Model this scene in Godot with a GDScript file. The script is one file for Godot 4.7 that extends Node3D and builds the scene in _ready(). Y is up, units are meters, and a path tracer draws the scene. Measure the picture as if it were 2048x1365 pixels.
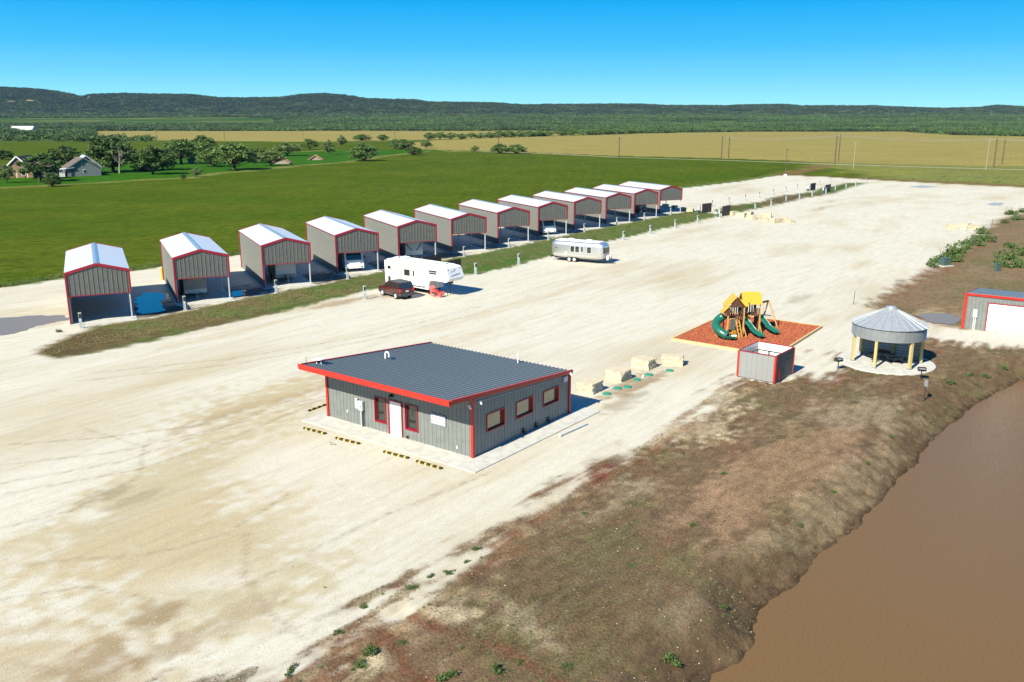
extends Node3D
# A gravel camping lot with a row of metal carports, seen from a drone on a clear day.

var M := {}
var T := {}
var taken := {}
var rng := RandomNumberGenerator.new()
var nA := FastNoiseLite.new()
var nB := FastNoiseLite.new()
var nC := FastNoiseLite.new()
var nR := FastNoiseLite.new()


func _ready() -> void:
	rng.seed = 20240511
	setup_view()
	setup_noise()
	setup_materials()
	prepare_patches()
	build_ground()
	build_water()
	build_hills()
	build_office()
	build_carports()
	build_shed()
	build_waste_screen()
	build_pavilion()
	build_playground()
	build_vehicles()
	build_stored_vehicles()
	build_lot_details()
	build_pedestals()
	build_far_poles()
	build_farm()
	build_trees()
	build_brush()
	build_ground_cover()


func setup_view() -> void:
	var cam := Camera3D.new()
	cam.name = "camera"
	cam.fov = 42.592
	cam.near = 0.5
	cam.far = 30000.0
	cam.position = Vector3(0, 18, 0)
	cam.rotation_degrees = Vector3(-14.093, 0, 0)
	add_child(cam)
	cam.current = true
	# clear sky: pale at the horizon, deepening steadily to the zenith, the same all round
	var prof := [[0.0, 0.40, 0.80, 0.80], [1.3, 0.26, 0.68, 0.79], [2.7, 0.143, 0.540, 0.765], [4.5, 0.050, 0.420, 0.750], [7.0, 0.006, 0.325, 0.725], [12.0, 0.010, 0.265, 0.65], [20.0, 0.014, 0.210, 0.56], [35.0, 0.018, 0.150, 0.45], [60.0, 0.018, 0.110, 0.36], [90.0, 0.018, 0.095, 0.33]]
	var img := Image.create(64, 720, false, Image.FORMAT_RGBF)
	for y in 720:
		var el := 90.0 - (y + 0.5) * 180.0 / 720.0
		var c := Color(0.42, 0.84, 0.82)
		for k in prof.size() - 1:
			if el >= prof[k][0] and el <= prof[k + 1][0]:
				var t: float = (el - prof[k][0]) / (prof[k + 1][0] - prof[k][0])
				c = Color(lerpf(prof[k][1], prof[k + 1][1], t), lerpf(prof[k][2], prof[k + 1][2], t), lerpf(prof[k][3], prof[k + 1][3], t))
		if el < 0.0: c = Color(0.16, 0.16, 0.10)
		for x in 64:
			img.set_pixel(x, y, c)
	var sky_mat := PanoramaSkyMaterial.new()
	sky_mat.panorama = ImageTexture.create_from_image(img)
	var sky := Sky.new()
	sky.sky_material = sky_mat
	var env := Environment.new()
	env.background_mode = Environment.BG_SKY
	env.sky = sky
	env.background_energy_multiplier = 0.65
	env.tonemap_mode = Environment.TONE_MAPPER_LINEAR
	env.tonemap_exposure = 2.05
	env.sdfgi_enabled = true
	env.ssao_enabled = true
	env.ssil_enabled = true
	env.fog_enabled = true
	env.fog_density = 0.00002
	env.fog_light_color = Color(0.55, 0.78, 1.0)
	var we := WorldEnvironment.new()
	we.name = "world_environment"
	we.environment = env
	add_child(we)
	var sun := DirectionalLight3D.new()
	sun.name = "sun"
	sun.light_energy = 1.6
	sun.light_color = Color(1.0, 0.965, 0.875)
	sun.light_angular_distance = 0.5
	sun.shadow_enabled = true
	sun.directional_shadow_max_distance = 600.0
	add_child(sun)
	var away := Vector3(0.618, -0.81, -0.786).normalized()   # light travels to the right and away from the camera
	sun.look_at_from_position(Vector3.ZERO, away, Vector3.UP)


func setup_noise() -> void:
	for a in [[nA, 11, 1], [nB, 23, 3], [nC, 37, 4]]:
		var n: FastNoiseLite = a[0]
		n.seed = a[1]
		n.noise_type = FastNoiseLite.TYPE_SIMPLEX_SMOOTH
		n.frequency = 1.0
		n.fractal_type = FastNoiseLite.FRACTAL_FBM if a[2] > 1 else FastNoiseLite.FRACTAL_NONE
		n.fractal_octaves = a[2]
	nR.seed = 51
	nR.frequency = 1.0
	nR.noise_type = FastNoiseLite.TYPE_SIMPLEX_SMOOTH
	nR.fractal_type = FastNoiseLite.FRACTAL_RIDGED
	nR.fractal_octaves = 3


# ---------------------------------------------------------------- mesh building
class MB:
	var v := PackedVector3Array()
	var n := PackedVector3Array()
	var c := PackedColorArray()
	var tint := Color.WHITE
	var coloured := false

	func tri(p: Vector3, q: Vector3, r: Vector3) -> void:   # counter-clockwise seen from outside
		var nn := (q - p).cross(r - p).normalized()
		v.append(p); v.append(r); v.append(q)
		n.append(nn); n.append(nn); n.append(nn)
		if coloured:
			c.append(tint); c.append(tint); c.append(tint)

	func tri_n(p: Vector3, q: Vector3, r: Vector3, np: Vector3, nq: Vector3, nr: Vector3) -> void:
		v.append(p); v.append(r); v.append(q)
		n.append(np); n.append(nr); n.append(nq)
		if coloured:
			c.append(tint); c.append(tint); c.append(tint)

	func quad(p: Vector3, q: Vector3, r: Vector3, s: Vector3) -> void:
		tri(p, q, r)
		tri(p, r, s)

	func box(ctr: Vector3, size: Vector3, b := Basis.IDENTITY) -> void:
		var h := size * 0.5
		var k := []
		for i in 8:
			k.append(ctr + b * Vector3(h.x if i & 1 else -h.x, h.y if i & 2 else -h.y, h.z if i & 4 else -h.z))
		quad(k[4], k[5], k[7], k[6])
		quad(k[1], k[0], k[2], k[3])
		quad(k[5], k[1], k[3], k[7])
		quad(k[0], k[4], k[6], k[2])
		quad(k[6], k[7], k[3], k[2])
		quad(k[0], k[1], k[5], k[4])

	func bar(a: Vector3, b: Vector3, w: float, h: float, up := Vector3.UP) -> void:
		var d := b - a
		var z := d.normalized()
		var x := up.cross(z)
		if x.length() < 0.01:
			x = Vector3.RIGHT.cross(z)
		x = x.normalized()
		box((a + b) * 0.5, Vector3(w, h, d.length()), Basis(x, z.cross(x), z))

	func tube(a: Vector3, b: Vector3, r0: float, r1: float, seg := 8, caps := true) -> void:
		var z := (b - a).normalized()
		var x := z.cross(Vector3.UP if absf(z.y) < 0.95 else Vector3.RIGHT).normalized()
		var y := z.cross(x)
		for i in seg:
			var t0 := TAU * i / seg
			var t1 := TAU * (i + 1) / seg
			var d0 := x * cos(t0) + y * sin(t0)
			var d1 := x * cos(t1) + y * sin(t1)
			tri_n(a + d0 * r0, a + d1 * r0, b + d1 * r1, d0, d1, d1)
			tri_n(a + d0 * r0, b + d1 * r1, b + d0 * r1, d0, d1, d0)
			if caps:
				tri(a + d1 * r0, a + d0 * r0, a)
				tri(b + d0 * r1, b + d1 * r1, b)

	func path(pts: Array, r: float, seg := 8) -> void:
		for i in pts.size() - 1:
			tube(pts[i], pts[i + 1], r, r, seg, true)

	func lathe(o: Vector3, prof: Array, seg: int, smooth := true) -> void:   # profile of (radius, height) from top to bottom
		for k in prof.size() - 1:
			var p: Vector2 = prof[k]
			var q: Vector2 = prof[k + 1]
			var e := q - p
			var m := Vector2(-e.y, e.x).normalized()
			for i in seg:
				var t0 := TAU * i / seg
				var t1 := TAU * (i + 1) / seg
				var c0 := Vector3(cos(t0), 0, sin(t0))
				var c1 := Vector3(cos(t1), 0, sin(t1))
				var up := Vector3.UP
				var a0 := o + c0 * p.x + up * p.y
				var a1 := o + c1 * p.x + up * p.y
				var b0 := o + c0 * q.x + up * q.y
				var b1 := o + c1 * q.x + up * q.y
				if smooth:
					var n0 := (c0 * m.x + up * m.y).normalized()
					var n1 := (c1 * m.x + up * m.y).normalized()
					tri_n(a0, a1, b1, n0, n1, n1)
					tri_n(a0, b1, b0, n0, n1, n0)
				else:
					quad(a0, a1, b1, b0)

	func prism(poly: Array, z0: float, z1: float, b := Basis.IDENTITY, o := Vector3.ZERO) -> void:   # polygon in x, y (counter-clockwise), pushed along z
		var pk := PackedVector2Array(poly)
		var idx := Geometry2D.triangulate_polygon(pk)
		var f := func(p: Vector2, z: float) -> Vector3: return o + b * Vector3(p.x, p.y, z)
		for k in range(0, idx.size(), 3):
			var p0 := pk[idx[k]]
			var p1 := pk[idx[k + 1]]
			var p2 := pk[idx[k + 2]]
			if (p1 - p0).cross(p2 - p0) < 0:
				var t := p1
				p1 = p2
				p2 = t
			tri(f.call(p0, z1), f.call(p1, z1), f.call(p2, z1))
			tri(f.call(p0, z0), f.call(p2, z0), f.call(p1, z0))
		for k in pk.size():
			var p := pk[k]
			var q := pk[(k + 1) % pk.size()]
			quad(f.call(p, z0), f.call(q, z0), f.call(q, z1), f.call(p, z1))

	func grid(pts: Array, closed_u := false) -> void:   # rows of points with smooth normals, outside on the left of (row, column)
		var rows := pts.size()
		var cols: int = pts[0].size()
		var nn := []
		for i in rows:
			var line := []
			for j in cols:
				var i0: Vector3 = pts[maxi(i - 1, 0)][j]
				var i1: Vector3 = pts[mini(i + 1, rows - 1)][j]
				var jm := j - 1
				var jp := j + 1
				if closed_u:
					jm = (j - 1 + cols - 1) % (cols - 1)
					jp = (j + 1) % (cols - 1) if j + 1 >= cols else j + 1
				var j0: Vector3 = pts[i][maxi(jm, 0)]
				var j1: Vector3 = pts[i][mini(jp, cols - 1)]
				line.append((i1 - i0).cross(j1 - j0).normalized())
			nn.append(line)
		for i in rows - 1:
			for j in cols - 1:
				tri_n(pts[i][j], pts[i + 1][j], pts[i + 1][j + 1], nn[i][j], nn[i + 1][j], nn[i + 1][j + 1])
				tri_n(pts[i][j], pts[i + 1][j + 1], pts[i][j + 1], nn[i][j], nn[i + 1][j + 1], nn[i][j + 1])

	func mesh() -> ArrayMesh:
		var a := []
		a.resize(Mesh.ARRAY_MAX)
		a[Mesh.ARRAY_VERTEX] = v
		a[Mesh.ARRAY_NORMAL] = n
		if coloured:
			a[Mesh.ARRAY_COLOR] = c
		var m := ArrayMesh.new()
		m.add_surface_from_arrays(Mesh.PRIMITIVE_TRIANGLES, a)
		return m


func numbered(called: String) -> String:
	if not taken.has(called):
		taken[called] = 0
		return called
	taken[called] += 1
	return "%s_%03d" % [called, taken[called]]


func describe(o: Node, label := "", category := "", group := "", kind := "") -> void:
	if label != "": o.set_meta("label", label)
	if category != "": o.set_meta("category", category)
	if group != "": o.set_meta("group", group)
	if kind != "": o.set_meta("kind", kind)


func thing(called: String, label: String, category: String, at := Vector3.ZERO, turn := 0.0, group := "") -> Node3D:
	var o := Node3D.new()
	o.name = numbered(called)
	add_child(o)
	o.position = at
	o.rotation.y = turn
	describe(o, label, category, group)
	return o


func put(parent: Node, called: String, mesh: Mesh, m: Material, at := Transform3D.IDENTITY) -> MeshInstance3D:
	var o := MeshInstance3D.new()
	o.mesh = mesh
	o.material_override = m
	o.transform = at
	o.cast_shadow = GeometryInstance3D.SHADOW_CASTING_SETTING_ON
	if parent == self:
		o.name = numbered(called)
		add_child(o)
	else:
		o.name = called
		parent.add_child(o, true)
	return o


func part(parent: Node, called: String, b: MB, m: Material) -> MeshInstance3D:
	return put(parent, called, b.mesh(), m)


func box_part(parent: Node, called: String, ctr: Vector3, size: Vector3, m: Material, basis := Basis.IDENTITY) -> MeshInstance3D:
	var b := MB.new()
	b.box(ctr, size, basis)
	return part(parent, called, b, m)


func tube_part(parent: Node, called: String, a: Vector3, e: Vector3, r: float, m: Material, seg := 8) -> MeshInstance3D:
	var b := MB.new()
	b.tube(a, e, r, r, seg)
	return part(parent, called, b, m)


func copy_of(o: Node3D, at: Vector3, turn: float, label := "", group := "") -> Node3D:
	var c: Node3D = o.duplicate()
	c.name = numbered(String(o.name).rstrip("0123456789").rstrip("_"))
	add_child(c)
	c.position = at
	c.rotation.y = turn
	describe(c, label, "", group)
	return c


func text(parent: Node, called: String, words: String, height: float, m: Material, at: Transform3D, bold := true, serif := false) -> MeshInstance3D:
	var f := SystemFont.new()
	f.font_names = PackedStringArray(["Droid Serif" if serif else "Droid Sans"])
	f.font_weight = 700 if bold else 400
	var t := TextMesh.new()
	t.font = f
	t.text = words
	t.font_size = 64
	t.pixel_size = height / 64.0
	t.depth = 0.006
	return put(parent, called, t, m, at)


# A skin of ribbed sheet metal: every sheet is a part of its own. u runs along the wall, up runs up it, the outside is u x up.
func sheets(parent: Node, called: String, o: Vector3, u: Vector3, up: Vector3, width: float, top: Callable, bottom: float, holes: Array, breaks: Array, sheet: float, rib: float, rib_h: float, m: Material, thick := 0.03) -> void:
	var nrm := u.cross(up).normalized()
	var count := int(ceil(width / sheet - 0.05))
	for k in count:
		var s0 := sheet * k
		var s1 := minf(sheet * (k + 1), width)
		if k == count - 1:
			s1 = width
		var bits := [MB.new(), MB.new()]
		var cut := false
		for h in holes:
			if h.position.x <= s0 + 0.001 and h.end.x >= s1 - 0.001: cut = true
		var xs := [s0, s1]
		for h in holes:
			for e in [h.position.x, h.end.x]:
				if e > s0 + 0.001 and e < s1 - 0.001: xs.append(e)
		for e in breaks:
			if e > s0 + 0.001 and e < s1 - 0.001: xs.append(e)
		xs.sort()
		for i in xs.size() - 1:
			for iv in solid_spans((xs[i] + xs[i + 1]) * 0.5, bottom, holes):
				var b: MB = bits[1] if cut and iv[1] > 90.0 else bits[0]
				var xa: float = xs[i] + (0.002 if i == 0 else 0.0)
				var xb: float = xs[i + 1]
				var ta: float = top.call(xa) if iv[1] > 90.0 else iv[1]
				var tb: float = top.call(xb) if iv[1] > 90.0 else iv[1]
				var p0: Vector3 = o + u * xa + up * iv[0]
				var p1: Vector3 = o + u * xb + up * iv[0]
				var p2 := o + u * xb + up * tb
				var p3 := o + u * xa + up * ta
				var back := -nrm * thick
				b.quad(p0, p1, p2, p3)
				b.quad(p1 + back, p0 + back, p3 + back, p2 + back)
				b.quad(p0 + back, p1 + back, p1, p0)
				b.quad(p3, p2, p2 + back, p3 + back)
		var r := s0 + rib * 0.5
		while r < s1 - 0.03:
			for iv in solid_spans(r, bottom, holes):
				var b: MB = bits[1] if cut and iv[1] > 90.0 else bits[0]
				var t: float = (top.call(r) if iv[1] > 90.0 else iv[1]) - 0.002
				var a: float = iv[0] + 0.002
				var w := 0.045
				var w2 := 0.02
				var q := nrm * rib_h
				var l0 := o + u * (r - w) + up * a
				var r0 := o + u * (r + w) + up * a
				var l1 := o + u * (r - w) + up * t
				var r1 := o + u * (r + w) + up * t
				var ml0 := o + u * (r - w2) + up * a + q
				var mr0 := o + u * (r + w2) + up * a + q
				var ml1 := o + u * (r - w2) + up * t + q
				var mr1 := o + u * (r + w2) + up * t + q
				b.quad(l0, ml0, ml1, l1)
				b.quad(ml0, mr0, mr1, ml1)
				b.quad(mr0, r0, r1, mr1)
				b.quad(l0, r0, mr0, ml0)
				b.quad(l1, ml1, mr1, r1)
			r += rib
		for b in bits:
			if not b.v.is_empty(): part(parent, called, b, m)


func solid_spans(x: float, bottom: float, holes: Array) -> Array:
	var spans := [[bottom, 99.0]]
	for h in holes:
		if x > h.position.x and x < h.end.x:
			var nxt := []
			for s in spans:
				if h.position.y > s[0] + 0.001: nxt.append([s[0], h.position.y])
				if h.end.y < s[1] - 0.001: nxt.append([h.end.y, s[1]])
			spans = nxt
	return spans


# ---------------------------------------------------------------- materials
func lin(r: float, g: float, b: float) -> Color:
	return Color(r, g, b).linear_to_srgb()


func noise_tex(size: int, freq: float, kind: int, octaves: int, seed_: int, stops: Array, as_normal := false, bump := 4.0) -> Texture2D:
	var n := FastNoiseLite.new()
	n.seed = seed_
	n.noise_type = kind
	n.frequency = freq
	n.fractal_octaves = octaves
	if octaves <= 1: n.fractal_type = FastNoiseLite.FRACTAL_NONE
	if kind == FastNoiseLite.TYPE_CELLULAR:
		n.cellular_return_type = FastNoiseLite.RETURN_CELL_VALUE
	var img := n.get_seamless_image(size, size, false, false, 0.12)
	if as_normal:
		img.bump_map_to_normal_map(bump)
		return ImageTexture.create_from_image(img)
	var data := img.get_data()
	var lut := []
	for i in 256:
		var t := i / 255.0
		var c: Color = stops[-1][1]
		for k in stops.size() - 1:
			if t >= stops[k][0] and t <= stops[k + 1][0]:
				c = stops[k][1].lerp(stops[k + 1][1], (t - stops[k][0]) / maxf(stops[k + 1][0] - stops[k][0], 0.0001))
				break
		if t < stops[0][0]: c = stops[0][1]
		lut.append([int(c.r * 255.0), int(c.g * 255.0), int(c.b * 255.0)])
	var out := PackedByteArray()
	out.resize(size * size * 3)
	for i in size * size:
		var l: Array = lut[data[i]]
		out[i * 3] = l[0]
		out[i * 3 + 1] = l[1]
		out[i * 3 + 2] = l[2]
	return ImageTexture.create_from_image(Image.create_from_data(size, size, false, Image.FORMAT_RGB8, out))


func g(v: float) -> Color:
	return Color(v, v, v)


func mat(called: String, col: Color, rough := 0.6, metal := 0.0, tex: Texture2D = null, scale := 0.25) -> StandardMaterial3D:
	var m := StandardMaterial3D.new()
	m.resource_name = called
	m.albedo_color = col
	m.roughness = rough
	m.metallic = metal
	if tex:
		m.albedo_texture = tex
		m.uv1_triplanar = true
		m.uv1_world_triplanar = true
		m.uv1_scale = Vector3.ONE * scale
	M[called] = m
	return m


func ground_mat(called: String, tex: Texture2D, scale: float, rough: float, nrm: Texture2D = null, nstr := 1.0) -> StandardMaterial3D:
	var m := mat(called, Color.WHITE, rough, 0.0, tex, scale)
	m.vertex_color_use_as_albedo = true
	m.metallic_specular = 0.2
	if nrm:
		m.normal_enabled = true
		m.normal_texture = nrm
		m.normal_scale = nstr
	return m


func setup_materials() -> void:
	var S := FastNoiseLite.TYPE_SIMPLEX_SMOOTH
	var C := FastNoiseLite.TYPE_CELLULAR
	T.wear = noise_tex(512, 0.02, S, 5, 3, [[0.2, g(0.95)], [0.5, g(0.98)], [0.8, g(1.0)]])
	T.streak = noise_tex(512, 0.012, S, 5, 5, [[0.25, g(0.93)], [0.5, g(0.975)], [0.75, g(1.0)]])
	T.stone = noise_tex(1024, 0.11, C, 1, 7, [[0.0, g(0.88)], [0.15, Color(0.94, 0.93, 0.91)], [0.5, g(0.975)], [1.0, g(1.0)]])
	T.soil = noise_tex(1024, 0.05, S, 6, 9, [[0.15, Color(0.76, 0.745, 0.73)], [0.45, Color(0.91, 0.905, 0.90)], [0.62, g(0.98)], [0.85, Color(1.0, 0.985, 0.95)]])
	T.turf = noise_tex(1024, 0.07, S, 6, 13, [[0.15, Color(0.60, 0.64, 0.58)], [0.45, Color(0.85, 0.87, 0.80)], [0.65, g(0.97)], [0.85, Color(1.0, 1.0, 0.92)]])
	T.chips = noise_tex(1024, 0.10, C, 1, 17, [[0.0, Color(0.50, 0.42, 0.40)], [0.2, Color(0.85, 0.75, 0.70)], [0.6, Color(0.95, 0.92, 0.88)], [1.0, Color(1.0, 1.0, 1.0)]])
	T.bump = noise_tex(512, 0.06, S, 5, 19, [], true, 6.0)
	T.ripple = noise_tex(512, 0.03, S, 3, 21, [], true, 3.0)
	T.lanes = noise_tex(1024, 0.03, S, 6, 27, [[0.15, Color(0.955, 0.945, 0.925)], [0.40, Color(0.987, 0.984, 0.978)], [0.6, g(1.0)], [1.0, g(1.0)]])
	T.graded = noise_tex(1024, 0.03, S, 6, 29, [[0.15, Color(0.86, 0.85, 0.84)], [0.45, Color(0.96, 0.955, 0.95)], [0.65, Color(1.0, 0.995, 0.98)], [0.85, Color(1.0, 1.0, 1.0)]])
	T.drill = noise_tex(1024, 0.04, S, 6, 31, [[0.15, Color(0.74, 0.77, 0.68)], [0.42, Color(0.90, 0.92, 0.85)], [0.62, Color(1.0, 1.0, 1.0)], [0.85, Color(1.0, 0.98, 0.93)]])
	ground_mat("gravel", T.stone, 0.27, 0.95)
	ground_mat("soil", T.soil, 0.13, 0.95, T.bump, 0.3)
	ground_mat("turf", T.turf, 0.16, 0.95, T.bump, 0.6)
	ground_mat("field", T.turf, 0.05, 0.95)
	M.field.metallic_specular = 0.08
	M.field.uv1_scale = Vector3(0.035, 0.1, 0.16)
	for a in [["gravel", T.lanes], ["soil", T.graded], ["turf", T.graded], ["field", T.drill]]:
		var gm: StandardMaterial3D = M[a[0]]
		gm.detail_enabled = true
		gm.detail_albedo = a[1]
		gm.detail_blend_mode = BaseMaterial3D.BLEND_MODE_MUL
		gm.detail_uv_layer = BaseMaterial3D.DETAIL_UV_2
	mat("wall_grey", lin(0.165, 0.180, 0.178), 0.45, 0.0, T.streak, 0.3)
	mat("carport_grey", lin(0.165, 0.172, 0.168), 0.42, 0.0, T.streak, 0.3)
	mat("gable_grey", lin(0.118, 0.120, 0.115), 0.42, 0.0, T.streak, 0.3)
	mat("roof_dark", lin(0.150, 0.175, 0.188), 0.42, 0.0, T.wear, 0.3)
	mat("red_trim", lin(0.44, 0.022, 0.014), 0.38, 0.0, T.wear, 0.3)
	mat("crimson_trim", lin(0.28, 0.010, 0.026), 0.42, 0.0, T.wear, 0.3)
	mat("galvalume", lin(0.78, 0.79, 0.80), 0.42, 0.42, T.wear, 0.25)
	mat("ridge_metal", lin(0.50, 0.53, 0.56), 0.25, 0.6, T.wear, 0.25)
	mat("galvanized", lin(0.46, 0.49, 0.51), 0.42, 0.55, T.streak, 0.45)
	mat("polished", lin(0.72, 0.73, 0.74), 0.30, 0.85, T.wear, 0.6)
	mat("concrete", lin(0.46, 0.46, 0.43), 0.9, 0.0, T.streak, 0.22)
	mat("slab", lin(0.42, 0.41, 0.39), 0.85, 0.0, T.streak, 0.2)
	mat("white_paint", lin(0.80, 0.80, 0.79), 0.45, 0.0, T.wear, 0.4)
	mat("white_gloss", lin(0.82, 0.82, 0.81), 0.25, 0.0, T.wear, 0.4)
	mat("pale_grey", lin(0.52, 0.54, 0.55), 0.5, 0.0, T.wear, 0.5)
	mat("mid_grey", lin(0.24, 0.25, 0.26), 0.55, 0.0, T.wear, 0.5)
	mat("meter_grey", lin(0.38, 0.44, 0.46), 0.5, 0.0, T.wear, 0.8)
	mat("dark_metal", lin(0.035, 0.037, 0.040), 0.45, 0.2, T.wear, 0.6)
	mat("black", lin(0.014, 0.014, 0.015), 0.6)
	mat("rubber", lin(0.022, 0.022, 0.023), 0.85)
	mat("glass_dark", lin(0.022, 0.026, 0.026), 0.03)
	M.glass_dark.metallic_specular = 1.0
	mat("glass_coated", lin(0.22, 0.22, 0.19), 0.04, 0.8)
	mat("yellow_paint", lin(0.58, 0.37, 0.02), 0.5, 0.0, T.wear, 0.6)
	mat("yellow_roof", lin(0.58, 0.32, 0.03), 0.45, 0.0, T.wear, 0.6)
	mat("timber_gold", lin(0.50, 0.27, 0.075), 0.7, 0.0, T.streak, 1.0)
	mat("timber_pale", lin(0.55, 0.40, 0.21), 0.8, 0.0, T.streak, 1.0)
	mat("timber_brown", lin(0.075, 0.032, 0.018), 0.7, 0.0, T.streak, 1.0)
	mat("post_yellow", lin(0.44, 0.36, 0.15), 0.8, 0.0, T.streak, 0.8)
	mat("slide_green", lin(0.010, 0.105, 0.075), 0.3)
	mat("lid_green", lin(0.02, 0.22, 0.14), 0.6)
	mat("cabinet_green", lin(0.055, 0.095, 0.085), 0.55, 0.0, T.wear, 0.7)
	mat("screen_brown", lin(0.055, 0.035, 0.032), 0.6, 0.0, T.streak, 0.5)
	mat("maroon", lin(0.060, 0.006, 0.010), 0.22)
	M.maroon.clearcoat_enabled = true
	M.maroon.clearcoat = 0.8
	M.maroon.clearcoat_roughness = 0.06
	mat("cladding", lin(0.06, 0.062, 0.066), 0.6)
	mat("tail_red", lin(0.55, 0.012, 0.015), 0.2)
	mat("chair_red", lin(0.62, 0.045, 0.04), 0.5)
	mat("chair_pink", lin(0.66, 0.16, 0.15), 0.5)
	mat("limestone", lin(0.55, 0.49, 0.36), 0.95, 0.0, T.soil, 0.5)
	mat("pole_wood", lin(0.085, 0.065, 0.05), 0.9, 0.0, T.streak, 0.4)
	mat("pole_pale", lin(0.30, 0.27, 0.23), 0.9, 0.0, T.streak, 0.4)
	mat("bark", lin(0.075, 0.060, 0.045), 0.95, 0.0, T.soil, 0.5)
	mat("dead_wood", lin(0.34, 0.31, 0.27), 0.95, 0.0, T.soil, 0.5)
	mat("roof_shingle", lin(0.13, 0.105, 0.095), 0.95, 0.0, T.soil, 0.4)
	mat("house_wall", lin(0.15, 0.18, 0.18), 0.9, 0.0, T.wear, 0.2)
	mat("rust_tin", lin(0.42, 0.21, 0.13), 0.8, 0.0, T.streak, 0.3)
	mat("brick_tan", lin(0.26, 0.17, 0.11), 0.95, 0.0, T.soil, 0.5)
	mat("wire", lin(0.22, 0.22, 0.22), 0.6)
	mat("sign_red", lin(0.50, 0.02, 0.03), 0.6)
	mat("sign_blue", lin(0.30, 0.31, 0.46), 0.6)
	var mul := mat("mulch", lin(0.36, 0.088, 0.034), 0.95, 0.0, T.chips, 0.18)
	mul.normal_enabled = true
	mul.normal_texture = T.bump
	var leaf := mat("leaf", Color.WHITE, 0.75)
	leaf.vertex_color_use_as_albedo = true
	leaf.backlight_enabled = true
	leaf.backlight = Color(0.35, 0.40, 0.20)
	leaf.cull_mode = BaseMaterial3D.CULL_DISABLED
	var pond := mat("pond_water", lin(0.138, 0.082, 0.032), 0.10, 0.0)
	pond.metallic_specular = 0.25
	pond.normal_enabled = true
	pond.normal_texture = T.ripple
	pond.normal_scale = 1.0
	pond.uv1_triplanar = true
	pond.uv1_world_triplanar = true
	pond.uv1_scale = Vector3(0.28, 0.28, 0.75)
	var pud := mat("puddle_water", lin(0.035, 0.032, 0.028), 0.03, 0.0)
	pud.metallic_specular = 0.55
	var mud := mat("thin_puddle", lin(0.33, 0.31, 0.26), 0.25, 0.0)
	mud.metallic_specular = 0.2
	mud = mat("muddy_puddle", lin(0.175, 0.142, 0.115), 0.3, 0.0)
	mud.metallic_specular = 0.25


# ---------------------------------------------------------------- ground
var P_DIRT := pts2([-14, -18, -10.5, -25.3, -8.0, -25.3, -7.3, -26.4, -6.7, -27.9, -5.4, -29.6, -3.5, -32.0, -2.0, -34.1, -0.9, -35.5, -0.1, -37.0, 1.2, -39.2, 2.7, -41.2, 4.0, -43.2, 5.5, -45.0, 7.0, -46.9, 8.8, -48.9, 11.9, -52.5, 13.4, -55.6, 14.5, -58.4, 16.3, -60.9, 19.0, -60.5, 20.7, -61.9, 22.2, -60.7, 24.4, -62.6, 26.7, -68.0, 35.4, -72.8, 37.8, -70.8, 42.1, -69.8, 60, -74, 60, -10])
var P_POND := pts2([4, -14, 5.6, -25.0, 7.3, -27.0, 8.6, -27.9, 9.5, -28.7, 9.8, -29.3, 9.9, -30.5, 10.5, -31.8, 11.1, -32.5, 12.2, -33.3, 13.6, -35.0, 15.6, -37.4, 17.8, -40.0, 20.3, -43.0, 22.9, -46.4, 24.3, -48.4, 26.4, -50.8, 29.2, -54.0, 31.8, -57.1, 35.0, -60.5, 38.8, -63.6, 56, -68, 75, -60, 75, -10])
var P_RIGHT := pts2([122, -200, 104.4, -179.5, 88.3, -161.3, 76.5, -143.0, 68.8, -131.1, 59.1, -118.6, 52.2, -108.3, 42.4, -95.5, 36.1, -87.3, 36.0, -83.9, 37.0, -81.6, 37.7, -79.4, 40.4, -76.2, 48, -74.0, 70, -74, 150, -120, 150, -200])
var P_MED := pts2([-38.3, -68.0, -35.7, -66.0, -31.8, -69.6, -27.2, -76.8, -22.5, -83.2, -17.3, -92.0, -15.6, -94.9, -8.6, -102.8, -3.9, -105.3, 1.0, -112.2, 4.5, -118.6, 17.1, -138.0, 27.7, -153.5, 37.9, -168.1, 40.8, -172.7, 39.0, -182.6, 36.3, -181.7, 30.0, -172.7, 25.1, -165.5, 16.3, -153.5, 9.3, -142.8, 2.7, -132.1, -4.5, -121.9, -11.0, -113.4, -16.5, -106.4, -21.8, -97.9, -28.3, -89.3, -34.0, -80.3, -35.2, -79.9, -37.6, -76.8, -38.2, -73.6, -38.5, -68.8])
var P_MED2 := pts2([38.3, -168.1, 42.3, -172.7, 49.9, -184.7, 60.3, -198.4, 72.7, -215.8, 81.4, -226.4, 101.7, -259.1, 106.9, -267.7, 101.9, -267.7, 88.0, -249.2, 77.9, -231.3, 66.7, -220.2, 56.8, -202.2, 47.9, -193.6, 40.4, -179.5])
var P_LOT := pts2([-300, -70, -56.9, -95.8, -55.0, -98.5, -52.8, -102.2, -47.3, -106.8, -44.6, -110.6, -38.2, -120.0, 47.1, -245.4, 70.2, -274.5, 88.6, -301.3, 92.9, -305.5, 110.0, -289.2, 119.9, -274.5, 130.0, -263.4, 143.9, -249.2, 190, -205, 122, -200, 150, -120, 150, 60, -300, 60])
var P_LAWN := pts2([-260, -210, -141.8, -245.4, -136.5, -251.1, -123.3, -265.5, -114.8, -281.7, -102.4, -291.8, -104.1, -317.4, -97.2, -330.3, -88.4, -371.6, -73.3, -403.7, -65.6, -480.6, -50.7, -553.3, -22.7, -548.7, -50, -590, -111.9, -582.6, -138.7, -535.3, -163.7, -510.4, -186.5, -480.6, -203.7, -441.8, -200, -323.7, -290, -300])
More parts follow.
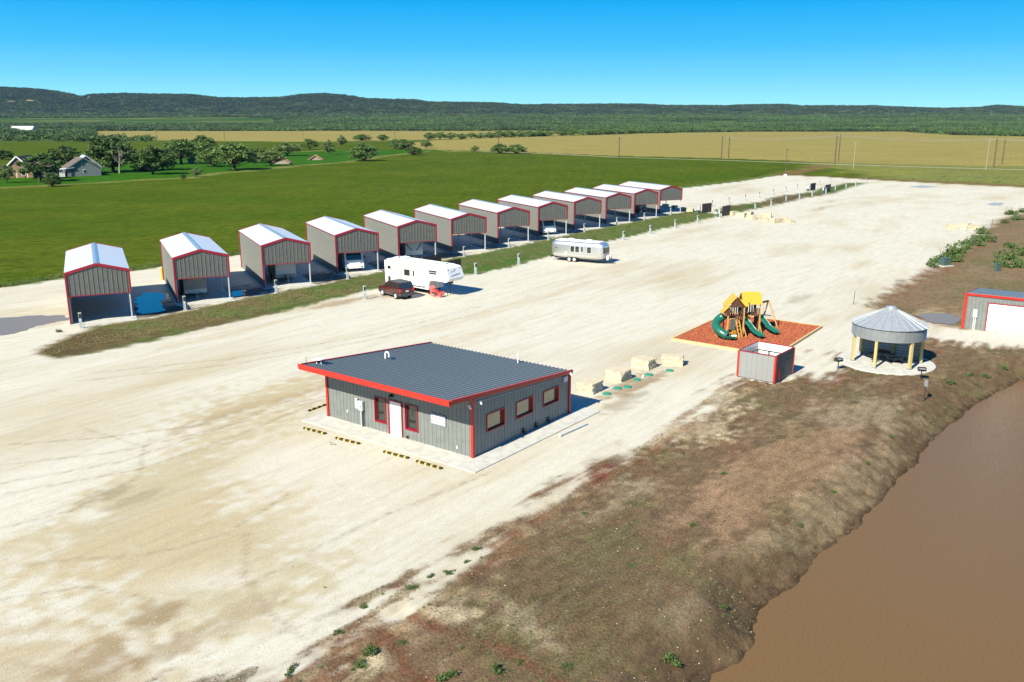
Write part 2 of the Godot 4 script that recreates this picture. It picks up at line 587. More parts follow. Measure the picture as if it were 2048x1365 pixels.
var P_WHEAT := pts2([-70, -600, -7.4, -553.3, 58.0, -480.6, 106.7, -447.8, 151.0, -398.8, 184.6, -375.9, 211.0, -367.5, 330, -300, 700, -700, 640, -1040, 600.7, -1233.4, 717.8, -1640.3, 429.6, -1624.7, 212.9, -1387.7, -19.1, -1018.7, -75.1, -905.6, -90, -760])
var P_WHEAT2 := pts2([-436.1, -940.9, -265.9, -841.7, -173.5, -821.3, -100.0, -885.6, -18, -1045, 190, -1400, 60, -1720, -300, -1760, -624.3, -1730.8, -802.2, -1712.9])
var patches := []
var tan_lots := []


var rut_box := []


func prepare_patches() -> void:
	for i in 8:   # wet mud, coloured darker to deepen the shade between the carports
		STAINS_AND_SHADE.append([-35.5 + 6.354 * i, -84.4 - 9.0 * i, 5.2, 4.2, 1.15 - 0.06 * i, 4])
	for rt in RUTS:
		var bx := Rect2(Vector2(rt[0][0], rt[0][1]), Vector2.ZERO)
		for q in rt: bx = bx.expand(Vector2(q[0], q[1]))
		rut_box.append(bx.grow(0.3))
	var dry := Color(0.245, 0.165, 0.105)
	var straw := Color(0.290, 0.232, 0.150)
	var pale := Color(0.255, 0.205, 0.140)
	var clay := Color(0.135, 0.062, 0.036)
	var dark := Color(0.078, 0.056, 0.036)
	var cream := Color(0.40, 0.345, 0.235)
	# outline, softness, strength, colour
	for a in [[[8.5, -36.5, 10.0, -35.0, 12.5, -37.5, 17.0, -42.2, 20.8, -46.5, 21.3, -50.7, 16.1, -49.8, 11.5, -44.2, 9.0, -40.9, 7.8, -37.5], 1.3, 0.8, dry],
		[[9.9, -33.7, 12.3, -35.5, 15.4, -39.2, 20.2, -44.2, 22.9, -48.1, 22.2, -48.5, 18.3, -44.2, 13.9, -39.2, 11.1, -36.0], 0.7, 0.7, straw],
		[[3.2, -37.5, 4.9, -38.6, 7.3, -41.6, 6.9, -42.2, 4.6, -39.7], 0.7, 0.8, pale], [[5.8, -29.1, 6.3, -28.4, 7.5, -30.5, 7.0, -30.9], 0.5, 0.7, pale],
		[[17.9, -52.5, 21.2, -55.6, 24.7, -56.2, 25.9, -54.6, 23.9, -51.1, 20.9, -49.8, 18.8, -50.7], 1.1, 0.75, pale],
		[[7.4, -48.3, 8.6, -47.0, 12.3, -48.9, 15.5, -56.7, 15.4, -59.0, 13.0, -57.9, 10.2, -53.5], 1.0, 0.9, cream],
		[[3.5, -41.6, 4.6, -42.1, 5.8, -44.2, 5.5, -44.8, 4.2, -43.5], 0.22, 0.95, Color(0.115, 0.036, 0.024)],
		[[3.6, -24.3, 5.4, -27.5, 7.5, -29.8, 9.3, -32.4, 10.2, -34.1, 11.6, -34.6, 10.2, -31.2, 8.6, -29.4, 6.4, -26.3, 5.9, -24.3], 0.9, 0.7, dark],
		[[-3.1, -29.9, -1.2, -29.6, -1.2, -28.7, -2.7, -28.9], 0.5, 0.9, cream], [[-5.6, -26.9, -4.6, -27.2, -4.0, -26.0, -4.8, -25.7], 0.5, 0.9, cream], [[-0.9, -30.9, 0.3, -30.1, 1.7, -27.5, 1.2, -27.5, -0.1, -29.4], 0.4, 0.7, cream], [[-6.4, -29.6, -3.4, -31.6, -2.4, -30.6, -4.4, -28.9], 0.6, 0.85, cream],
		[[-4.8, -28.4, -4.1, -27.5, -3.3, -26.3, -2.0, -24.3, -3.0, -24.3, -3.8, -26.0, -4.4, -27.2], 0.3, 0.95, clay], [[-3.8, -29.3, -2.3, -28.4, -0.8, -27.9, 1.0, -26.3, 2.8, -24.3, 1.3, -25.0, -0.4, -27.2, -2.2, -27.8], 0.3, 0.95, clay], [[-7.4, -28.7, -6.7, -28.9, -5.8, -27.9, -5.9, -27.6, -7.0, -28.4], 0.2, 0.9, clay],
		[[-1.0, -31.0, 2.0, -36.0, 5.0, -36.5, 6.0, -32.0, 4.0, -27.0, 2.0, -27.0], 1.6, 0.55, Color(0.092, 0.084, 0.044)]]:
		patches.append(outline_of(a))
	for a in [[[-14.5, -63.6, -18.6, -57.3, -20.2, -52.1, -19.7, -44.6, -21.5, -42.5, -21.1, -39.2, -19.4, -34.6, -16.2, -30.5, -12.8, -27.5, -9.0, -27.8, -7.2, -31.2, -8.9, -35.0, -12.5, -38.6, -15.9, -42.9, -16.7, -47.3, -14.9, -53.5, -10.8, -59.7], 2.2, 0.85, Color(0.385, 0.340, 0.225)],
		[[-22, -22, -18.9, -28.7, -15.6, -27.8, -12.7, -27.2, -9.0, -25.0, -8, -20], 1.5, 0.7, Color(0.36, 0.295, 0.185)],
		[[-20.4, -38.6, -19.2, -38.0, -19.4, -37.3, -20.4, -37.6], 0.4, 0.9, Color(0.50, 0.485, 0.42)], [[-14.5, -31.5, -12.0, -33.0, -9.8, -32.2, -11.5, -31.0], 0.7, 0.8, Color(0.49, 0.47, 0.40)], [[-8.8, -27.6, -7.4, -29.6, -5.8, -31.0, -6.4, -29.4, -7.6, -27.4, -8.2, -25.0, -9.4, -25.0], 0.5, 0.9, Color(0.50, 0.48, 0.41)], [[-13.5, -45.5, -9.5, -43.5, -6.5, -39.0, -9.5, -36.5, -12.5, -40.5], 1.8, 0.6, Color(0.50, 0.48, 0.41)]]:
		tan_lots.append(outline_of(a))


func outline_of(a: Array) -> Array:
	var p := pts2(a[0])
	var box := Rect2(p[0], Vector2.ZERO)
	for q in p: box = box.expand(q)
	return [p, box.grow(a[1] * 1.6), a[1], a[2], a[3]]


func blend_patches(c: Color, list: Array, x: float, z: float, wob: float) -> Color:
	var p := Vector2(x, z)
	for a in list:
		if not a[1].has_point(p): continue
		var k: float = smoothstep(-a[2], a[2], edge_distance(a[0], p) + wob * a[2] * 1.5) * a[3]
		if k > 0.0: c = c.lerp(a[4], k)
	return c


var STAINS_AND_SHADE := [[-20.2, -40.3, 1.5, 0.7, 0.75, 0], [-18.6, -39.7, 1.6, 0.6, 0.6, 0], [-13.4, -29.4, 1.15, 1.1, 0.9, 1], [-10.2, -29.6, 1.9, 0.9, 0.45, 1], [-14.3, -26.2, 2.0, 1.3, 0.85, 1], [-12.0, -27.3, 1.3, 0.6, 0.6, 1], [-19.1, -50.7, 3.6, 0.9, 0.55, 0], [-17.5, -53.5, 3.2, 0.7, 0.6, 0], [-14.4, -56.7, 4.2, 0.7, 0.5, 0], [-16.5, -52.0, 7.5, 2.6, 0.35, 2], [-14.5, -36.0, 6.5, 4.0, 0.65, 2], [-9.5, -65.0, 16.0, 2.6, 0.55, 2], [-22.0, -34.0, 4.0, 2.0, 0.45, 2], [-25.0, -74.0, 9.0, 1.4, 0.6, 2], [-17.5, -88.0, 4.5, 1.2, 0.8, 1], [-13.0, -92.0, 3.6, 1.2, 0.7, 1], [1.0, -88.0, 22.0, 1.6, 0.4, 2], [10.0, -105.0, 18.0, 1.5, 0.35, 2], [-4.0, -108.0, 5.0, 0.8, 0.7, 0], [58.0, -172.0, 7.0, 1.6, 0.5, 2], [66.0, -188.0, 9.0, 1.2, 0.75, 1], [74.0, -205.0, 9.0, 1.3, 0.55, 1], [8.9, -59.7, 5.2, 1.0, 1.0, 1], [7.6, -55.0, 3.2, 1.0, 0.6, 0], [22.0, -66.0, 1.0, 0.35, 0.8, 3], [24.0, -68.5, 0.9, 0.4, 0.7, 3], [-44.0, -78.0, 5.0, 2.2, 0.5, 1], [30.0, -90.0, 4.0, 0.8, 0.6, 0], [29.0, -80.0, 3.0, 0.8, 0.5, 2], [45.0, -112.0, 6.0, 1.3, 0.6, 2], [110.0, -255.0, 10.0, 2.2, 0.5, 2], [104.0, -200.0, 9.0, 1.8, 0.5, 2]]
var RUTS := [[[-31, -60], [-22, -64], [-12, -72], [-2, -84]], [[-31, -62], [-22, -66], [-12, -74], [-3, -86]], [[-26, -40], [-20, -43.5], [-16, -49], [-13, -55]], [[-27.5, -41], [-21.5, -44.5], [-17.6, -50], [-14.5, -56]], [[-9.0, -30.5], [-7.0, -33.6], [-4.2, -37.2], [0.5, -42.2], [4.5, -46.5], [9.5, -52]], [[-10.6, -31.5], [-8.6, -34.6], [-5.8, -38.2], [-1.1, -43.2]], [[-21, -30], [-17, -31.5], [-14, -30.5], [-12, -28], [-11.5, -24]], [[-24, -36], [-21, -38.5], [-19.5, -42.5], [-21, -47], [-26, -50]], [[-9.6, -40.6], [-8.5, -41.4], [-7.1, -40.3], [-6.3, -38.6], [-6.2, -37.0], [-6.9, -35.6]], [[-8.7, -37.3], [-7.7, -36.6], [-8.0, -39.2], [-9.1, -40.6]], [[-20.5, -33.2], [-18.54, -33.7], [-16.47, -33.9], [-14.63, -34.66], [-12.91, -36.09], [-11.8, -38.6], [-11.1, -40.6]], [[-7.5, -27.8], [-9.2, -29.6], [-10.9, -32.2], [-11.9, -36]], [[-24, -29], [-19, -27.0], [-15.0, -25.8], [-13, -24.5]], [[-30, -47], [-24, -48.4], [-19.0, -50.6], [-12.5, -56.5], [-4, -68]], [[-28, -44.0], [-22, -46.2], [-17.5, -50.2], [-11.0, -57.5], [-3, -69]]]


func pts2(a: Array) -> PackedVector2Array:
	var o := PackedVector2Array()
	for k in range(0, a.size(), 2):
		o.append(Vector2(a[k], a[k + 1]))
	return o


func edge_distance(poly: PackedVector2Array, p: Vector2) -> float:   # positive inside
	var best := 1e9
	var k := poly.size() - 1
	for i in poly.size():
		var q := Geometry2D.get_closest_point_to_segment(p, poly[k], poly[i])
		best = minf(best, p.distance_squared_to(q))
		k = i
	best = sqrt(best)
	return best if Geometry2D.is_point_in_polygon(p, poly) else -best


func far_height(d: float) -> float:
	if d < 1700.0: return 0.0
	if d < 2600.0: return 9.0 * smoothstep(1700.0, 2600.0, d)
	return 9.0 + 24.0 * (d - 2600.0) / 750.0


var z_id := 0
var z_y := 0.0
var z_col := Color.BLACK
const GRAVEL := 0
const SOIL := 1
const MEDIAN := 2
const FIELD := 3
const LAWN := 4
const WHEAT := 5
const BRUSH := 6
const CROP := 7


func gravel_colour(x: float, z: float) -> Color:
	var s := x * 0.577 - z * 0.816
	var t := x * 0.816 + z * 0.577
	var broad := nB.get_noise_2d(s * 0.022, t * 0.075)
	var streak := nB.get_noise_2d(s * 0.05 + 40.0, t * 0.45)
	var fine := nC.get_noise_2d(x * 0.8, z * 0.8)
	var tiny := nA.get_noise_2d(x * 2.7, z * 2.7)
	var c := Color(0.508, 0.494, 0.428)
	var tan_zone := smoothstep(60.0, 15.0, Vector2(x + 12.0, z + 36.0).length())   # tan increases around a centre in front of the office
	var tan_amount := clampf(broad * 1.3 + streak * (0.5 - 0.3 * tan_zone) + fine * 0.35 * tan_zone - 0.08 + 0.16 * tan_zone, 0.0, 1.0)
	c = c.lerp(Color(0.395, 0.345, 0.235), tan_amount * 0.8)
	if z > -68.0 and x < -4.0: c = blend_patches(c, tan_lots, x, z, fine * 1.1 + broad * 1.2 + streak * 0.5)
	c = c * (1.0 + 0.045 * fine + 0.035 * tiny + 0.03 * streak)
	for st in STAINS_AND_SHADE:
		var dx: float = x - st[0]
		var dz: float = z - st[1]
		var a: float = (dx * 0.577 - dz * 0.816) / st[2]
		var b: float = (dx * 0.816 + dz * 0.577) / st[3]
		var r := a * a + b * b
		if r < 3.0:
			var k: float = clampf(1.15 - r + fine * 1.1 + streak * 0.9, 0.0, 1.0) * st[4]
			var sc: Color = [Color(0.23, 0.185, 0.12), Color(0.245, 0.18, 0.105), Color(0.40, 0.33, 0.205), Color(0.27, 0.115, 0.07), Color(0.075, 0.058, 0.042)][st[5]]  # last colour is mud with the carport gap shade painted in
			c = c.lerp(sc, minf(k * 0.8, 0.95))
	if z > -88.0 and x < 12.0:
		for ri in RUTS.size():
			if not rut_box[ri].has_point(Vector2(x, z)): continue
			var rt: Array = RUTS[ri]
			for i in rt.size() - 1:
				var p := Vector2(x, z)
				var q := Geometry2D.get_closest_point_to_segment(p, Vector2(rt[i][0], rt[i][1]), Vector2(rt[i + 1][0], rt[i + 1][1]))
				var d := p.distance_to(q)
				if d < 0.22:
					c = c.lerp(Color(0.24, 0.19, 0.125) if rt[0][0] < -9.7 or rt[0][0] > -7.6 else Color(0.55, 0.53, 0.46), clampf(0.38 * (1.0 - d / 0.22) * (0.9 + tiny * 1.6), 0.0, 0.6))
	c.a = 1.0
	return c


func soil_colour(x: float, z: float, inside: float) -> Color:
	var s := x * 0.62 - z * 0.78
	var t := x * 0.78 + z * 0.62
	var broad := nB.get_noise_2d(x * 0.10 + 9.0, z * 0.10)
	var streak := nC.get_noise_2d(s * 0.16, t * 0.5 + 3.0)
	var fine := nC.get_noise_2d(x * 1.1 + 70.0, z * 1.1)
	var tiny := nA.get_noise_2d(x * 3.1, z * 3.1 + 8.0)
	var c := Color(0.145, 0.102, 0.063)
	var straw := smoothstep(0.10, 0.55, streak * 0.8 + fine * 0.7 + broad * 0.5)
	c = c.lerp(Color(0.235, 0.190, 0.122), straw * 0.40)
	var green := smoothstep(0.05, 0.5, nB.get_noise_2d(x * 0.16 + 30.0, z * 0.16 + 5.0) + fine * 0.5)
	c = c.lerp(Color(0.108, 0.106, 0.048), green * 0.6)
	var red := smoothstep(0.22, 0.55, nB.get_noise_2d(s * 0.09 + 60.0, t * 0.25))
	c = c.lerp(Color(0.155, 0.078, 0.045), red * 0.4)
	c = blend_patches(c, patches, x, z, fine * 1.0 + streak * 1.2)
	# red clay washed out along the edge of the gravel
	if inside < 3.0:
		var wash := smoothstep(3.0, 0.2, inside) * smoothstep(-0.05, 0.35, nB.get_noise_2d(s * 0.10 + 5.0, t * 0.9) + 0.1)
		c = c.lerp(Color(0.170, 0.070, 0.038), wash * 0.5)
	c = c * (1.10 + 0.17 * fine + 0.09 * tiny + 0.14 * streak)
	c.a = 1.0
	return c


func ground_at(x: float, z: float) -> void:
	var p := Vector2(x, z)
	var d := -z
	z_y = far_height(d)
	if d > 312.0 or absf(x) > 310.0:
		far_ground(x, z)
		return
	var w1 := nB.get_noise_2d(x * 0.35, z * 0.35)
	var w2 := nC.get_noise_2d(x * 1.4 + 20.0, z * 1.4)
	var ragged := w1 * 0.9 + w2 * 0.45
	if d < 80.0 and x > -18.0 and x < 75.0:
		var s := edge_distance(P_DIRT, p)
		var streaky := nB.get_noise_2d((x * 0.62 - z * 0.78) * 0.12 + 7.0, (x * 0.78 + z * 0.62) * 1.1) * 1.6
		var low := smoothstep(4.0, -4.0, x)
		var mixing := smoothstep(-1.2, 1.2, s + ragged * (1.0 + 0.7 * low) + streaky * (1.0 + 0.5 * low) * smoothstep(-4.0, -1.0, s))
		if s > -3.5:
			var shore := -edge_distance(P_POND, p)
			var edge := shore + w2 * 0.13 + w1 * 0.16 + 0.25 * nA.get_noise_2d(x * 0.13, z * 0.13)
			var rise := smoothstep(-1.0, 3.2, edge)
			var yard := (nB.get_noise_2d(x * 0.12, z * 0.12) * 0.14 + nC.get_noise_2d(x * 0.9, z * 0.9) * 0.04 + nA.get_noise_2d(x * 2.4, z * 2.4) * 0.018) * smoothstep(-1.0, 3.0, s)
			var gully := absf(nB.get_noise_2d((x * 0.62 - z * 0.78) * 0.10 + 5.0, (x * 0.78 + z * 0.62) * 0.55))
			yard -= 0.10 * smoothstep(0.16, 0.0, gully) * smoothstep(0.0, 0.6, s) * smoothstep(6.0, 1.5, s)
			z_y = -1.58 + 1.58 * rise + yard * (0.35 + 0.65 * rise)
			if edge < 1.6:
				z_y += 0.06 * nR.get_noise_2d(x * 0.7, z * 0.7) * smoothstep(1.6, 0.2, edge)
			var dirt := soil_colour(x, z, s)
			var wet := smoothstep(0.75, 0.30, edge + w2 * 0.35)
			dirt = dirt.lerp(Color(0.046, 0.031, 0.019), wet * 0.8)
			var bank := smoothstep(3.2, 1.4, edge + w1)
			dirt = dirt.lerp(Color(0.092, 0.066, 0.036) * (1.0 + 0.45 * w2), bank * (1.0 - wet) * 0.35)
			# silt fan where gravel has washed over the soil
			var fan := smoothstep(0.12, 0.5, nC.get_noise_2d(x * 0.5 + 90.0, z * 0.5)) * smoothstep(5.0, 0.5, s)
			dirt = dirt.lerp(Color(0.35, 0.29, 0.19), fan * 0.6)
			z_col = gravel_colour(x, z).lerp(dirt, mixing) if mixing < 0.995 else dirt
			z_id = SOIL if mixing > 0.5 else GRAVEL
			z_col.a = 1.0
			return
	if x > 30.0 and d > 70.0 and d < 205.0:
		var s := edge_distance(P_RIGHT, p)
		if s > -3.0:
			var mixing := smoothstep(-1.2, 1.2, s + ragged * 1.4)
			var c := soil_colour(x * 0.7 - 14.0, z * 0.7, s).lerp(Color(0.25, 0.185, 0.11), 0.5)
			var gr := smoothstep(-0.1, 0.4, nB.get_noise_2d(x * 0.06, z * 0.06) + w1 * 0.3)
			c = c.lerp(Color(0.125, 0.130, 0.055), gr * 0.55)
			c = c.lerp(Color(0.19, 0.085, 0.05), smoothstep(5.0, 0.0, s) * 0.5 * smoothstep(-0.2, 0.3, w1))
			z_col = gravel_colour(x, z).lerp(c, mixing)
			z_col.a = 1.0
			z_y = (0.12 * nB.get_noise_2d(x * 0.1, z * 0.1) + 0.03 * w2) * smoothstep(0.0, 3.0, s)
			z_id = SOIL if mixing > 0.5 else GRAVEL
			return
	if x > -42.0 and x < 112.0 and d > 60.0 and d < 272.0:
		var s := edge_distance(P_MED if d < 183.0 and x < 42.0 else P_MED2, p)
		if s > -2.0:
			var mixing := smoothstep(-0.5, 0.5, s + w1 * 0.6 + w2 * 0.3)
			var watered := smoothstep(-38.0, -4.0, x + w1 * 6.0)   # the strip is greener towards its right end
			var gr := clampf(0.15 + 0.75 * watered + 0.9 * nB.get_noise_2d(x * 0.15, z * 0.15) + w2 * 0.35, 0.0, 1.0)
			if d > 180.0: gr = clampf(0.5 + 1.2 * nB.get_noise_2d(x * 0.05 + 2.0, z * 0.05) + (0.5 if d > 225.0 or d < 186.0 else -0.45), 0.0, 1.0)
			var c := Color(0.14, 0.105, 0.055).lerp(Color(0.075, 0.142, 0.030), gr) * (1.0 + 0.3 * w2)
			c = c.lerp(Color(0.235, 0.19, 0.105), 0.5 * smoothstep(0.15, 0.5, nC.get_noise_2d(x * 0.4, z * 0.9)))
			if d < 76.0: c = c.lerp(Color(0.10, 0.062, 0.035), smoothstep(0.0, 1.0, (x + 33.0) * -0.35) * 0.7)
			z_col = gravel_colour(x, z).lerp(c, mixing)
			z_col.a = 1.0
			z_y = 0.05 * smoothstep(0.0, 1.0, s) + 0.02 * w2
			z_id = MEDIAN if mixing > 0.5 else GRAVEL
			return
	if Geometry2D.is_point_in_polygon(p + Vector2(w1, w2) * 0.5, P_LOT):
		z_col = gravel_colour(x, z)
		z_id = GRAVEL
		z_y = 0.006 * w1
		return
	far_ground(x, z)


func far_ground(x: float, z: float) -> void:
	var d := -z
	var n1 := nB.get_noise_2d(x * 0.012, z * 0.035)
	var n2 := nC.get_noise_2d(x * 0.10, z * 0.22)
	var n3 := nA.get_noise_2d(x * 0.6, z * 1.1)
	var p := Vector2(x + n2 * 2.0, z + n2 * 3.0)
	z_y = far_height(d)
	z_id = FIELD
	var c := Color(0.074, 0.118, 0.012)
	c = c.lerp(Color(0.112, 0.134, 0.018), clampf(0.5 + n1 * 1.3, 0.0, 1.0) * 0.6)
	c = c * (1.0 + 0.22 * n2 + 0.13 * n3)
	if x > 88.0 and d > 240.0 and d < 420.0 and z < -340.6 + (x - 195.8) * -0.80 + 130.0:
		# paler grass with dry seed heads beyond the end of the lot
		var k := smoothstep(112.0, 130.0, x + n2 * 10.0 - (d - 300.0) * 0.12)
		c = c.lerp(Color(0.215, 0.222, 0.080) * (1.0 + 0.2 * n2), k)
		var bare := smoothstep(9.0, 2.0, absf(Geometry2D.get_closest_point_to_segment(p, Vector2(93, -308), Vector2(250, -150)).distance_to(p)))
		c = c.lerp(Color(0.20, 0.12, 0.07), bare * 0.8)
		var path := smoothstep(5.5, 2.0, Geometry2D.get_closest_point_to_segment(p, Vector2(96, -312), Vector2(131, -374)).distance_to(p))
		c = c.lerp(Color(0.22, 0.13, 0.08), path * 0.85)
		var flowers := smoothstep(0.05, 0.5, n2 + n3 * 0.4) * smoothstep(45.0, 12.0, p.distance_to(Vector2(128, -335)))
		c = c.lerp(Color(0.30, 0.27, 0.03), flowers * 0.55)
	if x < 60.0 and d > 95.0 and d < 320.0:
		# weedy strip between the crop and the gravel
		var e := -edge_distance(P_LOT, Vector2(x, z))
		if e < 5.0:
			c = c.lerp(Color(0.12, 0.16, 0.05) * (1.0 + 0.4 * n3), smoothstep(4.0, 1.0, e + n3) * 0.8)
	if Geometry2D.is_point_in_polygon(p, P_LAWN):
		z_id = LAWN
		c = Color(0.045, 0.135, 0.014) * (1.0 + 0.25 * n2 + 0.1 * n3)
		var e := edge_distance(P_LAWN, p)
		c = c.lerp(Color(0.27, 0.245, 0.10) * (1.0 + 0.2 * n3), smoothstep(7.0, 2.0, e + n2 * 3.0) * 0.75)
	elif Geometry2D.is_point_in_polygon(p, P_WHEAT) or Geometry2D.is_point_in_polygon(p, P_WHEAT2):
		z_id = WHEAT
		c = Color(0.335, 0.272, 0.108) * (1.0 + 0.12 * n1 + 0.06 * n2)
	elif d > 800.0 and meadow(x, z):
		z_id = CROP
		c = Color(0.115, 0.150, 0.042).lerp(Color(0.24, 0.215, 0.10), clampf(n1 * 2.0, 0.0, 0.7)) * (1.0 + 0.15 * n2)
	elif d > 800.0:
		var crop := x < -0.27 * d + n1 * 60.0 and d > 2560.0 and d < 3240.0
		z_id = CROP if crop else BRUSH
		c = Color(0.045, 0.105, 0.022) * (1.0 + 0.12 * n1) if crop else Color(0.088, 0.128, 0.034) * (1.0 + 0.25 * n2)
	z_col = c
	z_col.a = 1.0


func meadow(x: float, z: float) -> bool:
	return z < -1150.0 and nB.get_noise_2d(x * 0.0011 + 3.0, z * 0.0075) < -0.10


func lines(a: float, b: float, step: float, grow: float, low: float, high: float) -> PackedFloat32Array:
	var left := []
	var s := step
	var v := a
	while v > low:
		s *= grow
		v -= s
		left.append(v)
	left.reverse()
	var o := PackedFloat32Array(left)
	v = a
	while v < b:
		o.append(v)
		v += step
	s = step
	while v < high:
		o.append(v)
		s *= grow
		v += s
	o.append(v)
	return o


func build_ground() -> void:
	var xs := lines(-27.0, 43.0, 0.2, 1.05, -6500.0, 6500.0)
	var zs := PackedFloat32Array()
	for v in lines(23.0, 68.0, 0.2, 1.024, -140.0, 3380.0):
		zs.append(-v)
	var nx := xs.size()
	var nz := zs.size()
	var pos := PackedVector3Array()
	var col := PackedColorArray()
	var ids := PackedByteArray()
	pos.resize(nx * nz)
	col.resize(nx * nz)
	ids.resize(nx * nz)
	for j in nz:
		for i in nx:
			var k := j * nx + i
			ground_at(xs[i], zs[j])
			pos[k] = Vector3(xs[i], z_y, zs[j])
			col[k] = z_col
			ids[k] = z_id
	var nrm := PackedVector3Array()
	nrm.resize(nx * nz)
	for j in nz:
		for i in nx:
			var a := pos[j * nx + maxi(i - 1, 0)]
			var b := pos[j * nx + mini(i + 1, nx - 1)]
			var c := pos[maxi(j - 1, 0) * nx + i]
			var e := pos[mini(j + 1, nz - 1) * nx + i]
			nrm[j * nx + i] = Vector3(-(b.y - a.y) / (b.x - a.x), 1.0, -(e.y - c.y) / (e.z - c.z)).normalized()
	var names := ["gravel_lot", "bare_ground", "median_grass", "green_field", "farm_lawn", "wheat_field", "scrub_ground", "far_crop_field"]
	var mats := [M.gravel, M.soil, M.turf, M.field, M.field, M.field, M.field, M.field]
	for id in 8:
		var map := PackedInt32Array()
		map.resize(nx * nz)
		map.fill(-1)
		var v := PackedVector3Array()
		var n := PackedVector3Array()
		var c := PackedColorArray()
		var idx := PackedInt32Array()
		for j in nz - 1:
			for i in nx - 1:
				var k := j * nx + i
				if ids[k] != id: continue
				var q := [k, k + 1, k + nx + 1, k + nx]
				for e in 4:
					var w: int = q[e]
					if map[w] < 0:
						map[w] = v.size()
						v.append(pos[w])
						n.append(nrm[w])
						c.append(col[w])
					q[e] = map[w]
				idx.append_array(PackedInt32Array([q[0], q[2], q[1], q[0], q[3], q[2]]))
		if v.is_empty(): continue
		var a := []
		a.resize(Mesh.ARRAY_MAX)
		a[Mesh.ARRAY_VERTEX] = v
		a[Mesh.ARRAY_NORMAL] = n
		a[Mesh.ARRAY_COLOR] = c
		var uv := PackedVector2Array()
		uv.resize(v.size())
		for k in v.size():
			var p := v[k]
			if id <= MEDIAN:   # graded and driven along the lot
				uv[k] = Vector2((p.x * 0.577 - p.z * 0.816) / (230.0 if id == GRAVEL else 52.0), (p.x * 0.816 + p.z * 0.577) / (26.0 if id == GRAVEL else 19.0))
			else:
				uv[k] = Vector2((p.x + p.z * 0.12) / 95.0, p.z / 48.0)
		a[Mesh.ARRAY_TEX_UV2] = uv
		a[Mesh.ARRAY_INDEX] = idx
		var am := ArrayMesh.new()
		am.add_surface_from_arrays(Mesh.PRIMITIVE_TRIANGLES, a)
		var o := put(self, names[id], am, mats[id])
		describe(o, "", "", "", "structure")
	# pale farm track along the wheat
	var b := MB.new()
	var tr := [Vector2(-22.9, -553.3), Vector2(21.7, -510.4), Vector2(55.6, -460.4), Vector2(101.3, -424.6), Vector2(144.1, -380.3), Vector2(174.7, -355.5), Vector2(195.8, -340.6), Vector2(330, -250)]
	for i in tr.size() - 1:
		var d: Vector2 = (tr[i + 1] - tr[i]).normalized()
		var s := Vector2(-d.y, d.x) * 1.6
		var f := func(p: Vector2) -> Vector3: return Vector3(p.x, 0.03, p.y)
		b.quad(f.call(tr[i] + s), f.call(tr[i + 1] + s), f.call(tr[i + 1] - s), f.call(tr[i] - s))
	mat("track", lin(0.40, 0.36, 0.25), 0.95, 0.0, T.soil, 0.2)
	describe(part(self, "farm_track", b, M.track), "", "", "", "structure")


func sheet_of(poly: PackedVector2Array, y: float, rag: float, flip := false) -> MB:
	var out := PackedVector2Array()
	for i in poly.size():
		var a := poly[i]
		var e := poly[(i + 1) % poly.size()]
		var n := maxi(1, int(a.distance_to(e) / 0.35))
		for k in n:
			var p := a.lerp(e, float(k) / n)
			out.append(p + Vector2(nB.get_noise_2d(p.x * 0.9, p.y * 0.9), nB.get_noise_2d(p.x * 0.9 + 50.0, p.y * 0.9)) * rag)
	var b := MB.new()
	var idx := Geometry2D.triangulate_polygon(out)
	for k in range(0, idx.size(), 3):
		var p0 := out[idx[k]]
		var p1 := out[idx[k + 1]]
		var p2 := out[idx[k + 2]]
		if (p1 - p0).cross(p2 - p0) > 0.0:
			var t := p1
			p1 = p2
			p2 = t
		b.tri(Vector3(p0.x, y, p0.y), Vector3(p1.x, y, p1.y), Vector3(p2.x, y, p2.y))
	return b


func build_water() -> void:
	var b := MB.new()
	b.quad(Vector3(2, -1.2, -12), Vector3(80, -1.2, -12), Vector3(80, -1.2, -74), Vector3(2, -1.2, -74))
	describe(part(self, "pond", b, M.pond_water), "", "", "", "structure")
	var pud := [
		[[-39.6, -90.3, -39.6, -93.1, -38.6, -93.4, -37.1, -92.5, -35.9, -90.0, -36.3, -88.2, -33.9, -84.1, -34.9, -82.8, -35.8, -82.1, -38.1, -86.8], M.puddle_water],
		[[-30.7, -94.1, -29.5, -94.9, -28.5, -91.8, -29.3, -90.6, -29.6, -90.6], M.puddle_water],
		[[-49.9, -79.9, -46.0, -81.6, -43.0, -81.8, -41.3, -79.9, -43.0, -77.8, -43.3, -74.9, -44.3, -73.6, -48, -74], M.muddy_puddle],
		[[119.0, -257.1, 120.0, -253.1, 121.2, -251.1, 115.2, -247.3, 112, -251], M.thin_puddle],
		[[106.9, -198.4, 110.3, -201.6, 112.2, -200.9, 107.5, -194.2, 105.8, -194.8], M.thin_puddle],
		[[38.6, -81.6, 40.9, -82.7, 42.2, -82.0, 42.1, -79.9, 40.0, -77.6, 38.4, -78.6], M.muddy_puddle]]
	for k in pud.size():
		describe(part(self, "puddle", sheet_of(pts2(pud[k][0]), 0.022 if k < 5 else 0.06, 0.45), pud[k][1]), "", "", "", "structure")


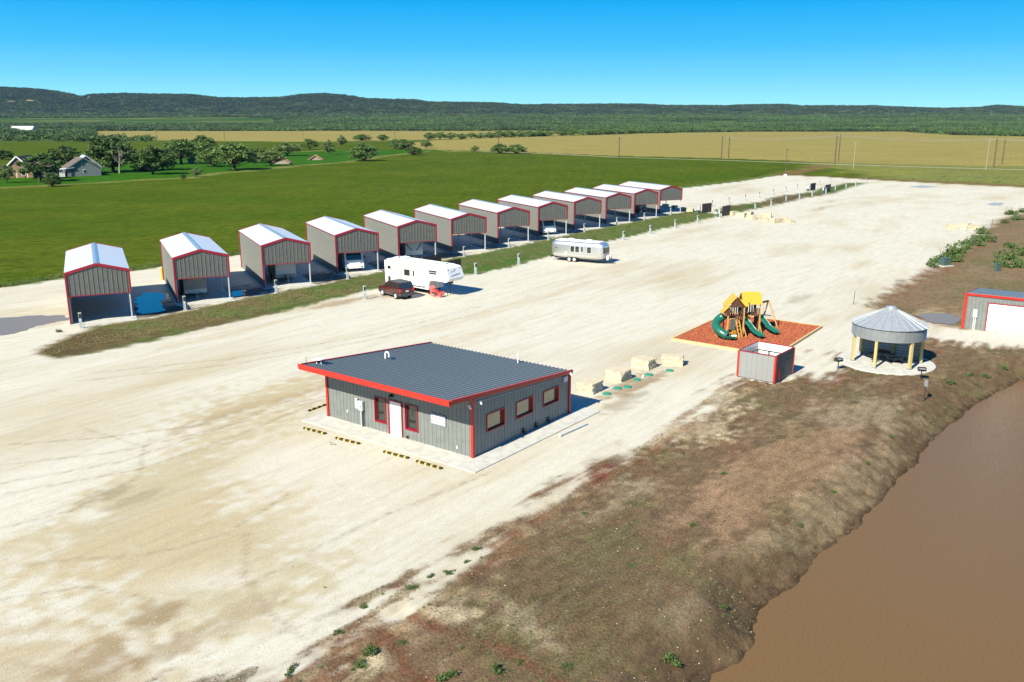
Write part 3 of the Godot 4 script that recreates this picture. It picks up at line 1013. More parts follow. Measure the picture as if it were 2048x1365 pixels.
func build_hills() -> void:
	var prof := [[-5200, 120], [-3900, 165], [-3200, 175], [-2585, 189], [-2434, 182], [-2310, 170], [-2211, 150], [-2182, 141], [-2135, 153], [-1983, 158], [-1831, 155], [-1629, 153], [-1504, 138], [-1377, 136], [-1175, 138], [-1072, 153], [-946, 158], [-845, 150], [-719, 131], [-491, 126], [-416, 116], [-61, 111], [66, 101], [193, 104], [522, 106], [700, 104], [776, 99], [1106, 97], [1157, 101], [1385, 104], [1461, 97], [1842, 97], [2020, 89], [2173, 84], [2376, 89], [2451, 99], [2502, 97], [2599, 92], [3200, 100], [5200, 110]]
	var rows := []
	var nr := 60
	var nc := 700
	hill_prof = prof
	var v := PackedVector3Array()
	var c := PackedColorArray()
	for j in nr + 1:
		for i in nc + 1:
			var x := -5200.0 + 10400.0 * i / nc
			var z := -3340.0 - 2000.0 * j / nr
			v.append(Vector3(x, hill_height(x, z), z))
			var k := nC.get_noise_2d(x * 0.006, z * 0.006)
			var cc := Color(0.045, 0.068, 0.034) * (1.0 + 0.3 * k)
			if k > 0.32 and z > -4000.0: cc = Color(0.10, 0.115, 0.045)
			if in_clearing(x, z): cc = Color(0.36, 0.28, 0.17)
			cc.a = 1.0
			c.append(cc)
	var idx := PackedInt32Array()
	for j in nr:
		for i in nc:
			var k := j * (nc + 1) + i
			idx.append_array(PackedInt32Array([k, k + nc + 2, k + 1, k, k + nc + 1, k + nc + 2]))
	var st := SurfaceTool.new()
	var a := []
	a.resize(Mesh.ARRAY_MAX)
	a[Mesh.ARRAY_VERTEX] = v
	a[Mesh.ARRAY_COLOR] = c
	a[Mesh.ARRAY_INDEX] = idx
	var am := ArrayMesh.new()
	am.add_surface_from_arrays(Mesh.PRIMITIVE_TRIANGLES, a)
	st.create_from(am, 0)
	st.generate_normals()
	describe(put(self, "hills", st.commit(), M.field), "", "", "", "structure")


var hill_prof := []


func in_clearing(x: float, z: float) -> bool:
	for q in [[-0.600, 4230.0, 0.012, 60.0], [-0.535, 4190.0, 0.017, 22.0], [-0.552, 4170.0, 0.007, 30.0], [-0.466, 4470.0, 0.003, 75.0], [-0.452, 4430.0, 0.002, 40.0], [-0.475, 4330.0, 0.005, 16.0], [0.292, 3385.0, 0.052, 34.0], [0.575, 4300.0, 0.004, 70.0], [0.592, 4350.0, 0.003, 60.0], [0.36, 3900.0, 0.007, 40.0], [-0.02, 3950.0, 0.005, 20.0]]:
		var a: float = (x / -z - q[0]) / q[2]
		var b: float = (-z - q[1]) / q[3]
		if a * a + b * b < 1.0 + 0.6 * nB.get_noise_2d(x * 0.03, z * 0.03): return true
	return false


func ridge_at(x: float) -> float:
	for k in hill_prof.size() - 1:
		if x <= hill_prof[k + 1][0]:
			var t: float = (x - hill_prof[k][0]) / float(hill_prof[k + 1][0] - hill_prof[k][0])
			return lerpf(hill_prof[k][1], hill_prof[k + 1][1], clampf(t, 0.0, 1.0))
	return hill_prof[-1][1]


func hill_height(x: float, z: float) -> float:
	var d := -z
	var crest := ridge_at(x * 4600.0 / d) - 6.0
	var foot := far_height(minf(d, 3350.0))
	var t := clampf((d - 3340.0) / 1260.0, 0.0, 1.0)
	var shape := pow(t, 1.5) * 0.55 + smoothstep(0.35, 1.0, t) * 0.45
	var h := lerpf(foot, crest, shape)
	h += nC.get_noise_2d(x * 0.0035, z * 0.0035) * 16.0 * sin(PI * t)
	if d > 4600.0: h = crest - (d - 4600.0) * 0.10
	return h


# ---------------------------------------------------------------- office
func framed_window(parent: Node, o: Vector3, u: Vector3, w: float, h: float, trim: Material, glass: Material) -> void:   # o is the lower left corner on the wall's outer face
	var n := u.cross(Vector3.UP).normalized()
	var b := MB.new()
	var t := 0.05
	var bs := Basis(u, Vector3.UP, n)
	b.box(o + u * (w * 0.5) + Vector3.UP * (-t * 0.5) + n * 0.01, Vector3(w + 2 * t, t, 0.10), bs)
	b.box(o + u * (w * 0.5) + Vector3.UP * (h + t * 0.5) + n * 0.01, Vector3(w + 2 * t, t, 0.10), bs)
	b.box(o + u * (-t * 0.5) + Vector3.UP * (h * 0.5) + n * 0.01, Vector3(t, h, 0.10), bs)
	b.box(o + u * (w + t * 0.5) + Vector3.UP * (h * 0.5) + n * 0.01, Vector3(t, h, 0.10), bs)
	var win := part(parent, "window", b, trim)
	var r := MB.new()   # reveal
	r.box(o + u * (w * 0.5) + Vector3.UP * 0.015 - n * 0.09, Vector3(w, 0.03, 0.12), bs)
	r.box(o + u * (w * 0.5) + Vector3.UP * (h - 0.015) - n * 0.09, Vector3(w, 0.03, 0.12), bs)
	r.box(o + u * 0.015 + Vector3.UP * (h * 0.5) - n * 0.09, Vector3(0.03, h - 0.06, 0.12), bs)
	r.box(o + u * (w - 0.015) + Vector3.UP * (h * 0.5) - n * 0.09, Vector3(0.03, h - 0.06, 0.12), bs)
	part(win, "reveal", r, trim)
	box_part(win, "pane", o + u * (w * 0.5) + Vector3.UP * (h * 0.5) - n * 0.12, Vector3(w - 0.04, h - 0.04, 0.02), glass, bs)


func build_office() -> void:
	var slab := MB.new()
	var oc := Vector3(-2.15, 0, -45.13)
	var turn := -0.645
	var root := thing("office_building", "low grey ribbed metal office with sloping dark roof and red trim on concrete apron", "building", oc, turn)
	var w := 11.67
	var d := 9.53
	var X := Vector3.RIGHT
	var Y := Vector3.UP
	var Z := Vector3.BACK
	var slope := 0.084
	var hf := 3.42   # wall top at the front
	var hb := hf - slope * d
	# front wall, seen with its door and two tall windows: x runs from the left end
	var front_holes := [Rect2(w - 7.5, 0.65, 0.86, 1.47), Rect2(w - 6.32, 0.06, 0.97, 2.08), Rect2(w - 5.0, 0.68, 0.92, 1.48)]
	sheets(root, "wall_panel", Vector3(-w, 0, 0), X, Y, w, func(_x): return hf, 0.06, front_holes, [], 0.914, 0.305, 0.03, M.wall_grey)
	var right_holes := [Rect2(1.25, 1.22, 1.55, 0.95), Rect2(4.0, 1.22, 1.58, 0.93), Rect2(6.75, 1.22, 1.56, 0.9)]
	sheets(root, "wall_panel", Vector3.ZERO, -Z, Y, d, func(x): return hf - slope * x, 0.06, right_holes, [], 0.914, 0.305, 0.03, M.wall_grey)
	sheets(root, "wall_panel", Vector3(-w, 0, -d), Z, Y, d, func(x): return hb + slope * x, 0.06, [], [], 0.914, 0.305, 0.03, M.wall_grey)
	sheets(root, "wall_panel", Vector3(0, 0, -d), -X, Y, w, func(_x): return hb, 0.06, [], [], 0.914, 0.305, 0.03, M.wall_grey)
	# corner trims
	for k in [Vector3(-w, 0, 0), Vector3(0, 0, 0), Vector3(0, 0, -d), Vector3(-w, 0, -d)]:
		var top: float = hf if k.z == 0.0 else hb
		box_part(root, "corner_trim", k + Vector3(0.02 if k.x == 0.0 else -0.02, top * 0.5 + 0.03, 0.02 if k.z == 0.0 else -0.02), Vector3(0.16, top - 0.06, 0.16), M.red_trim)
	# roof, one part for each sheet, running from the front edge down to the back
	var over := 1.92
	var len := over + d + 0.18
	var dir := Vector3(0, -slope, -1).normalized()
	var roof_o := Vector3(-w - 0.05, hf + 0.20 + slope * over, over)
	sheets(root, "roof_panel", roof_o, X, dir, w + 0.10, func(_x): return len, 0.0, [], [], 0.914, 0.305, 0.06, M.roof_dark, 0.05)
	# soffit, gutter and rake trims
	var sof := MB.new()
	sof.box(Vector3(-w * 0.5, hf + 0.06 + slope * over * 0.5, over * 0.5 + 0.08), Vector3(w, 0.03, over - 0.2), Basis(X, -slope))
	part(root, "soffit", sof, M.wall_grey)
	var gut := MB.new()
	gut.prism([Vector2(0, -0.30), Vector2(0.14, -0.30), Vector2(0.20, -0.10), Vector2(0.20, 0.06), Vector2(0.15, 0.06), Vector2(0.14, -0.04), Vector2(0, -0.04)], -0.16, w + 0.16, Basis(Z, Y, -X), Vector3(0, hf + 0.26 + slope * over, over - 0.02))
	part(root, "gutter", gut, M.red_trim)
	for sx in [-w - 0.11, 0.11]:
		var rk := MB.new()
		rk.bar(Vector3(sx, hf + 0.17 + slope * over, over - 0.03), Vector3(sx, hf + 0.17 - slope * (d + 0.2), -d - 0.2), 0.11, 0.24)
		part(root, "rake_trim", rk, M.red_trim)
	box_part(root, "back_trim", Vector3(-w * 0.5, hb + 0.08, -d - 0.12), Vector3(w, 0.12, 0.05), M.wall_grey)
	# windows and door
	for h in [front_holes[0], front_holes[2]]:
		framed_window(root, Vector3(-w + h.position.x, h.position.y, 0.0), X, h.size.x, h.size.y, M.crimson_trim, M.glass_dark)
	for h in right_holes:
		framed_window(root, Vector3(0, h.position.y, -h.position.x), -Z, h.size.x, h.size.y, M.red_trim, M.glass_coated)
	var dx := -6.32 + 0.485
	var fr := MB.new()
	fr.box(Vector3(dx - 0.53, 1.07, 0.02), Vector3(0.09, 2.08, 0.10))
	fr.box(Vector3(dx + 0.53, 1.07, 0.02), Vector3(0.09, 2.08, 0.10))
	fr.box(Vector3(dx, 2.17, 0.02), Vector3(1.15, 0.09, 0.10))
	part(root, "door_frame", fr, M.crimson_trim)
	var door := box_part(root, "door", Vector3(dx, 1.08, -0.03), Vector3(0.96, 2.04, 0.05), M.white_paint)
	var hd := MB.new()
	hd.tube(Vector3(dx - 0.38, 1.0, -0.005), Vector3(dx - 0.38, 1.0, 0.06), 0.025, 0.025, 8)
	hd.box(Vector3(dx - 0.33, 1.0, 0.06), Vector3(0.13, 0.03, 0.03))
	part(door, "handle", hd, M.pale_grey)
	for k in 2:
		text(door, "lettering", ["RESTROOMS", "LAUNDRY"][k], 0.075, M.mid_grey, Transform3D(Basis.IDENTITY, Vector3(dx, 1.58 - 0.11 * k, -0.002)))
	# lamp over the door
	var lamp := MB.new()
	lamp.tube(Vector3(dx, 2.62, 0.0), Vector3(dx, 2.72, 0.28), 0.02, 0.02, 6)
	lamp.lathe(Vector3(dx, 2.56, 0.30), [Vector2(0.03, 0.16), Vector2(0.08, 0.10), Vector2(0.20, 0.0), Vector2(0.185, 0.0), Vector2(0.05, 0.09)], 12)
	part(root, "barn_lamp", lamp, M.black)
	# sign with two boards
	var sb := box_part(root, "sign_board", Vector3(-2.45, 1.75, 0.055), Vector3(1.10, 0.62, 0.03), M.sign_blue)
	for k in 2:
		box_part(sb, "sign_strip", Vector3(-2.45 + 0.02 * k, 1.88 - 0.25 * k, 0.076), Vector3(0.96, 0.2, 0.012), M.white_paint)
		text(sb, "lettering", ["Restrooms", "& Laundromat"][k], [0.17, 0.14][k], M.sign_red, Transform3D(Basis.IDENTITY, Vector3(-2.45 + 0.02 * k, 1.875 - 0.25 * k, 0.086)))
	# electric meter
	var mt := box_part(root, "meter_box", Vector3(-8.62, 1.38, 0.13), Vector3(0.42, 0.58, 0.16), M.meter_grey)
	var dial := MB.new()
	dial.tube(Vector3(-8.58, 1.42, 0.21), Vector3(-8.58, 1.42, 0.27), 0.09, 0.08, 12)
	part(mt, "dial", dial, M.pale_grey)
	box_part(mt, "breaker_box", Vector3(-9.0, 1.45, 0.10), Vector3(0.2, 0.62, 0.12), M.pale_grey)
	tube_part(mt, "conduit", Vector3(-8.62, 0.02, 0.12), Vector3(-8.62, 1.1, 0.12), 0.055, M.meter_grey)
	tube_part(mt, "conduit", Vector3(-8.45, 0.02, 0.10), Vector3(-8.45, 1.1, 0.10), 0.022, M.dark_metal)
	for k in [[-9.9, 0.75], [-1.1, 0.42]]:
		box_part(root, "outlet_cover", Vector3(k[0], k[1], 0.04), Vector3(0.09, 0.14, 0.04), M.white_paint)
	box_part(root, "hose_tap", Vector3(-4.85, 0.2, 0.08), Vector3(0.08, 0.14, 0.16), M.dark_metal)
	# right wall details: cameras, cable, access box, dryer vents
	var cable := MB.new()
	cable.tube(Vector3(0.05, 3.18, -0.3), Vector3(0.05, 2.58, -8.85), 0.012, 0.012, 5)
	part(root, "cable", cable, M.pale_grey)
	box_part(root, "junction_box", Vector3(0.08, 2.44, -9.02), Vector3(0.1, 0.32, 0.4), M.pale_grey)
	for k in [Vector3(0.12, 3.12, -0.55), Vector3(-0.05, 3.0, 0.16), Vector3(0.16, 2.68, -9.45)]:
		var cm := MB.new()
		cm.tube(k, k + Vector3(0.14, -0.02, 0.10), 0.06, 0.06, 10)
		cm.box(k + Vector3(0, 0.05, 0), Vector3(0.12, 0.10, 0.12))
		part(root, "camera", cm, M.white_paint)
	for k in 3:
		var vb := MB.new()
		vb.box(Vector3(0.07, 0.30, -4.66 - 1.27 * k), Vector3(0.09, 0.22, 0.22))
		vb.tube(Vector3(0.10, 0.24, -4.66 - 1.27 * k), Vector3(0.20, 0.16, -4.66 - 1.27 * k), 0.08, 0.09, 10)
		part(root, "dryer_vent", vb, M.dark_metal)
	# roof fittings
	var on_roof := func(x: float, z: float) -> Vector3: return Vector3(x, hf + 0.22 + slope * z, z)
	var pv := MB.new()
	var q: Vector3 = on_roof.call(-9.6, -3.2)
	for k in 7:
		var t0 := PI * k / 7.0
		var t1 := PI * (k + 1) / 7.0
		pv.tube(q + Vector3(-cos(t0) * 0.16, 0.34 + sin(t0) * 0.16, 0), q + Vector3(-cos(t1) * 0.16, 0.34 + sin(t1) * 0.16, 0), 0.05, 0.05, 8)
	pv.tube(q + Vector3(-0.16, -0.05, 0), q + Vector3(-0.16, 0.36, 0), 0.05, 0.05, 8)
	pv.tube(q + Vector3(0.16, 0.18, 0), q + Vector3(0.16, 0.36, 0), 0.05, 0.05, 8)
	part(root, "vent_pipe", pv, M.white_paint)
	q = on_roof.call(-3.6, -9.0)
	tube_part(root, "vent_pipe", q + Vector3(0, -0.05, 0), q + Vector3(0, 0.75, 0), 0.035, M.white_paint)
	q = on_roof.call(-11.3, 0.9)
	var pan := MB.new()
	pan.box(q + Vector3(0, 0.30, 0), Vector3(0.85, 0.03, 0.5), Basis(Vector3(0, 0, 1), 0.12))
	pan.tube(q + Vector3(-0.2, -0.05, 0), q + Vector3(-0.2, 0.29, 0), 0.025, 0.025, 6)
	pan.tube(q + Vector3(0.2, -0.05, 0), q + Vector3(0.2, 0.29, 0), 0.025, 0.025, 6)
	part(root, "roof_panel_antenna", pan, M.white_paint)
	q = on_roof.call(-11.45, 1.75)
	tube_part(root, "antenna", q + Vector3(0, -0.05, 0), q + Vector3(0, 0.52, 0), 0.015, M.dark_metal)
	# concrete apron
	var ap := MB.new()
	var bs := Basis(Y, turn)
	ap.prism([Vector2(-12.4, -1.55), Vector2(1.43, -1.55), Vector2(1.43, 11.0), Vector2(-0.1, 11.1), Vector2(-0.1, 9.7), Vector2(-11.9, 9.7), Vector2(-12.4, 9.0)], -0.25, 0.055, bs * Basis(X, -PI * 0.5), oc)
	describe(part(self, "concrete_apron", ap, M.concrete), "", "", "", "structure")


# ---------------------------------------------------------------- carports
const CW := 5.24
const CD := 15.3
const CE := 4.72
const CR := 5.42
const CT := 0.448


func carport_at(i: int) -> Vector3:
	return Vector3(-40.23 + 6.354 * i, 0, -77.85 - 9.0 * i)


func build_carports() -> void:
	var labels := ["empty grey carport with red trim at the puddle end of its row", "grey and red carport sheltering a grey box trailer, blue puddle along its wall", "grey and red carport with a white box trailer and tongue jack under it", "grey and red carport holding a motorhome with a white lower panel", "grey and red carport behind the white fifth wheel, swoosh-fronted trailer inside", "empty grey and red carport, next past the one with the swoosh-fronted trailer", "empty grey and red carport, second past the one with the swoosh-fronted trailer", "grey and red carport with a white truck under it, behind the silver trailer", "empty grey and red carport, next past the one with the white truck", "empty grey and red carport, second past the one with the white truck", "grey and red carport with an off-road car and spare wheel under it", "empty grey and red carport at the gravel end of its row, stone blocks behind it"]
	var X := Vector3.RIGHT
	var Y := Vector3.UP
	var Z := Vector3.BACK
	var root := thing("carport", labels[0], "carport", carport_at(0), CT, "carports in a row")
	var top := func(x: float) -> float: return CE + (CR - CE) * (1.0 - absf(x - CW * 0.5) / (CW * 0.5))
	var gb := 2.62
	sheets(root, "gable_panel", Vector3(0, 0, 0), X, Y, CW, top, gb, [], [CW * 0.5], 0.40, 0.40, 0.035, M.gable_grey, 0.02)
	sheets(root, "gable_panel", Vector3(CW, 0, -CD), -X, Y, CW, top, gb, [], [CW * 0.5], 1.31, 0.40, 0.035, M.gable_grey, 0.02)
	sheets(root, "wall_panel", Vector3(0, 0, -CD), Z, Y, CD, func(_x): return CE, 0.0, [], [], 0.9, 0.30, 0.02, M.carport_grey, 0.02)
	sheets(root, "wall_panel", Vector3(CW, 0, 0), -Z, Y, CD, func(_x): return CE, gb, [], [], 1.8, 0.30, 0.02, M.carport_grey, 0.02)
	var hw := CW * 0.5 + 0.10
	var rise := CR - CE
	var sl := Vector2(CW * 0.5, rise).normalized()
	var sw := Vector2(hw, rise * hw / (CW * 0.5)).length()
	sheets(root, "roof_panel", Vector3(-0.10, CE + 0.03 - rise * 0.10 / (CW * 0.5), 0.06), -Z, Vector3(sl.x, sl.y, 0), CD + 0.12, func(_x): return sw - 0.06, 0.0, [], [], 1.8, 0.30, 0.015, M.galvalume, 0.02)
	sheets(root, "roof_panel", Vector3(CW + 0.10, CE + 0.03 - rise * 0.10 / (CW * 0.5), -CD - 0.06), Z, Vector3(-sl.x, sl.y, 0), CD + 0.12, func(_x): return sw - 0.06, 0.0, [], [], 1.8, 0.30, 0.015, M.galvalume, 0.02)
	var rc := MB.new()
	rc.prism([Vector2(-0.26, -0.045), Vector2(0.26, -0.045), Vector2(0, 0.035)], -CD - 0.07, 0.07, Basis.IDENTITY, Vector3(CW * 0.5, CR + 0.055, 0))
	part(root, "ridge_cap", rc, M.ridge_metal)
	for z in [0.045, -CD - 0.045]:
		for s in [-1.0, 1.0]:
			var rk := MB.new()
			rk.bar(Vector3(CW * 0.5 + s * (CW * 0.5 + 0.10), CE - 0.06, z), Vector3(CW * 0.5 + s * 0.004, CR - 0.03, z), 0.07, 0.25)
			part(root, "rake_trim", rk, M.crimson_trim)
	for s in [0.0, 1.0]:
		var et := MB.new()
		et.box(Vector3(s * CW + (0.07 if s > 0.5 else -0.07), CE - 0.06, -CD * 0.5), Vector3(0.06, 0.08, CD))
		part(root, "eave_trim", et, M.crimson_trim)
	box_part(root, "corner_trim", Vector3(-0.03, CE * 0.5 - 0.04, 0.03), Vector3(0.15, CE - 0.1, 0.14), M.crimson_trim)
	box_part(root, "corner_trim", Vector3(-0.03, CE * 0.5 - 0.04, -CD - 0.03), Vector3(0.15, CE - 0.1, 0.14), M.crimson_trim)
	for z in [0.03, -CD - 0.03]:
		box_part(root, "corner_trim", Vector3(CW + 0.03, (CE + gb) * 0.5 - 0.04, z), Vector3(0.15, CE - gb, 0.14), M.crimson_trim)
		box_part(root, "header_trim", Vector3(CW * 0.5, gb - 0.03, z), Vector3(CW - 0.12, 0.06, 0.07), M.crimson_trim)
	for k in 4:
		box_part(root, "post", Vector3(CW - 0.10, (gb + 0.4) * 0.5, -0.08 - (CD - 0.16) * k / 3.0), Vector3(0.11, gb + 0.4, 0.11), M.pale_grey)
	for k in 4:
		box_part(root, "frame_tube", Vector3(0.10, CE * 0.5, -0.12 - (CD - 0.24) * k / 3.0), Vector3(0.08, CE - 0.05, 0.08), M.pale_grey)
		var tr := MB.new()
		var z := -0.12 - (CD - 0.24) * k / 3.0
		tr.bar(Vector3(0.08, CE - 0.08, z), Vector3(CW * 0.5, CR - 0.1, z), 0.07, 0.07)
		tr.bar(Vector3(CW - 0.08, CE - 0.08, z), Vector3(CW * 0.5, CR - 0.1, z), 0.07, 0.07)
		part(root, "rafter", tr, M.pale_grey)
	box_part(root, "slab", Vector3(CW * 0.5 + 0.05, -0.06, -CD * 0.5 + 0.25), Vector3(CW + 0.5, 0.22, CD + 0.9), M.concrete)
	for i in range(1, 12):
		copy_of(root, carport_at(i), CT, labels[i], "carports in a row")
	# yellow guard posts at two rear corners
	for k in 2:
		var o := thing("guard_post", ["yellow pipe guard post at rear wall of carport with the grey box trailer", "yellow pipe guard post at rear wall of carport with the white box trailer"][k], "bollard", [Vector3(-40.93, 0, -101.2), Vector3(-34.31, 0, -110.2)][k], 0, "yellow guard posts")
		var b := MB.new()
		b.lathe(Vector3.ZERO, [Vector2(0.0, 1.5), Vector2(0.12, 1.46), Vector2(0.16, 1.38), Vector2(0.16, -0.1)], 14)
		part(o, "pipe", b, M.yellow_paint)


# ---------------------------------------------------------------- storage shed at the right
func build_shed() -> void:
	var o := Vector3(40.43, 0, -76.39)
	var turn := -0.632
	var root := thing("storage_shed", "grey metal shed with red corner trim and wide white roll-up door", "shed", o, turn)
	var X := Vector3.RIGHT
	var Y := Vector3.UP
	var Z := Vector3.BACK
	var w := 7.6
	var d := 6.4
	var hf := 3.12
	var hb := 2.55
	var sl := (hf - hb) / d
	var hole := [Rect2(1.82, 0.02, 3.3, 2.48)]
	sheets(root, "wall_panel", Vector3.ZERO, X, Y, w, func(_x): return hf, 0.0, hole, [], 0.914, 0.305, 0.03, M.wall_grey)
	sheets(root, "wall_panel", Vector3(0, 0, -d), Z, Y, d, func(x): return hb + sl * x, 0.0, [], [], 0.914, 0.305, 0.03, M.wall_grey)
	sheets(root, "wall_panel", Vector3(w, 0, 0), -Z, Y, d, func(x): return hf - sl * x, 0.0, [], [], 1.83, 0.305, 0.03, M.wall_grey)
	sheets(root, "wall_panel", Vector3(w, 0, -d), -X, Y, w, func(_x): return hb, 0.0, [], [], 1.83, 0.305, 0.03, M.wall_grey)
	var dir := Vector3(0, -sl, -1).normalized()
	sheets(root, "roof_panel", Vector3(-0.05, hf + 0.14, 0.1), X, dir, w + 0.1, func(_x): return d + 0.35, 0.0, [], [], 0.914, 0.305, 0.045, M.roof_dark, 0.04)
	box_part(root, "fascia", Vector3(w * 0.5, hf + 0.03, 0.08), Vector3(w + 0.24, 0.2, 0.08), M.red_trim)
	var rk := MB.new()
	rk.bar(Vector3(-0.11, hf + 0.07, 0.1), Vector3(-0.11, hb + 0.07, -d - 0.1), 0.08, 0.18)
	part(root, "rake_trim", rk, M.red_trim)
	for k in [Vector3(-0.02, 0, 0.02), Vector3(w + 0.02, 0, 0.02)]:
		box_part(root, "corner_trim", k + Vector3(0, hf * 0.5 - 0.04, 0), Vector3(0.22, hf - 0.1, 0.18), M.red_trim)
	var dr := box_part(root, "roll_up_door", Vector3(3.47, 1.26, -0.05), Vector3(3.28, 2.46, 0.04), M.white_paint)
	for k in 5:
		box_part(dr, "slat", Vector3(3.47, 0.27 + 0.49 * k, -0.022), Vector3(3.26, 0.455, 0.02), M.white_gloss)
	box_part(root, "door_trim", Vector3(1.78, 1.26, 0.03), Vector3(0.07, 2.48, 0.06), M.crimson_trim)
	box_part(root, "door_trim", Vector3(3.47, 2.54, 0.03), Vector3(3.45, 0.07, 0.06), M.crimson_trim)
	box_part(root, "door_trim", Vector3(5.17, 1.26, 0.03), Vector3(0.07, 2.48, 0.06), M.crimson_trim)
	box_part(root, "door_latch", Vector3(4.95, 1.2, 0.02), Vector3(0.16, 0.06, 0.08), M.dark_metal)
	var pb := box_part(root, "breaker_box", Vector3(0.86, 1.5, 0.10), Vector3(0.36, 0.72, 0.14), M.meter_grey)
	for k in 2:
		tube_part(pb, "conduit", Vector3(0.80 + 0.13 * k, -0.05, 0.10), Vector3(0.80 + 0.13 * k, 1.14, 0.10), 0.03, M.white_paint)


# ---------------------------------------------------------------- waste-bin screen
func build_waste_screen() -> void:
	var o := Vector3(18.49, 0, -59.17)
	var u := Vector3(18.49 - 16.35, 0, -59.17 + 60.91)
	var turn := -atan2(u.z, u.x)
	var root := thing("waste_screen", "open-topped square enclosure of grey ribbed metal with red corners, white inside", "enclosure", o, turn)
	var X := Vector3.RIGHT
	var Y := Vector3.UP
	var Z := Vector3.BACK
	var w := u.length()
	var d := 3.28
	var h := 2.02
	var t := func(_x): return h
	sheets(root, "wall_panel", Vector3(-w, 0, 0), X, Y, w, t, 0.10, [], [], 0.4, 0.4, 0.022, M.mid_grey)
	sheets(root, "wall_panel", Vector3(0, 0, 0), -Z, Y, d, t, 0.10, [], [], 0.3, 0.3, 0.035, M.gable_grey)
	sheets(root, "wall_panel", Vector3(-w, 0, -d), Z, Y, d, t, 0.10, [], [], 0.914, 0.305, 0.03, M.wall_grey)
	sheets(root, "wall_panel", Vector3(0, 0, -d), -X, Y, w, t, 0.10, [], [], 0.914, 0.305, 0.03, M.wall_grey)
	# white liners on the inside faces
	sheets(root, "liner_panel", Vector3(0, 0, -d + 0.06), -X, Y, w, t, 0.1, [], [], 9.0, 9.0, 0.0, M.white_paint, 0.02)
	sheets(root, "liner_panel", Vector3(-w + 0.06, 0, 0), -Z, Y, d, t, 0.1, [], [], 0.3, 0.3, 0.02, M.pale_grey, 0.02)
	for a in [[Vector3(-w, h, 0), Vector3(0, h, 0)], [Vector3(0, h, 0), Vector3(0, h, -d)], [Vector3(0, h, -d), Vector3(-w, h, -d)], [Vector3(-w, h, -d), Vector3(-w, h, 0)]]:
		var b := MB.new()
		b.bar(a[0] + (a[1] - a[0]).normalized() * 0.07 + Y * 0.02, a[1] - (a[1] - a[0]).normalized() * 0.07 + Y * 0.02, 0.10, 0.05)
		part(root, "cap_trim", b, M.crimson_trim)
		var rl := MB.new()
		rl.bar(a[0].lerp(Vector3(-w * 0.5, h, -d * 0.5), 0.07) - Y * 0.55, a[1].lerp(Vector3(-w * 0.5, h, -d * 0.5), 0.07) - Y * 0.55, 0.05, 0.05)
		part(root, "inner_rail", rl, M.dark_metal)
	for k in [Vector3(0, 0, 0), Vector3(-w, 0, 0), Vector3(0, 0, -d), Vector3(-w, 0, -d)]:
		box_part(root, "corner_trim", k + Vector3(0, h * 0.5 + 0.05, 0), Vector3(0.13, h - 0.1, 0.13), M.red_trim)
	box_part(root, "gate_edge", Vector3(0.05, 1.05, -0.16), Vector3(0.06, 1.9, 0.12), M.crimson_trim)
	box_part(root, "gate_latch", Vector3(0.09, 0.5, -0.62), Vector3(0.05, 0.75, 0.12), M.crimson_trim)
	box_part(root, "gate_hinge", Vector3(0.09, 1.5, -0.05), Vector3(0.05, 0.1, 0.12), M.black)
	box_part(root, "gate_hinge", Vector3(0.09, 0.55, -0.05), Vector3(0.05, 0.1, 0.12), M.black)
	tube_part(root, "standpipe", Vector3(-1.3, 0.0, -1.9), Vector3(-1.3, 1.85, -1.9), 0.06, M.dark_metal)
	tube_part(root, "standpipe", Vector3(-1.2, 0.0, -1.6), Vector3(-1.2, 1.5, -1.6), 0.05, M.dark_metal)
	box_part(root, "control_box", Vector3(-1.55, 1.35, -1.2), Vector3(0.25, 0.3, 0.2), M.mid_grey)
	tube_part(root, "standpipe", Vector3(-1.55, 0.0, -1.2), Vector3(-1.55, 1.2, -1.2), 0.03, M.mid_grey)
	box_part(root, "floor_slab", Vector3(-w * 0.5, 0.0, -d * 0.5), Vector3(w - 0.2, 0.1, d - 0.2), M.concrete)


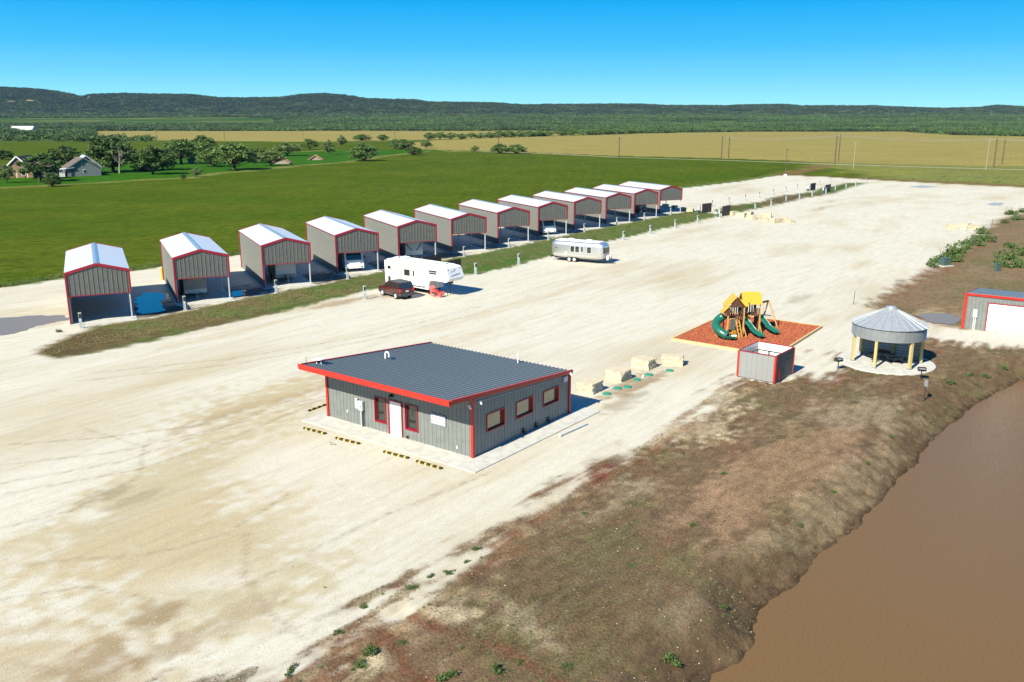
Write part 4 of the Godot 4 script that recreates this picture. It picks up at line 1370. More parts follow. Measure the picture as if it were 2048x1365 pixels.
# ---------------------------------------------------------------- grain-bin pavilion
func build_pavilion() -> void:
	var o := Vector3(28.78, 0, -65.0)
	var pad := MB.new()
	pad.lathe(o, [Vector2(0.0, 0.07), Vector2(3.5, 0.07), Vector2(3.52, 0.05), Vector2(3.52, -0.3)], 64)
	describe(part(self, "pavilion_pad", pad, M.concrete), "", "", "", "structure")
	var root := thing("grain_bin_pavilion", "round pavilion with conical galvanized grain-bin roof on yellowish timber posts", "pavilion", o + Vector3(0, 0.07, 0))
	var re := 2.74
	var he := 3.02
	var n := 26
	for k in n:
		var t0 := TAU * k / n
		var t1 := TAU * (k + 1) / n
		var b := MB.new()
		var f := func(r: float, y: float, t: float) -> Vector3: return Vector3(cos(t) * r, y, sin(t) * r)
		var e := 0.004
		b.quad(f.call(re, he, t1 - e), f.call(re, he, t0 + e), f.call(0.42, he + 1.12, t0 + e * 4), f.call(0.42, he + 1.12, t1 - e * 4))
		b.quad(f.call(re, he - 0.03, t0 + e), f.call(re, he - 0.03, t1 - e), f.call(0.42, he + 1.09, t1 - e * 4), f.call(0.42, he + 1.09, t0 + e * 4))
		b.quad(f.call(re, he - 0.03, t1 - e), f.call(re, he - 0.03, t0 + e), f.call(re, he, t0 + e), f.call(re, he, t1 - e))
		part(root, "roof_panel", b, M.galvanized)
		var r := MB.new()
		r.bar(f.call(re + 0.02, he + 0.015, t0), f.call(0.40, he + 1.135, t0), 0.035, 0.07)
		part(root, "roof_rib", r, M.galvanized)
	var cap := MB.new()
	cap.lathe(Vector3(0, he + 1.0, 0), [Vector2(0.0, 0.34), Vector2(0.34, 0.31), Vector2(0.36, 0.24), Vector2(0.36, 0.20), Vector2(0.47, 0.16), Vector2(0.47, 0.02)], 28)
	part(root, "roof_cap", cap, M.galvanized)
	var band := MB.new()
	var prof := []
	for k in 29:
		prof.append(Vector2(2.62 + 0.028 * cos(PI * k), he - 0.06 - 0.86 * k / 28.0))
	band.lathe(Vector3.ZERO, prof, 56)
	var inner := []
	for p in prof: inner.append(Vector2(p.x - 0.06, p.y))
	inner.reverse()
	band.lathe(Vector3.ZERO, inner, 56)
	part(root, "bin_band", band, M.galvanized)
	# sheet-metal wind wall round the back
	var wall := MB.new()
	var f2 := func(r: float, y: float, t: float) -> Vector3: return Vector3(cos(t) * r, y, sin(t) * r)
	for k in 30:
		var t0 := deg_to_rad(245.0 + 118.0 * k / 30.0)
		var t1 := deg_to_rad(245.0 + 118.0 * (k + 1) / 30.0)
		for j in 20:
			var y0 := 2.12 * j / 20.0
			var y1 := 2.12 * (j + 1) / 20.0
			var r0 := 2.62 + (0.02 if j % 2 else -0.02)
			var r1 := 2.62 + (0.02 if (j + 1) % 2 else -0.02)
			wall.quad(f2.call(r0, y0, t1), f2.call(r0, y0, t0), f2.call(r1, y1, t0), f2.call(r1, y1, t1))
			wall.quad(f2.call(r0 - 0.02, y0, t0), f2.call(r0 - 0.02, y0, t1), f2.call(r1 - 0.02, y1, t1), f2.call(r1 - 0.02, y1, t0))
	part(root, "wind_wall", wall, M.galvanized)
	for p in [Vector2(26.22, -65.15), Vector2(27.02, -62.95), Vector2(29.56, -62.62), Vector2(31.2, -64.48), Vector2(27.75, -67.2), Vector2(30.2, -67.1)]:
		var c := Vector3(p.x - o.x, 0, p.y - o.z)
		c = c.normalized() * 2.5
		var ps := box_part(root, "post", c + Vector3(0, 1.1, 0), Vector3(0.2, 2.22, 0.2), M.post_yellow, Basis(Vector3.UP, atan2(c.x, c.z)))
		box_part(ps, "post_base", c + Vector3(0, 0.06, 0), Vector3(0.24, 0.12, 0.24), M.mid_grey, Basis(Vector3.UP, atan2(c.x, c.z)))
	# picnic table
	var t := thing("picnic_table", "round black metal picnic table under the grain-bin pavilion", "table", o + Vector3(-0.2, 0.07, -0.2), 0.4)
	var top := MB.new()
	top.lathe(Vector3(0, 0.72, 0), [Vector2(0.0, 0.05), Vector2(0.52, 0.05), Vector2(0.54, 0.02), Vector2(0.52, 0.0), Vector2(0.0, 0.0)], 28)
	part(t, "tabletop", top, M.black)
	tube_part(t, "pedestal", Vector3(0, 0.0, 0), Vector3(0, 0.72, 0), 0.06, M.black)
	for k in 4:
		var a := TAU * k / 4.0
		var dv := Vector3(cos(a), 0, sin(a))
		var sv := Vector3(-dv.z, 0, dv.x)
		var st := MB.new()
		st.box(dv * 0.9 + Vector3(0, 0.44, 0), Vector3(0.28, 0.05, 0.7), Basis(dv, Vector3.UP, sv * -1.0))
		part(t, "bench", st, M.black)
		var lg := MB.new()
		lg.path([dv * 0.1 + Vector3(0, 0.35, 0), dv * 0.7 + Vector3(0, 0.1, 0), dv * 0.95 + Vector3(0, 0.42, 0)], 0.03, 6)
		lg.path([dv * 0.7 + Vector3(0, 0.1, 0), dv * 0.98 + Vector3(0, 0.02, 0)], 0.03, 6)
		part(t, "leg", lg, M.black)
	# two pedestal grills and the small pond sign
	for k in 2:
		var gr := thing("pedestal_grill", ["black pedestal grill at the edge of the pavilion pad beside the gravel", "black pedestal grill at the edge of the pavilion pad near the pond sign"][k], "grill", [Vector3(24.35, -0.02, -62.9), Vector3(29.4, -0.02, -60.35)][k], [0.5, -0.2][k], "grills by the pavilion")
		tube_part(gr, "post", Vector3(0, -0.1, 0), Vector3(0, 0.68, 0), 0.035, M.dark_metal)
		var fb := MB.new()
		fb.box(Vector3(0, 0.70, 0), Vector3(0.52, 0.04, 0.40))
		fb.box(Vector3(-0.25, 0.80, 0), Vector3(0.02, 0.22, 0.40))
		fb.box(Vector3(0.25, 0.80, 0), Vector3(0.02, 0.22, 0.40))
		fb.box(Vector3(0, 0.80, -0.19), Vector3(0.48, 0.22, 0.02))
		part(gr, "firebox", fb, M.dark_metal)
		box_part(gr, "grate", Vector3(0, 0.82, 0.02), Vector3(0.47, 0.02, 0.34), M.mid_grey)
	var sg := thing("pond_sign", "small sign panel on a thin post standing near the pond bank", "sign", Vector3(27.58, -0.05, -55.84), 0.15)
	tube_part(sg, "post", Vector3(0, -0.1, 0), Vector3(0, 1.42, 0), 0.03, M.dark_metal)
	box_part(sg, "panel", Vector3(-0.02, 1.15, 0.045), Vector3(0.05, 0.46, 0.32), M.mid_grey)


# ---------------------------------------------------------------- playground
func build_playground() -> void:
	var A := Vector3(13.56, 0, -71.96)
	var B := Vector3(20.72, 0, -66.45)
	var C := Vector3(27.83, 0, -76.59)
	var D := Vector3(20.67, 0, -82.1)
	var mb := MB.new()
	var nn := 70
	var rows := []
	for j in nn + 1:
		var row := []
		for i in nn + 1:
			var p := A.lerp(B, i / float(nn)).lerp(D.lerp(C, i / float(nn)), j / float(nn))
			row.append(p + Vector3(0, 0.14 + 0.03 * nC.get_noise_2d(p.x * 0.9, p.z * 0.9) + 0.012 * rng.randf(), 0))
		rows.append(row)
	rows.reverse()
	mb.grid(rows)
	var mu := part(self, "mulch_bed", mb, M.mulch)
	describe(mu, "", "", "", "structure")
	# loose bark chips
	var chip := MB.new()
	chip.box(Vector3.ZERO, Vector3(0.11, 0.02, 0.035))
	var xf := []
	var cols := []
	for k in 9000:
		var a := rng.randf()
		var b := rng.randf()
		var p := A.lerp(B, a).lerp(D.lerp(C, a), b)
		var s := rng.randf_range(0.6, 1.6)
		xf.append(Transform3D(Basis.from_euler(Vector3(rng.randf_range(-0.5, 0.5), rng.randf() * TAU, rng.randf_range(-0.5, 0.5))).scaled(Vector3(s, s, s)), p + Vector3(0, 0.155 + 0.03 * nC.get_noise_2d(p.x * 0.9, p.z * 0.9), 0)))
		var t := rng.randf()
		cols.append(Color(0.20, 0.045, 0.022).lerp(Color(0.44, 0.14, 0.055), t))
	mat("chip", Color.WHITE, 0.95)
	M.chip.vertex_color_use_as_albedo = true
	var mm := scatter("bark_chips", chip.mesh(), M.chip, xf, cols)
	describe(mm, "reddish bark chips spread over the playground bed", "bark", "", "stuff")
	var border := thing("timber_border", "pale timber edging round the red playground bark", "border")
	for e in [[A, B], [B, C], [C, D], [D, A]]:
		var n := 4
		for k in n:
			var b := MB.new()
			var p: Vector3 = e[0].lerp(e[1], k / float(n))
			var q: Vector3 = e[0].lerp(e[1], (k + 1) / float(n))
			var dv := (q - p).normalized()
			b.bar(p + dv * (0.11 if k == 0 else 0.01) + Vector3(0, 0.08, 0), q - dv * (0.0 if k == n - 1 else 0.01) + Vector3(0, 0.08, 0), 0.15, 0.24)
			part(border, "timber", b, M.timber_pale)
	# play set
	var root := thing("play_set", "wooden play set with yellow roofs, green tube slide and two wave slides", "playground", Vector3(19.05, 0.12, -73.4), 0.02)
	tower(root, Vector3(0, 0, 0), 1.35, 1.55, 2.55, 0.95, true)
	tower(root, Vector3(1.75, 0, -1.35), 1.4, 1.55, 2.55, 0.95, false)
	# low gable over the tube slide
	gable(root, Vector3(-0.75, 2.1, 0.62), 1.1, 0.9, 0.55, 0.0)
	gable(root, Vector3(0.85, 2.5, -0.35), 0.7, 0.8, 0.5, PI * 0.5)
	# bridge between the towers
	var br := MB.new()
	br.bar(Vector3(0.6, 1.52, -0.5), Vector3(1.2, 1.52, -0.95), 0.8, 0.06)
	part(root, "bridge_deck", br, M.timber_brown)
	box_part(root, "wall_board", Vector3(1.0, 2.0, -0.45), Vector3(0.7, 0.9, 0.06), M.timber_brown, Basis(Vector3.UP, 0.6))
	var wheel := MB.new()
	wheel.tube(Vector3(0.62, 2.15, 0.12), Vector3(0.66, 2.15, 0.17), 0.24, 0.24, 14)
	part(root, "climbing_disc", wheel, M.mid_grey)
	box_part(root, "yellow_board", Vector3(1.35, 1.15, -0.55), Vector3(0.5, 0.75, 0.05), M.yellow_roof, Basis(Vector3.UP, 0.3))
	box_part(root, "yellow_board", Vector3(-0.15, 0.35, 0.92), Vector3(0.5, 0.55, 0.05), M.yellow_roof, Basis(Vector3.UP, 0.5))
	box_part(root, "chalk_board", Vector3(-0.25, 1.1, 0.73), Vector3(0.4, 0.95, 0.04), M.cabinet_green)
	# tube slide: a quarter turn of green pipe and an open mouth
	var tb := MB.new()
	var ring := []
	var np := 22
	for i in np + 1:
		var t := i / float(np)
		var ang := lerpf(-0.3, 2.75, t)
		var ctr := Vector3(-1.15 - 0.75 * sin(ang) + 0.35 * t, lerpf(1.75, 0.42, pow(t, 0.9)), 0.15 + 0.85 * (1.0 - cos(ang)))
		ring.append(ctr)
	var rows2 := []
	for i in np + 1:
		var fwd: Vector3 = (ring[mini(i + 1, np)] - ring[maxi(i - 1, 0)]).normalized()
		var sx := fwd.cross(Vector3.UP).normalized()
		var sy := sx.cross(fwd)
		var row := []
		for k in 17:
			var a := TAU * k / 16.0
			row.append(ring[i] + (sx * cos(a) + sy * sin(a)) * 0.36)
		rows2.append(row)
	tb.grid(rows2)
	part(root, "tube_slide", tb, M.slide_green)
	var mouth := MB.new()
	for i in 4:
		var c0: Vector3 = ring[np] + (ring[np] - ring[np - 1]).normalized() * (0.02 * i)
		mouth.tube(c0, c0 + (ring[np] - ring[np - 1]).normalized() * 0.05, 0.40 + 0.02 * i, 0.42 + 0.02 * i, 18, false)
	part(root, "tube_mouth", mouth, M.slide_green)
	var tray := MB.new()
	var fw: Vector3 = (ring[np] - ring[np - 1])
	fw.y = 0.0
	fw = fw.normalized()
	var side := fw.cross(Vector3.UP)
	var r3 := []
	for i in 6:
		var row := []
		for k in 9:
			var a := PI + PI * k / 8.0
			row.append(ring[np] + fw * (0.05 + 0.16 * i) + side * cos(a) * 0.42 + Vector3(0, sin(a) * (0.40 - 0.02 * i) + 0.03, 0))
		r3.append(row)
	tray.grid(r3)
	part(root, "slide_tray", tray, M.slide_green)
	for k in [ring[8], ring[15]]:
		tube_part(root, "slide_leg", Vector3(k.x, -0.1, k.z), k - Vector3(0, 0.35, 0), 0.04, M.timber_gold)
	# wave slides
	wave_slide(root, Vector3(0.75, 1.42, 0.1), Vector3(2.05, 0.16, 1.75))
	wave_slide(root, Vector3(2.45, 1.42, -1.25), Vector3(3.75, 0.16, 0.45))
	# ladder
	for s in [-0.25, 0.25]:
		var b := MB.new()
		b.bar(Vector3(0.35 + s * 0.6, -0.08, 1.35 - s * 0.3), Vector3(0.15 + s * 0.6, 1.5, 0.62 - s * 0.3), 0.07, 0.07)
		part(root, "ladder_rail", b, M.timber_gold)
	for k in 5:
		var t := (k + 0.7) / 5.6
		var c := Vector3(0.35, -0.08, 1.35).lerp(Vector3(0.15, 1.5, 0.62), t)
		var b := MB.new()
		b.bar(c - Vector3(0.14, 0, -0.07), c + Vector3(0.14, 0, -0.07), 0.09, 0.04)
		part(root, "rung", b, M.yellow_paint)
	for s in [[Vector3(0.95, -0.08, 1.05), Vector3(0.68, 1.0, 0.62)], [Vector3(2.65, -0.08, -0.25), Vector3(2.42, 1.0, -0.7)], [Vector3(-0.9, -0.08, 1.25), Vector3(-0.72, 0.8, 0.7)]]:
		var b := MB.new()
		b.bar(s[0], s[1], 0.07, 0.07)
		part(root, "brace", b, M.timber_gold)
	# swing beam and A-frame
	var bm := MB.new()
	bm.bar(Vector3(2.3, 2.35, -1.75), Vector3(3.9, 2.35, -3.1), 0.11, 0.15)
	part(root, "swing_beam", bm, M.timber_brown)
	for k in [Vector3(3.6, -0.08, -3.95), Vector3(4.75, -0.08, -2.55)]:
		var b := MB.new()
		b.bar(k, Vector3(3.9, 2.4, -3.1), 0.09, 0.09)
		part(root, "swing_leg", b, M.timber_gold)
	var cb := MB.new()
	cb.bar(Vector3(3.7, 1.0, -3.6), Vector3(4.4, 1.0, -2.76), 0.06, 0.06)
	part(root, "cross_bar", cb, M.timber_gold)
	for k in 2:
		var p := Vector3(2.3, 2.3, -1.75).lerp(Vector3(3.9, 2.3, -3.1), 0.35 + 0.4 * k)
		var b := MB.new()
		var dv := Vector3(1.6, 0, -1.35).normalized() * 0.22
		b.tube(p - dv, p - dv - Vector3(0, 1.75, 0), 0.012, 0.012, 5)
		b.tube(p + dv, p + dv - Vector3(0, 1.75, 0), 0.012, 0.012, 5)
		b.bar(p - dv * 1.1 - Vector3(0, 1.76, 0), p + dv * 1.1 - Vector3(0, 1.76, 0), 0.18, 0.03)
		part(root, "swing", b, M.dark_metal)


func tower(root: Node3D, o: Vector3, w: float, deck: float, eave: float, rise: float, left: bool) -> void:
	var h := w * 0.5
	for sx in [-h, h]:
		for sz in [-h, h]:
			box_part(root, "tower_post", o + Vector3(sx, eave * 0.5 - 0.05, sz), Vector3(0.11, eave + 0.1, 0.11), M.timber_gold if sz > 0.0 or sx < 0.0 else M.timber_brown)
	for k in 6:
		box_part(root, "deck_board", o + Vector3(0, deck, -h + w * (k + 0.5) / 6.0), Vector3(w, 0.05, w / 6.0 - 0.02), M.timber_gold)
	for k in 7:
		var x := -h + w * (k + 0.5) / 7.0
		box_part(root, "railing_slat", o + Vector3(x, deck + 0.42, -h - 0.03), Vector3(0.11, 0.8, 0.03), M.timber_brown)
		box_part(root, "wall_board", o + Vector3(h + 0.03, deck * 0.52, x), Vector3(0.03, deck - 0.15, 0.16), M.timber_brown)
		if k > 2:
			box_part(root, "railing_slat", o + Vector3(x, deck + 0.35, h + 0.03), Vector3(0.11, 0.65, 0.03), M.timber_brown)
	gable(root, o + Vector3(0, eave, 0), w + 0.3, w + 0.3, rise, 0.0 if left else PI * 0.5)


func gable(root: Node3D, o: Vector3, w: float, d: float, rise: float, turn: float) -> void:
	var bs := Basis(Vector3.UP, turn)
	for s in [-1.0, 1.0]:
		for k in 5:   # planks of each slope
			var b := MB.new()
			var t0 := k / 5.0
			var t1 := (k + 1) / 5.0 - 0.012
			var p := Vector3(s * w * 0.5 * (1.0 - t0), rise * t0, 0)
			var q := Vector3(s * w * 0.5 * (1.0 - t1), rise * t1, 0)
			var zz := Vector3(0, 0, d * 0.5)
			var up := Vector3(0, 0.035, 0)
			var pts := [p - zz, p + zz, q + zz, q - zz]
			for i in 4: pts[i] = o + bs * pts[i]
			if s > 0.0:
				b.quad(pts[1] + up, pts[0] + up, pts[3] + up, pts[2] + up)
				b.quad(pts[0], pts[1], pts[2], pts[3])
			else:
				b.quad(pts[0] + up, pts[1] + up, pts[2] + up, pts[3] + up)
				b.quad(pts[1], pts[0], pts[3], pts[2])
			for i in 4:
				b.quad(pts[i], pts[(i + 1) % 4], pts[(i + 1) % 4] + up, pts[i] + up)
			part(root, "roof_board", b, M.yellow_roof)
	for z in [-d * 0.5 + 0.12, d * 0.5 - 0.12]:
		var b := MB.new()
		b.prism([Vector2(-w * 0.40, 0.02), Vector2(w * 0.40, 0.02), Vector2(0, rise * 0.88)], z - 0.02, z + 0.02, bs, o)
		part(root, "gable_board", b, M.timber_brown)


func wave_slide(root: Node3D, a: Vector3, e: Vector3) -> void:
	var fw := e - a
	fw.y = 0.0
	var side := fw.normalized().cross(Vector3.UP) * 0.27
	var rows := []
	for i in 19:
		var t := i / 18.0
		var y := lerpf(a.y, e.y, t) + 0.10 * sin(t * TAU * 1.25) - 0.12 * smoothstep(0.75, 1.0, t) + 0.12 * smoothstep(0.8, 1.0, t)
		var c := Vector3(a.x + fw.x * t, y, a.z + fw.z * t)
		var row := []
		for k in [[-1.12, 0.0], [-1.12, 0.17], [-0.98, 0.17], [-0.85, 0.04], [0.0, 0.0], [0.85, 0.04], [0.98, 0.17], [1.12, 0.17], [1.12, 0.0]]:
			row.append(c + side * k[0] + Vector3(0, k[1], 0))
		rows.append(row)
	var b := MB.new()
	b.grid(rows)
	part(root, "wave_slide", b, M.slide_green)


func scatter(called: String, mesh: Mesh, m: Material, xf: Array, cols: Array, parent: Node = self) -> MultiMeshInstance3D:
	var mm := MultiMesh.new()
	mm.transform_format = MultiMesh.TRANSFORM_3D
	mm.use_colors = not cols.is_empty()
	mm.mesh = mesh
	mm.instance_count = xf.size()
	var st := 16 if mm.use_colors else 12
	var buf := PackedFloat32Array()
	buf.resize(xf.size() * st)
	for i in xf.size():
		var t: Transform3D = xf[i]
		var k := i * st
		buf[k] = t.basis.x.x; buf[k + 1] = t.basis.y.x; buf[k + 2] = t.basis.z.x; buf[k + 3] = t.origin.x
		buf[k + 4] = t.basis.x.y; buf[k + 5] = t.basis.y.y; buf[k + 6] = t.basis.z.y; buf[k + 7] = t.origin.y
		buf[k + 8] = t.basis.x.z; buf[k + 9] = t.basis.y.z; buf[k + 10] = t.basis.z.z; buf[k + 11] = t.origin.z
		if st == 16:
			var c: Color = cols[i]
			buf[k + 12] = c.r; buf[k + 13] = c.g; buf[k + 14] = c.b; buf[k + 15] = 1.0
	mm.buffer = buf
	var o := MultiMeshInstance3D.new()
	o.multimesh = mm
	o.material_override = m
	o.name = numbered(called) if parent == self else called
	parent.add_child(o, true)
	return o


# ---------------------------------------------------------------- vehicles
func wheel(parent: Node, c: Vector3, r: float, w: float, axis: Vector3, rim: Material) -> void:
	var b := MB.new()
	b.tube(c - axis * w * 0.5, c + axis * w * 0.5, r, r, 20)
	var t := part(parent, "wheel", b, M.rubber)
	for s in [-1.0, 1.0]:
		var m := MB.new()
		m.tube(c + axis * (s * (w * 0.5 - 0.02)), c + axis * (s * (w * 0.5 + 0.012)), r * 0.66, r * 0.60, 16)
		part(t, "rim", m, rim)


func patch(parent: Node, called: String, p: Array, m: Material, off := 0.012) -> MeshInstance3D:   # a flat plate on a surface, corners counter-clockwise from outside
	var n: Vector3 = (p[1] - p[0]).cross(p[2] - p[0]).normalized()
	var b := MB.new()
	var q := []
	for k in p: q.append(k + n * off)
	for i in range(1, p.size() - 1):
		b.tri(q[0], q[i], q[i + 1])
		b.tri(p[0] - n * 0.01, p[i + 1] - n * 0.01, p[i] - n * 0.01)
	for i in p.size():
		var j := (i + 1) % p.size()
		b.quad(p[i] - n * 0.01, p[j] - n * 0.01, q[j], q[i])
	return part(parent, called, b, m)


func side_rect(x0: float, x1: float, y0: float, y1: float, z: float) -> Array:
	if z > 0.0:
		return [Vector3(x0, y0, z), Vector3(x1, y0, z), Vector3(x1, y1, z), Vector3(x0, y1, z)]
	return [Vector3(x1, y0, z), Vector3(x0, y0, z), Vector3(x0, y1, z), Vector3(x1, y1, z)]


func build_vehicles() -> void:
	build_silver_trailer()
	build_fifth_wheel()
	build_suv()
	for k in 2:
		var c := thing("lawn_chair", ["pinkish slatted lawn chair under the nose of the white fifth wheel", "bright red lawn chair tipped low beside the white fifth wheel"][k], "chair", [Vector3(-8.35, 0, -91.6), Vector3(-7.65, 0, -90.75)][k], [0.4, 1.1][k], "chairs by the fifth wheel")
		var m: Material = M.chair_pink if k == 0 else M.chair_red
		var lean := 0.35 if k == 0 else 0.9
		for i in 5:
			var b := MB.new()
			b.box(Vector3(-0.24 + 0.12 * i, 0.62 + 0.05 * (2 - absi(i - 2)), -0.22 - 0.3 * sin(lean)), Vector3(0.10, 0.75, 0.02), Basis(Vector3.RIGHT, -lean))
			part(c, "back_slat", b, m)
			box_part(c, "seat_slat", Vector3(0, 0.36 + 0.02 * i, -0.15 + 0.12 * i), Vector3(0.56, 0.02, 0.10), m)
		for s in [-0.32, 0.32]:
			box_part(c, "arm", Vector3(s, 0.58, 0.08), Vector3(0.12, 0.025, 0.65), m)
			box_part(c, "leg", Vector3(s, 0.28, 0.34), Vector3(0.04, 0.58, 0.08), m)
			var b := MB.new()
			b.bar(Vector3(s * 0.9, 0.36, 0.36), Vector3(s * 0.9, 0.02, -0.55), 0.03, 0.09)
			part(c, "leg", b, m)


func build_silver_trailer() -> void:
	var ax := Vector3(0.862, 0, 0.507)
	var root := thing("silver_travel_trailer", "rounded polished silver travel trailer parked on gravel beside the grass strip", "trailer", Vector3(9.05, 0, -115.2), -atan2(ax.z, ax.x))
	var a := 3.85
	var b := 1.17
	var c := 1.22
	var yc := 1.60
	var e1 := 0.30
	var e2 := 0.50
	var sp := func(v: float, e: float) -> float: return signf(v) * pow(absf(v), e)
	var body := MB.new()
	var rows := []
	for i in 49:
		var et := lerpf(-PI * 0.5, PI * 0.5, i / 48.0)
		var row := []
		for k in 49:
			var om := TAU * k / 48.0
			var r: float = sp.call(cos(et), e1)
			row.append(Vector3(a * sp.call(sin(et), e1), yc + b * r * sp.call(sin(om), e2), c * r * sp.call(cos(om), e2)))
		rows.append(row)
	rows.reverse()
	body.grid(rows, true)
	part(root, "body", body, M.polished)
	var zf := func(x: float, y: float) -> float:
		var q := pow(maxf(0.0, 1.0 - pow(absf(x / a), 2.0 / e1)), e1 / e2) - pow(absf((y - yc) / b), 2.0 / e2)
		return c * pow(maxf(q, 0.0), e2 / 2.0)
	var xf := func(y: float, z: float) -> float:
		var q := 1.0 - pow(pow(absf((y - yc) / b), 2.0 / e2) + pow(absf(z / c), 2.0 / e2), e2 / e1)
		return a * pow(maxf(q, 0.0), e1 / 2.0)
	var win := func(x0: float, x1: float, y0: float, y1: float, s: float, grow: float) -> MB:
		var w := MB.new()
		var rr := []
		for j in 5:
			var row := []
			for i in 7:
				var x := lerpf(x0, x1, i / 6.0)
				var y := lerpf(y1, y0, j / 4.0)
				row.append(Vector3(x, y, s * (zf.call(x, y) + grow)))
			if s < 0.0: row.reverse()
			rr.append(row)
		w.grid(rr)
		return w
	for s in [1.0, -1.0]:
		for k in [[-0.85, -0.30], [-0.16, 0.38], [0.68, 0.95], [1.55, 2.12]]:
			var low := 1.36 if k[0] < 0.6 or k[0] > 1.5 else 1.45
			var f := part(root, "window", win.call(k[0] - 0.05, k[1] + 0.05, low - 0.05, 2.17, s, 0.012), M.pale_grey)
			part(f, "pane", win.call(k[0], k[1], low, 2.12, s, 0.022), M.glass_dark)
		part(root, "service_hatch", win.call(-1.75, -1.35, 0.95, 1.3, s, 0.012), M.pale_grey)
		part(root, "vent", win.call(-3.1, -2.85, 1.72, 1.82, s, 0.015), M.dark_metal)
		box_part(root, "awning_rail", Vector3(-0.2, 2.36, s * 1.17), Vector3(5.6, 0.05, 0.06), M.pale_grey)
		box_part(root, "belt_rail", Vector3(-0.1, 0.92, s * 1.225), Vector3(6.4, 0.035, 0.02), M.pale_grey)
	for s in [1.0, 0.0, -1.0]:   # wrapped front windows
		var w := MB.new()
		var rr := []
		for j in 5:
			var row := []
			for i in 7:
				var z := lerpf(s * 0.66 + 0.30, s * 0.66 - 0.30, i / 6.0)
				var y := lerpf(2.12, 1.36, j / 4.0)
				row.append(Vector3(xf.call(y, z) + 0.02, y, z))
			rr.append(row)
		w.grid(rr)
		part(root, "front_window", w, M.glass_dark)
	var sh := MB.new()
	var r2 := []
	for j in 5:
		var row := []
		for i in 9:
			var z := lerpf(0.95, -0.95, i / 8.0)
			var y := lerpf(1.28, 0.72, j / 4.0)
			row.append(Vector3(xf.call(y, z) + 0.02, y, z))
		r2.append(row)
	sh.grid(r2)
	part(root, "stone_guard", sh, M.pale_grey)
	for k in [[-1.3, 0.85, 0.55], [1.35, 0.8, 0.55]]:
		var ac := MB.new()
		ac.prism([Vector2(-k[1] * 0.5, 0), Vector2(k[1] * 0.5, 0), Vector2(k[1] * 0.42, 0.2), Vector2(-k[1] * 0.42, 0.24)], -k[2] * 0.5, k[2] * 0.5, Basis.IDENTITY, Vector3(k[0], 2.74, 0))
		part(root, "roof_unit", ac, M.white_paint)
	box_part(root, "roof_vent", Vector3(-2.3, 2.80, 0.1), Vector3(0.4, 0.1, 0.4), M.white_paint)
	box_part(root, "roof_skin", Vector3(-0.1, 2.752, 0), Vector3(6.4, 0.05, 1.62), M.white_paint)
	for s in [1.0, -1.0]:
		for x in [-1.1, -0.35]:
			wheel(root, Vector3(x, 0.34, s * 0.98), 0.34, 0.22, Vector3.BACK, M.pale_grey)
	box_part(root, "chassis", Vector3(-0.2, 0.42, 0), Vector3(6.6, 0.12, 1.6), M.dark_metal)
	for s in [1.0, -1.0]:
		var bm := MB.new()
		bm.bar(Vector3(3.3, 0.45, s * 0.75), Vector3(4.75, 0.48, s * 0.04), 0.08, 0.1)
		part(root, "hitch_beam", bm, M.dark_metal)
		var tk := MB.new()
		tk.lathe(Vector3(4.05, 0.5, s * 0.18), [Vector2(0.0, 0.62), Vector2(0.12, 0.58), Vector2(0.155, 0.45), Vector2(0.155, 0.02)], 14)
		part(root, "gas_bottle", tk, M.white_paint)
	tube_part(root, "jack", Vector3(4.5, 0.04, 0), Vector3(4.5, 0.95, 0), 0.045, M.dark_metal)
	box_part(root, "jack_foot", Vector3(4.5, 0.03, 0), Vector3(0.25, 0.05, 0.25), M.timber_gold)
	box_part(root, "rear_bumper", Vector3(-3.95, 0.5, 0), Vector3(0.12, 0.14, 1.9), M.dark_metal)


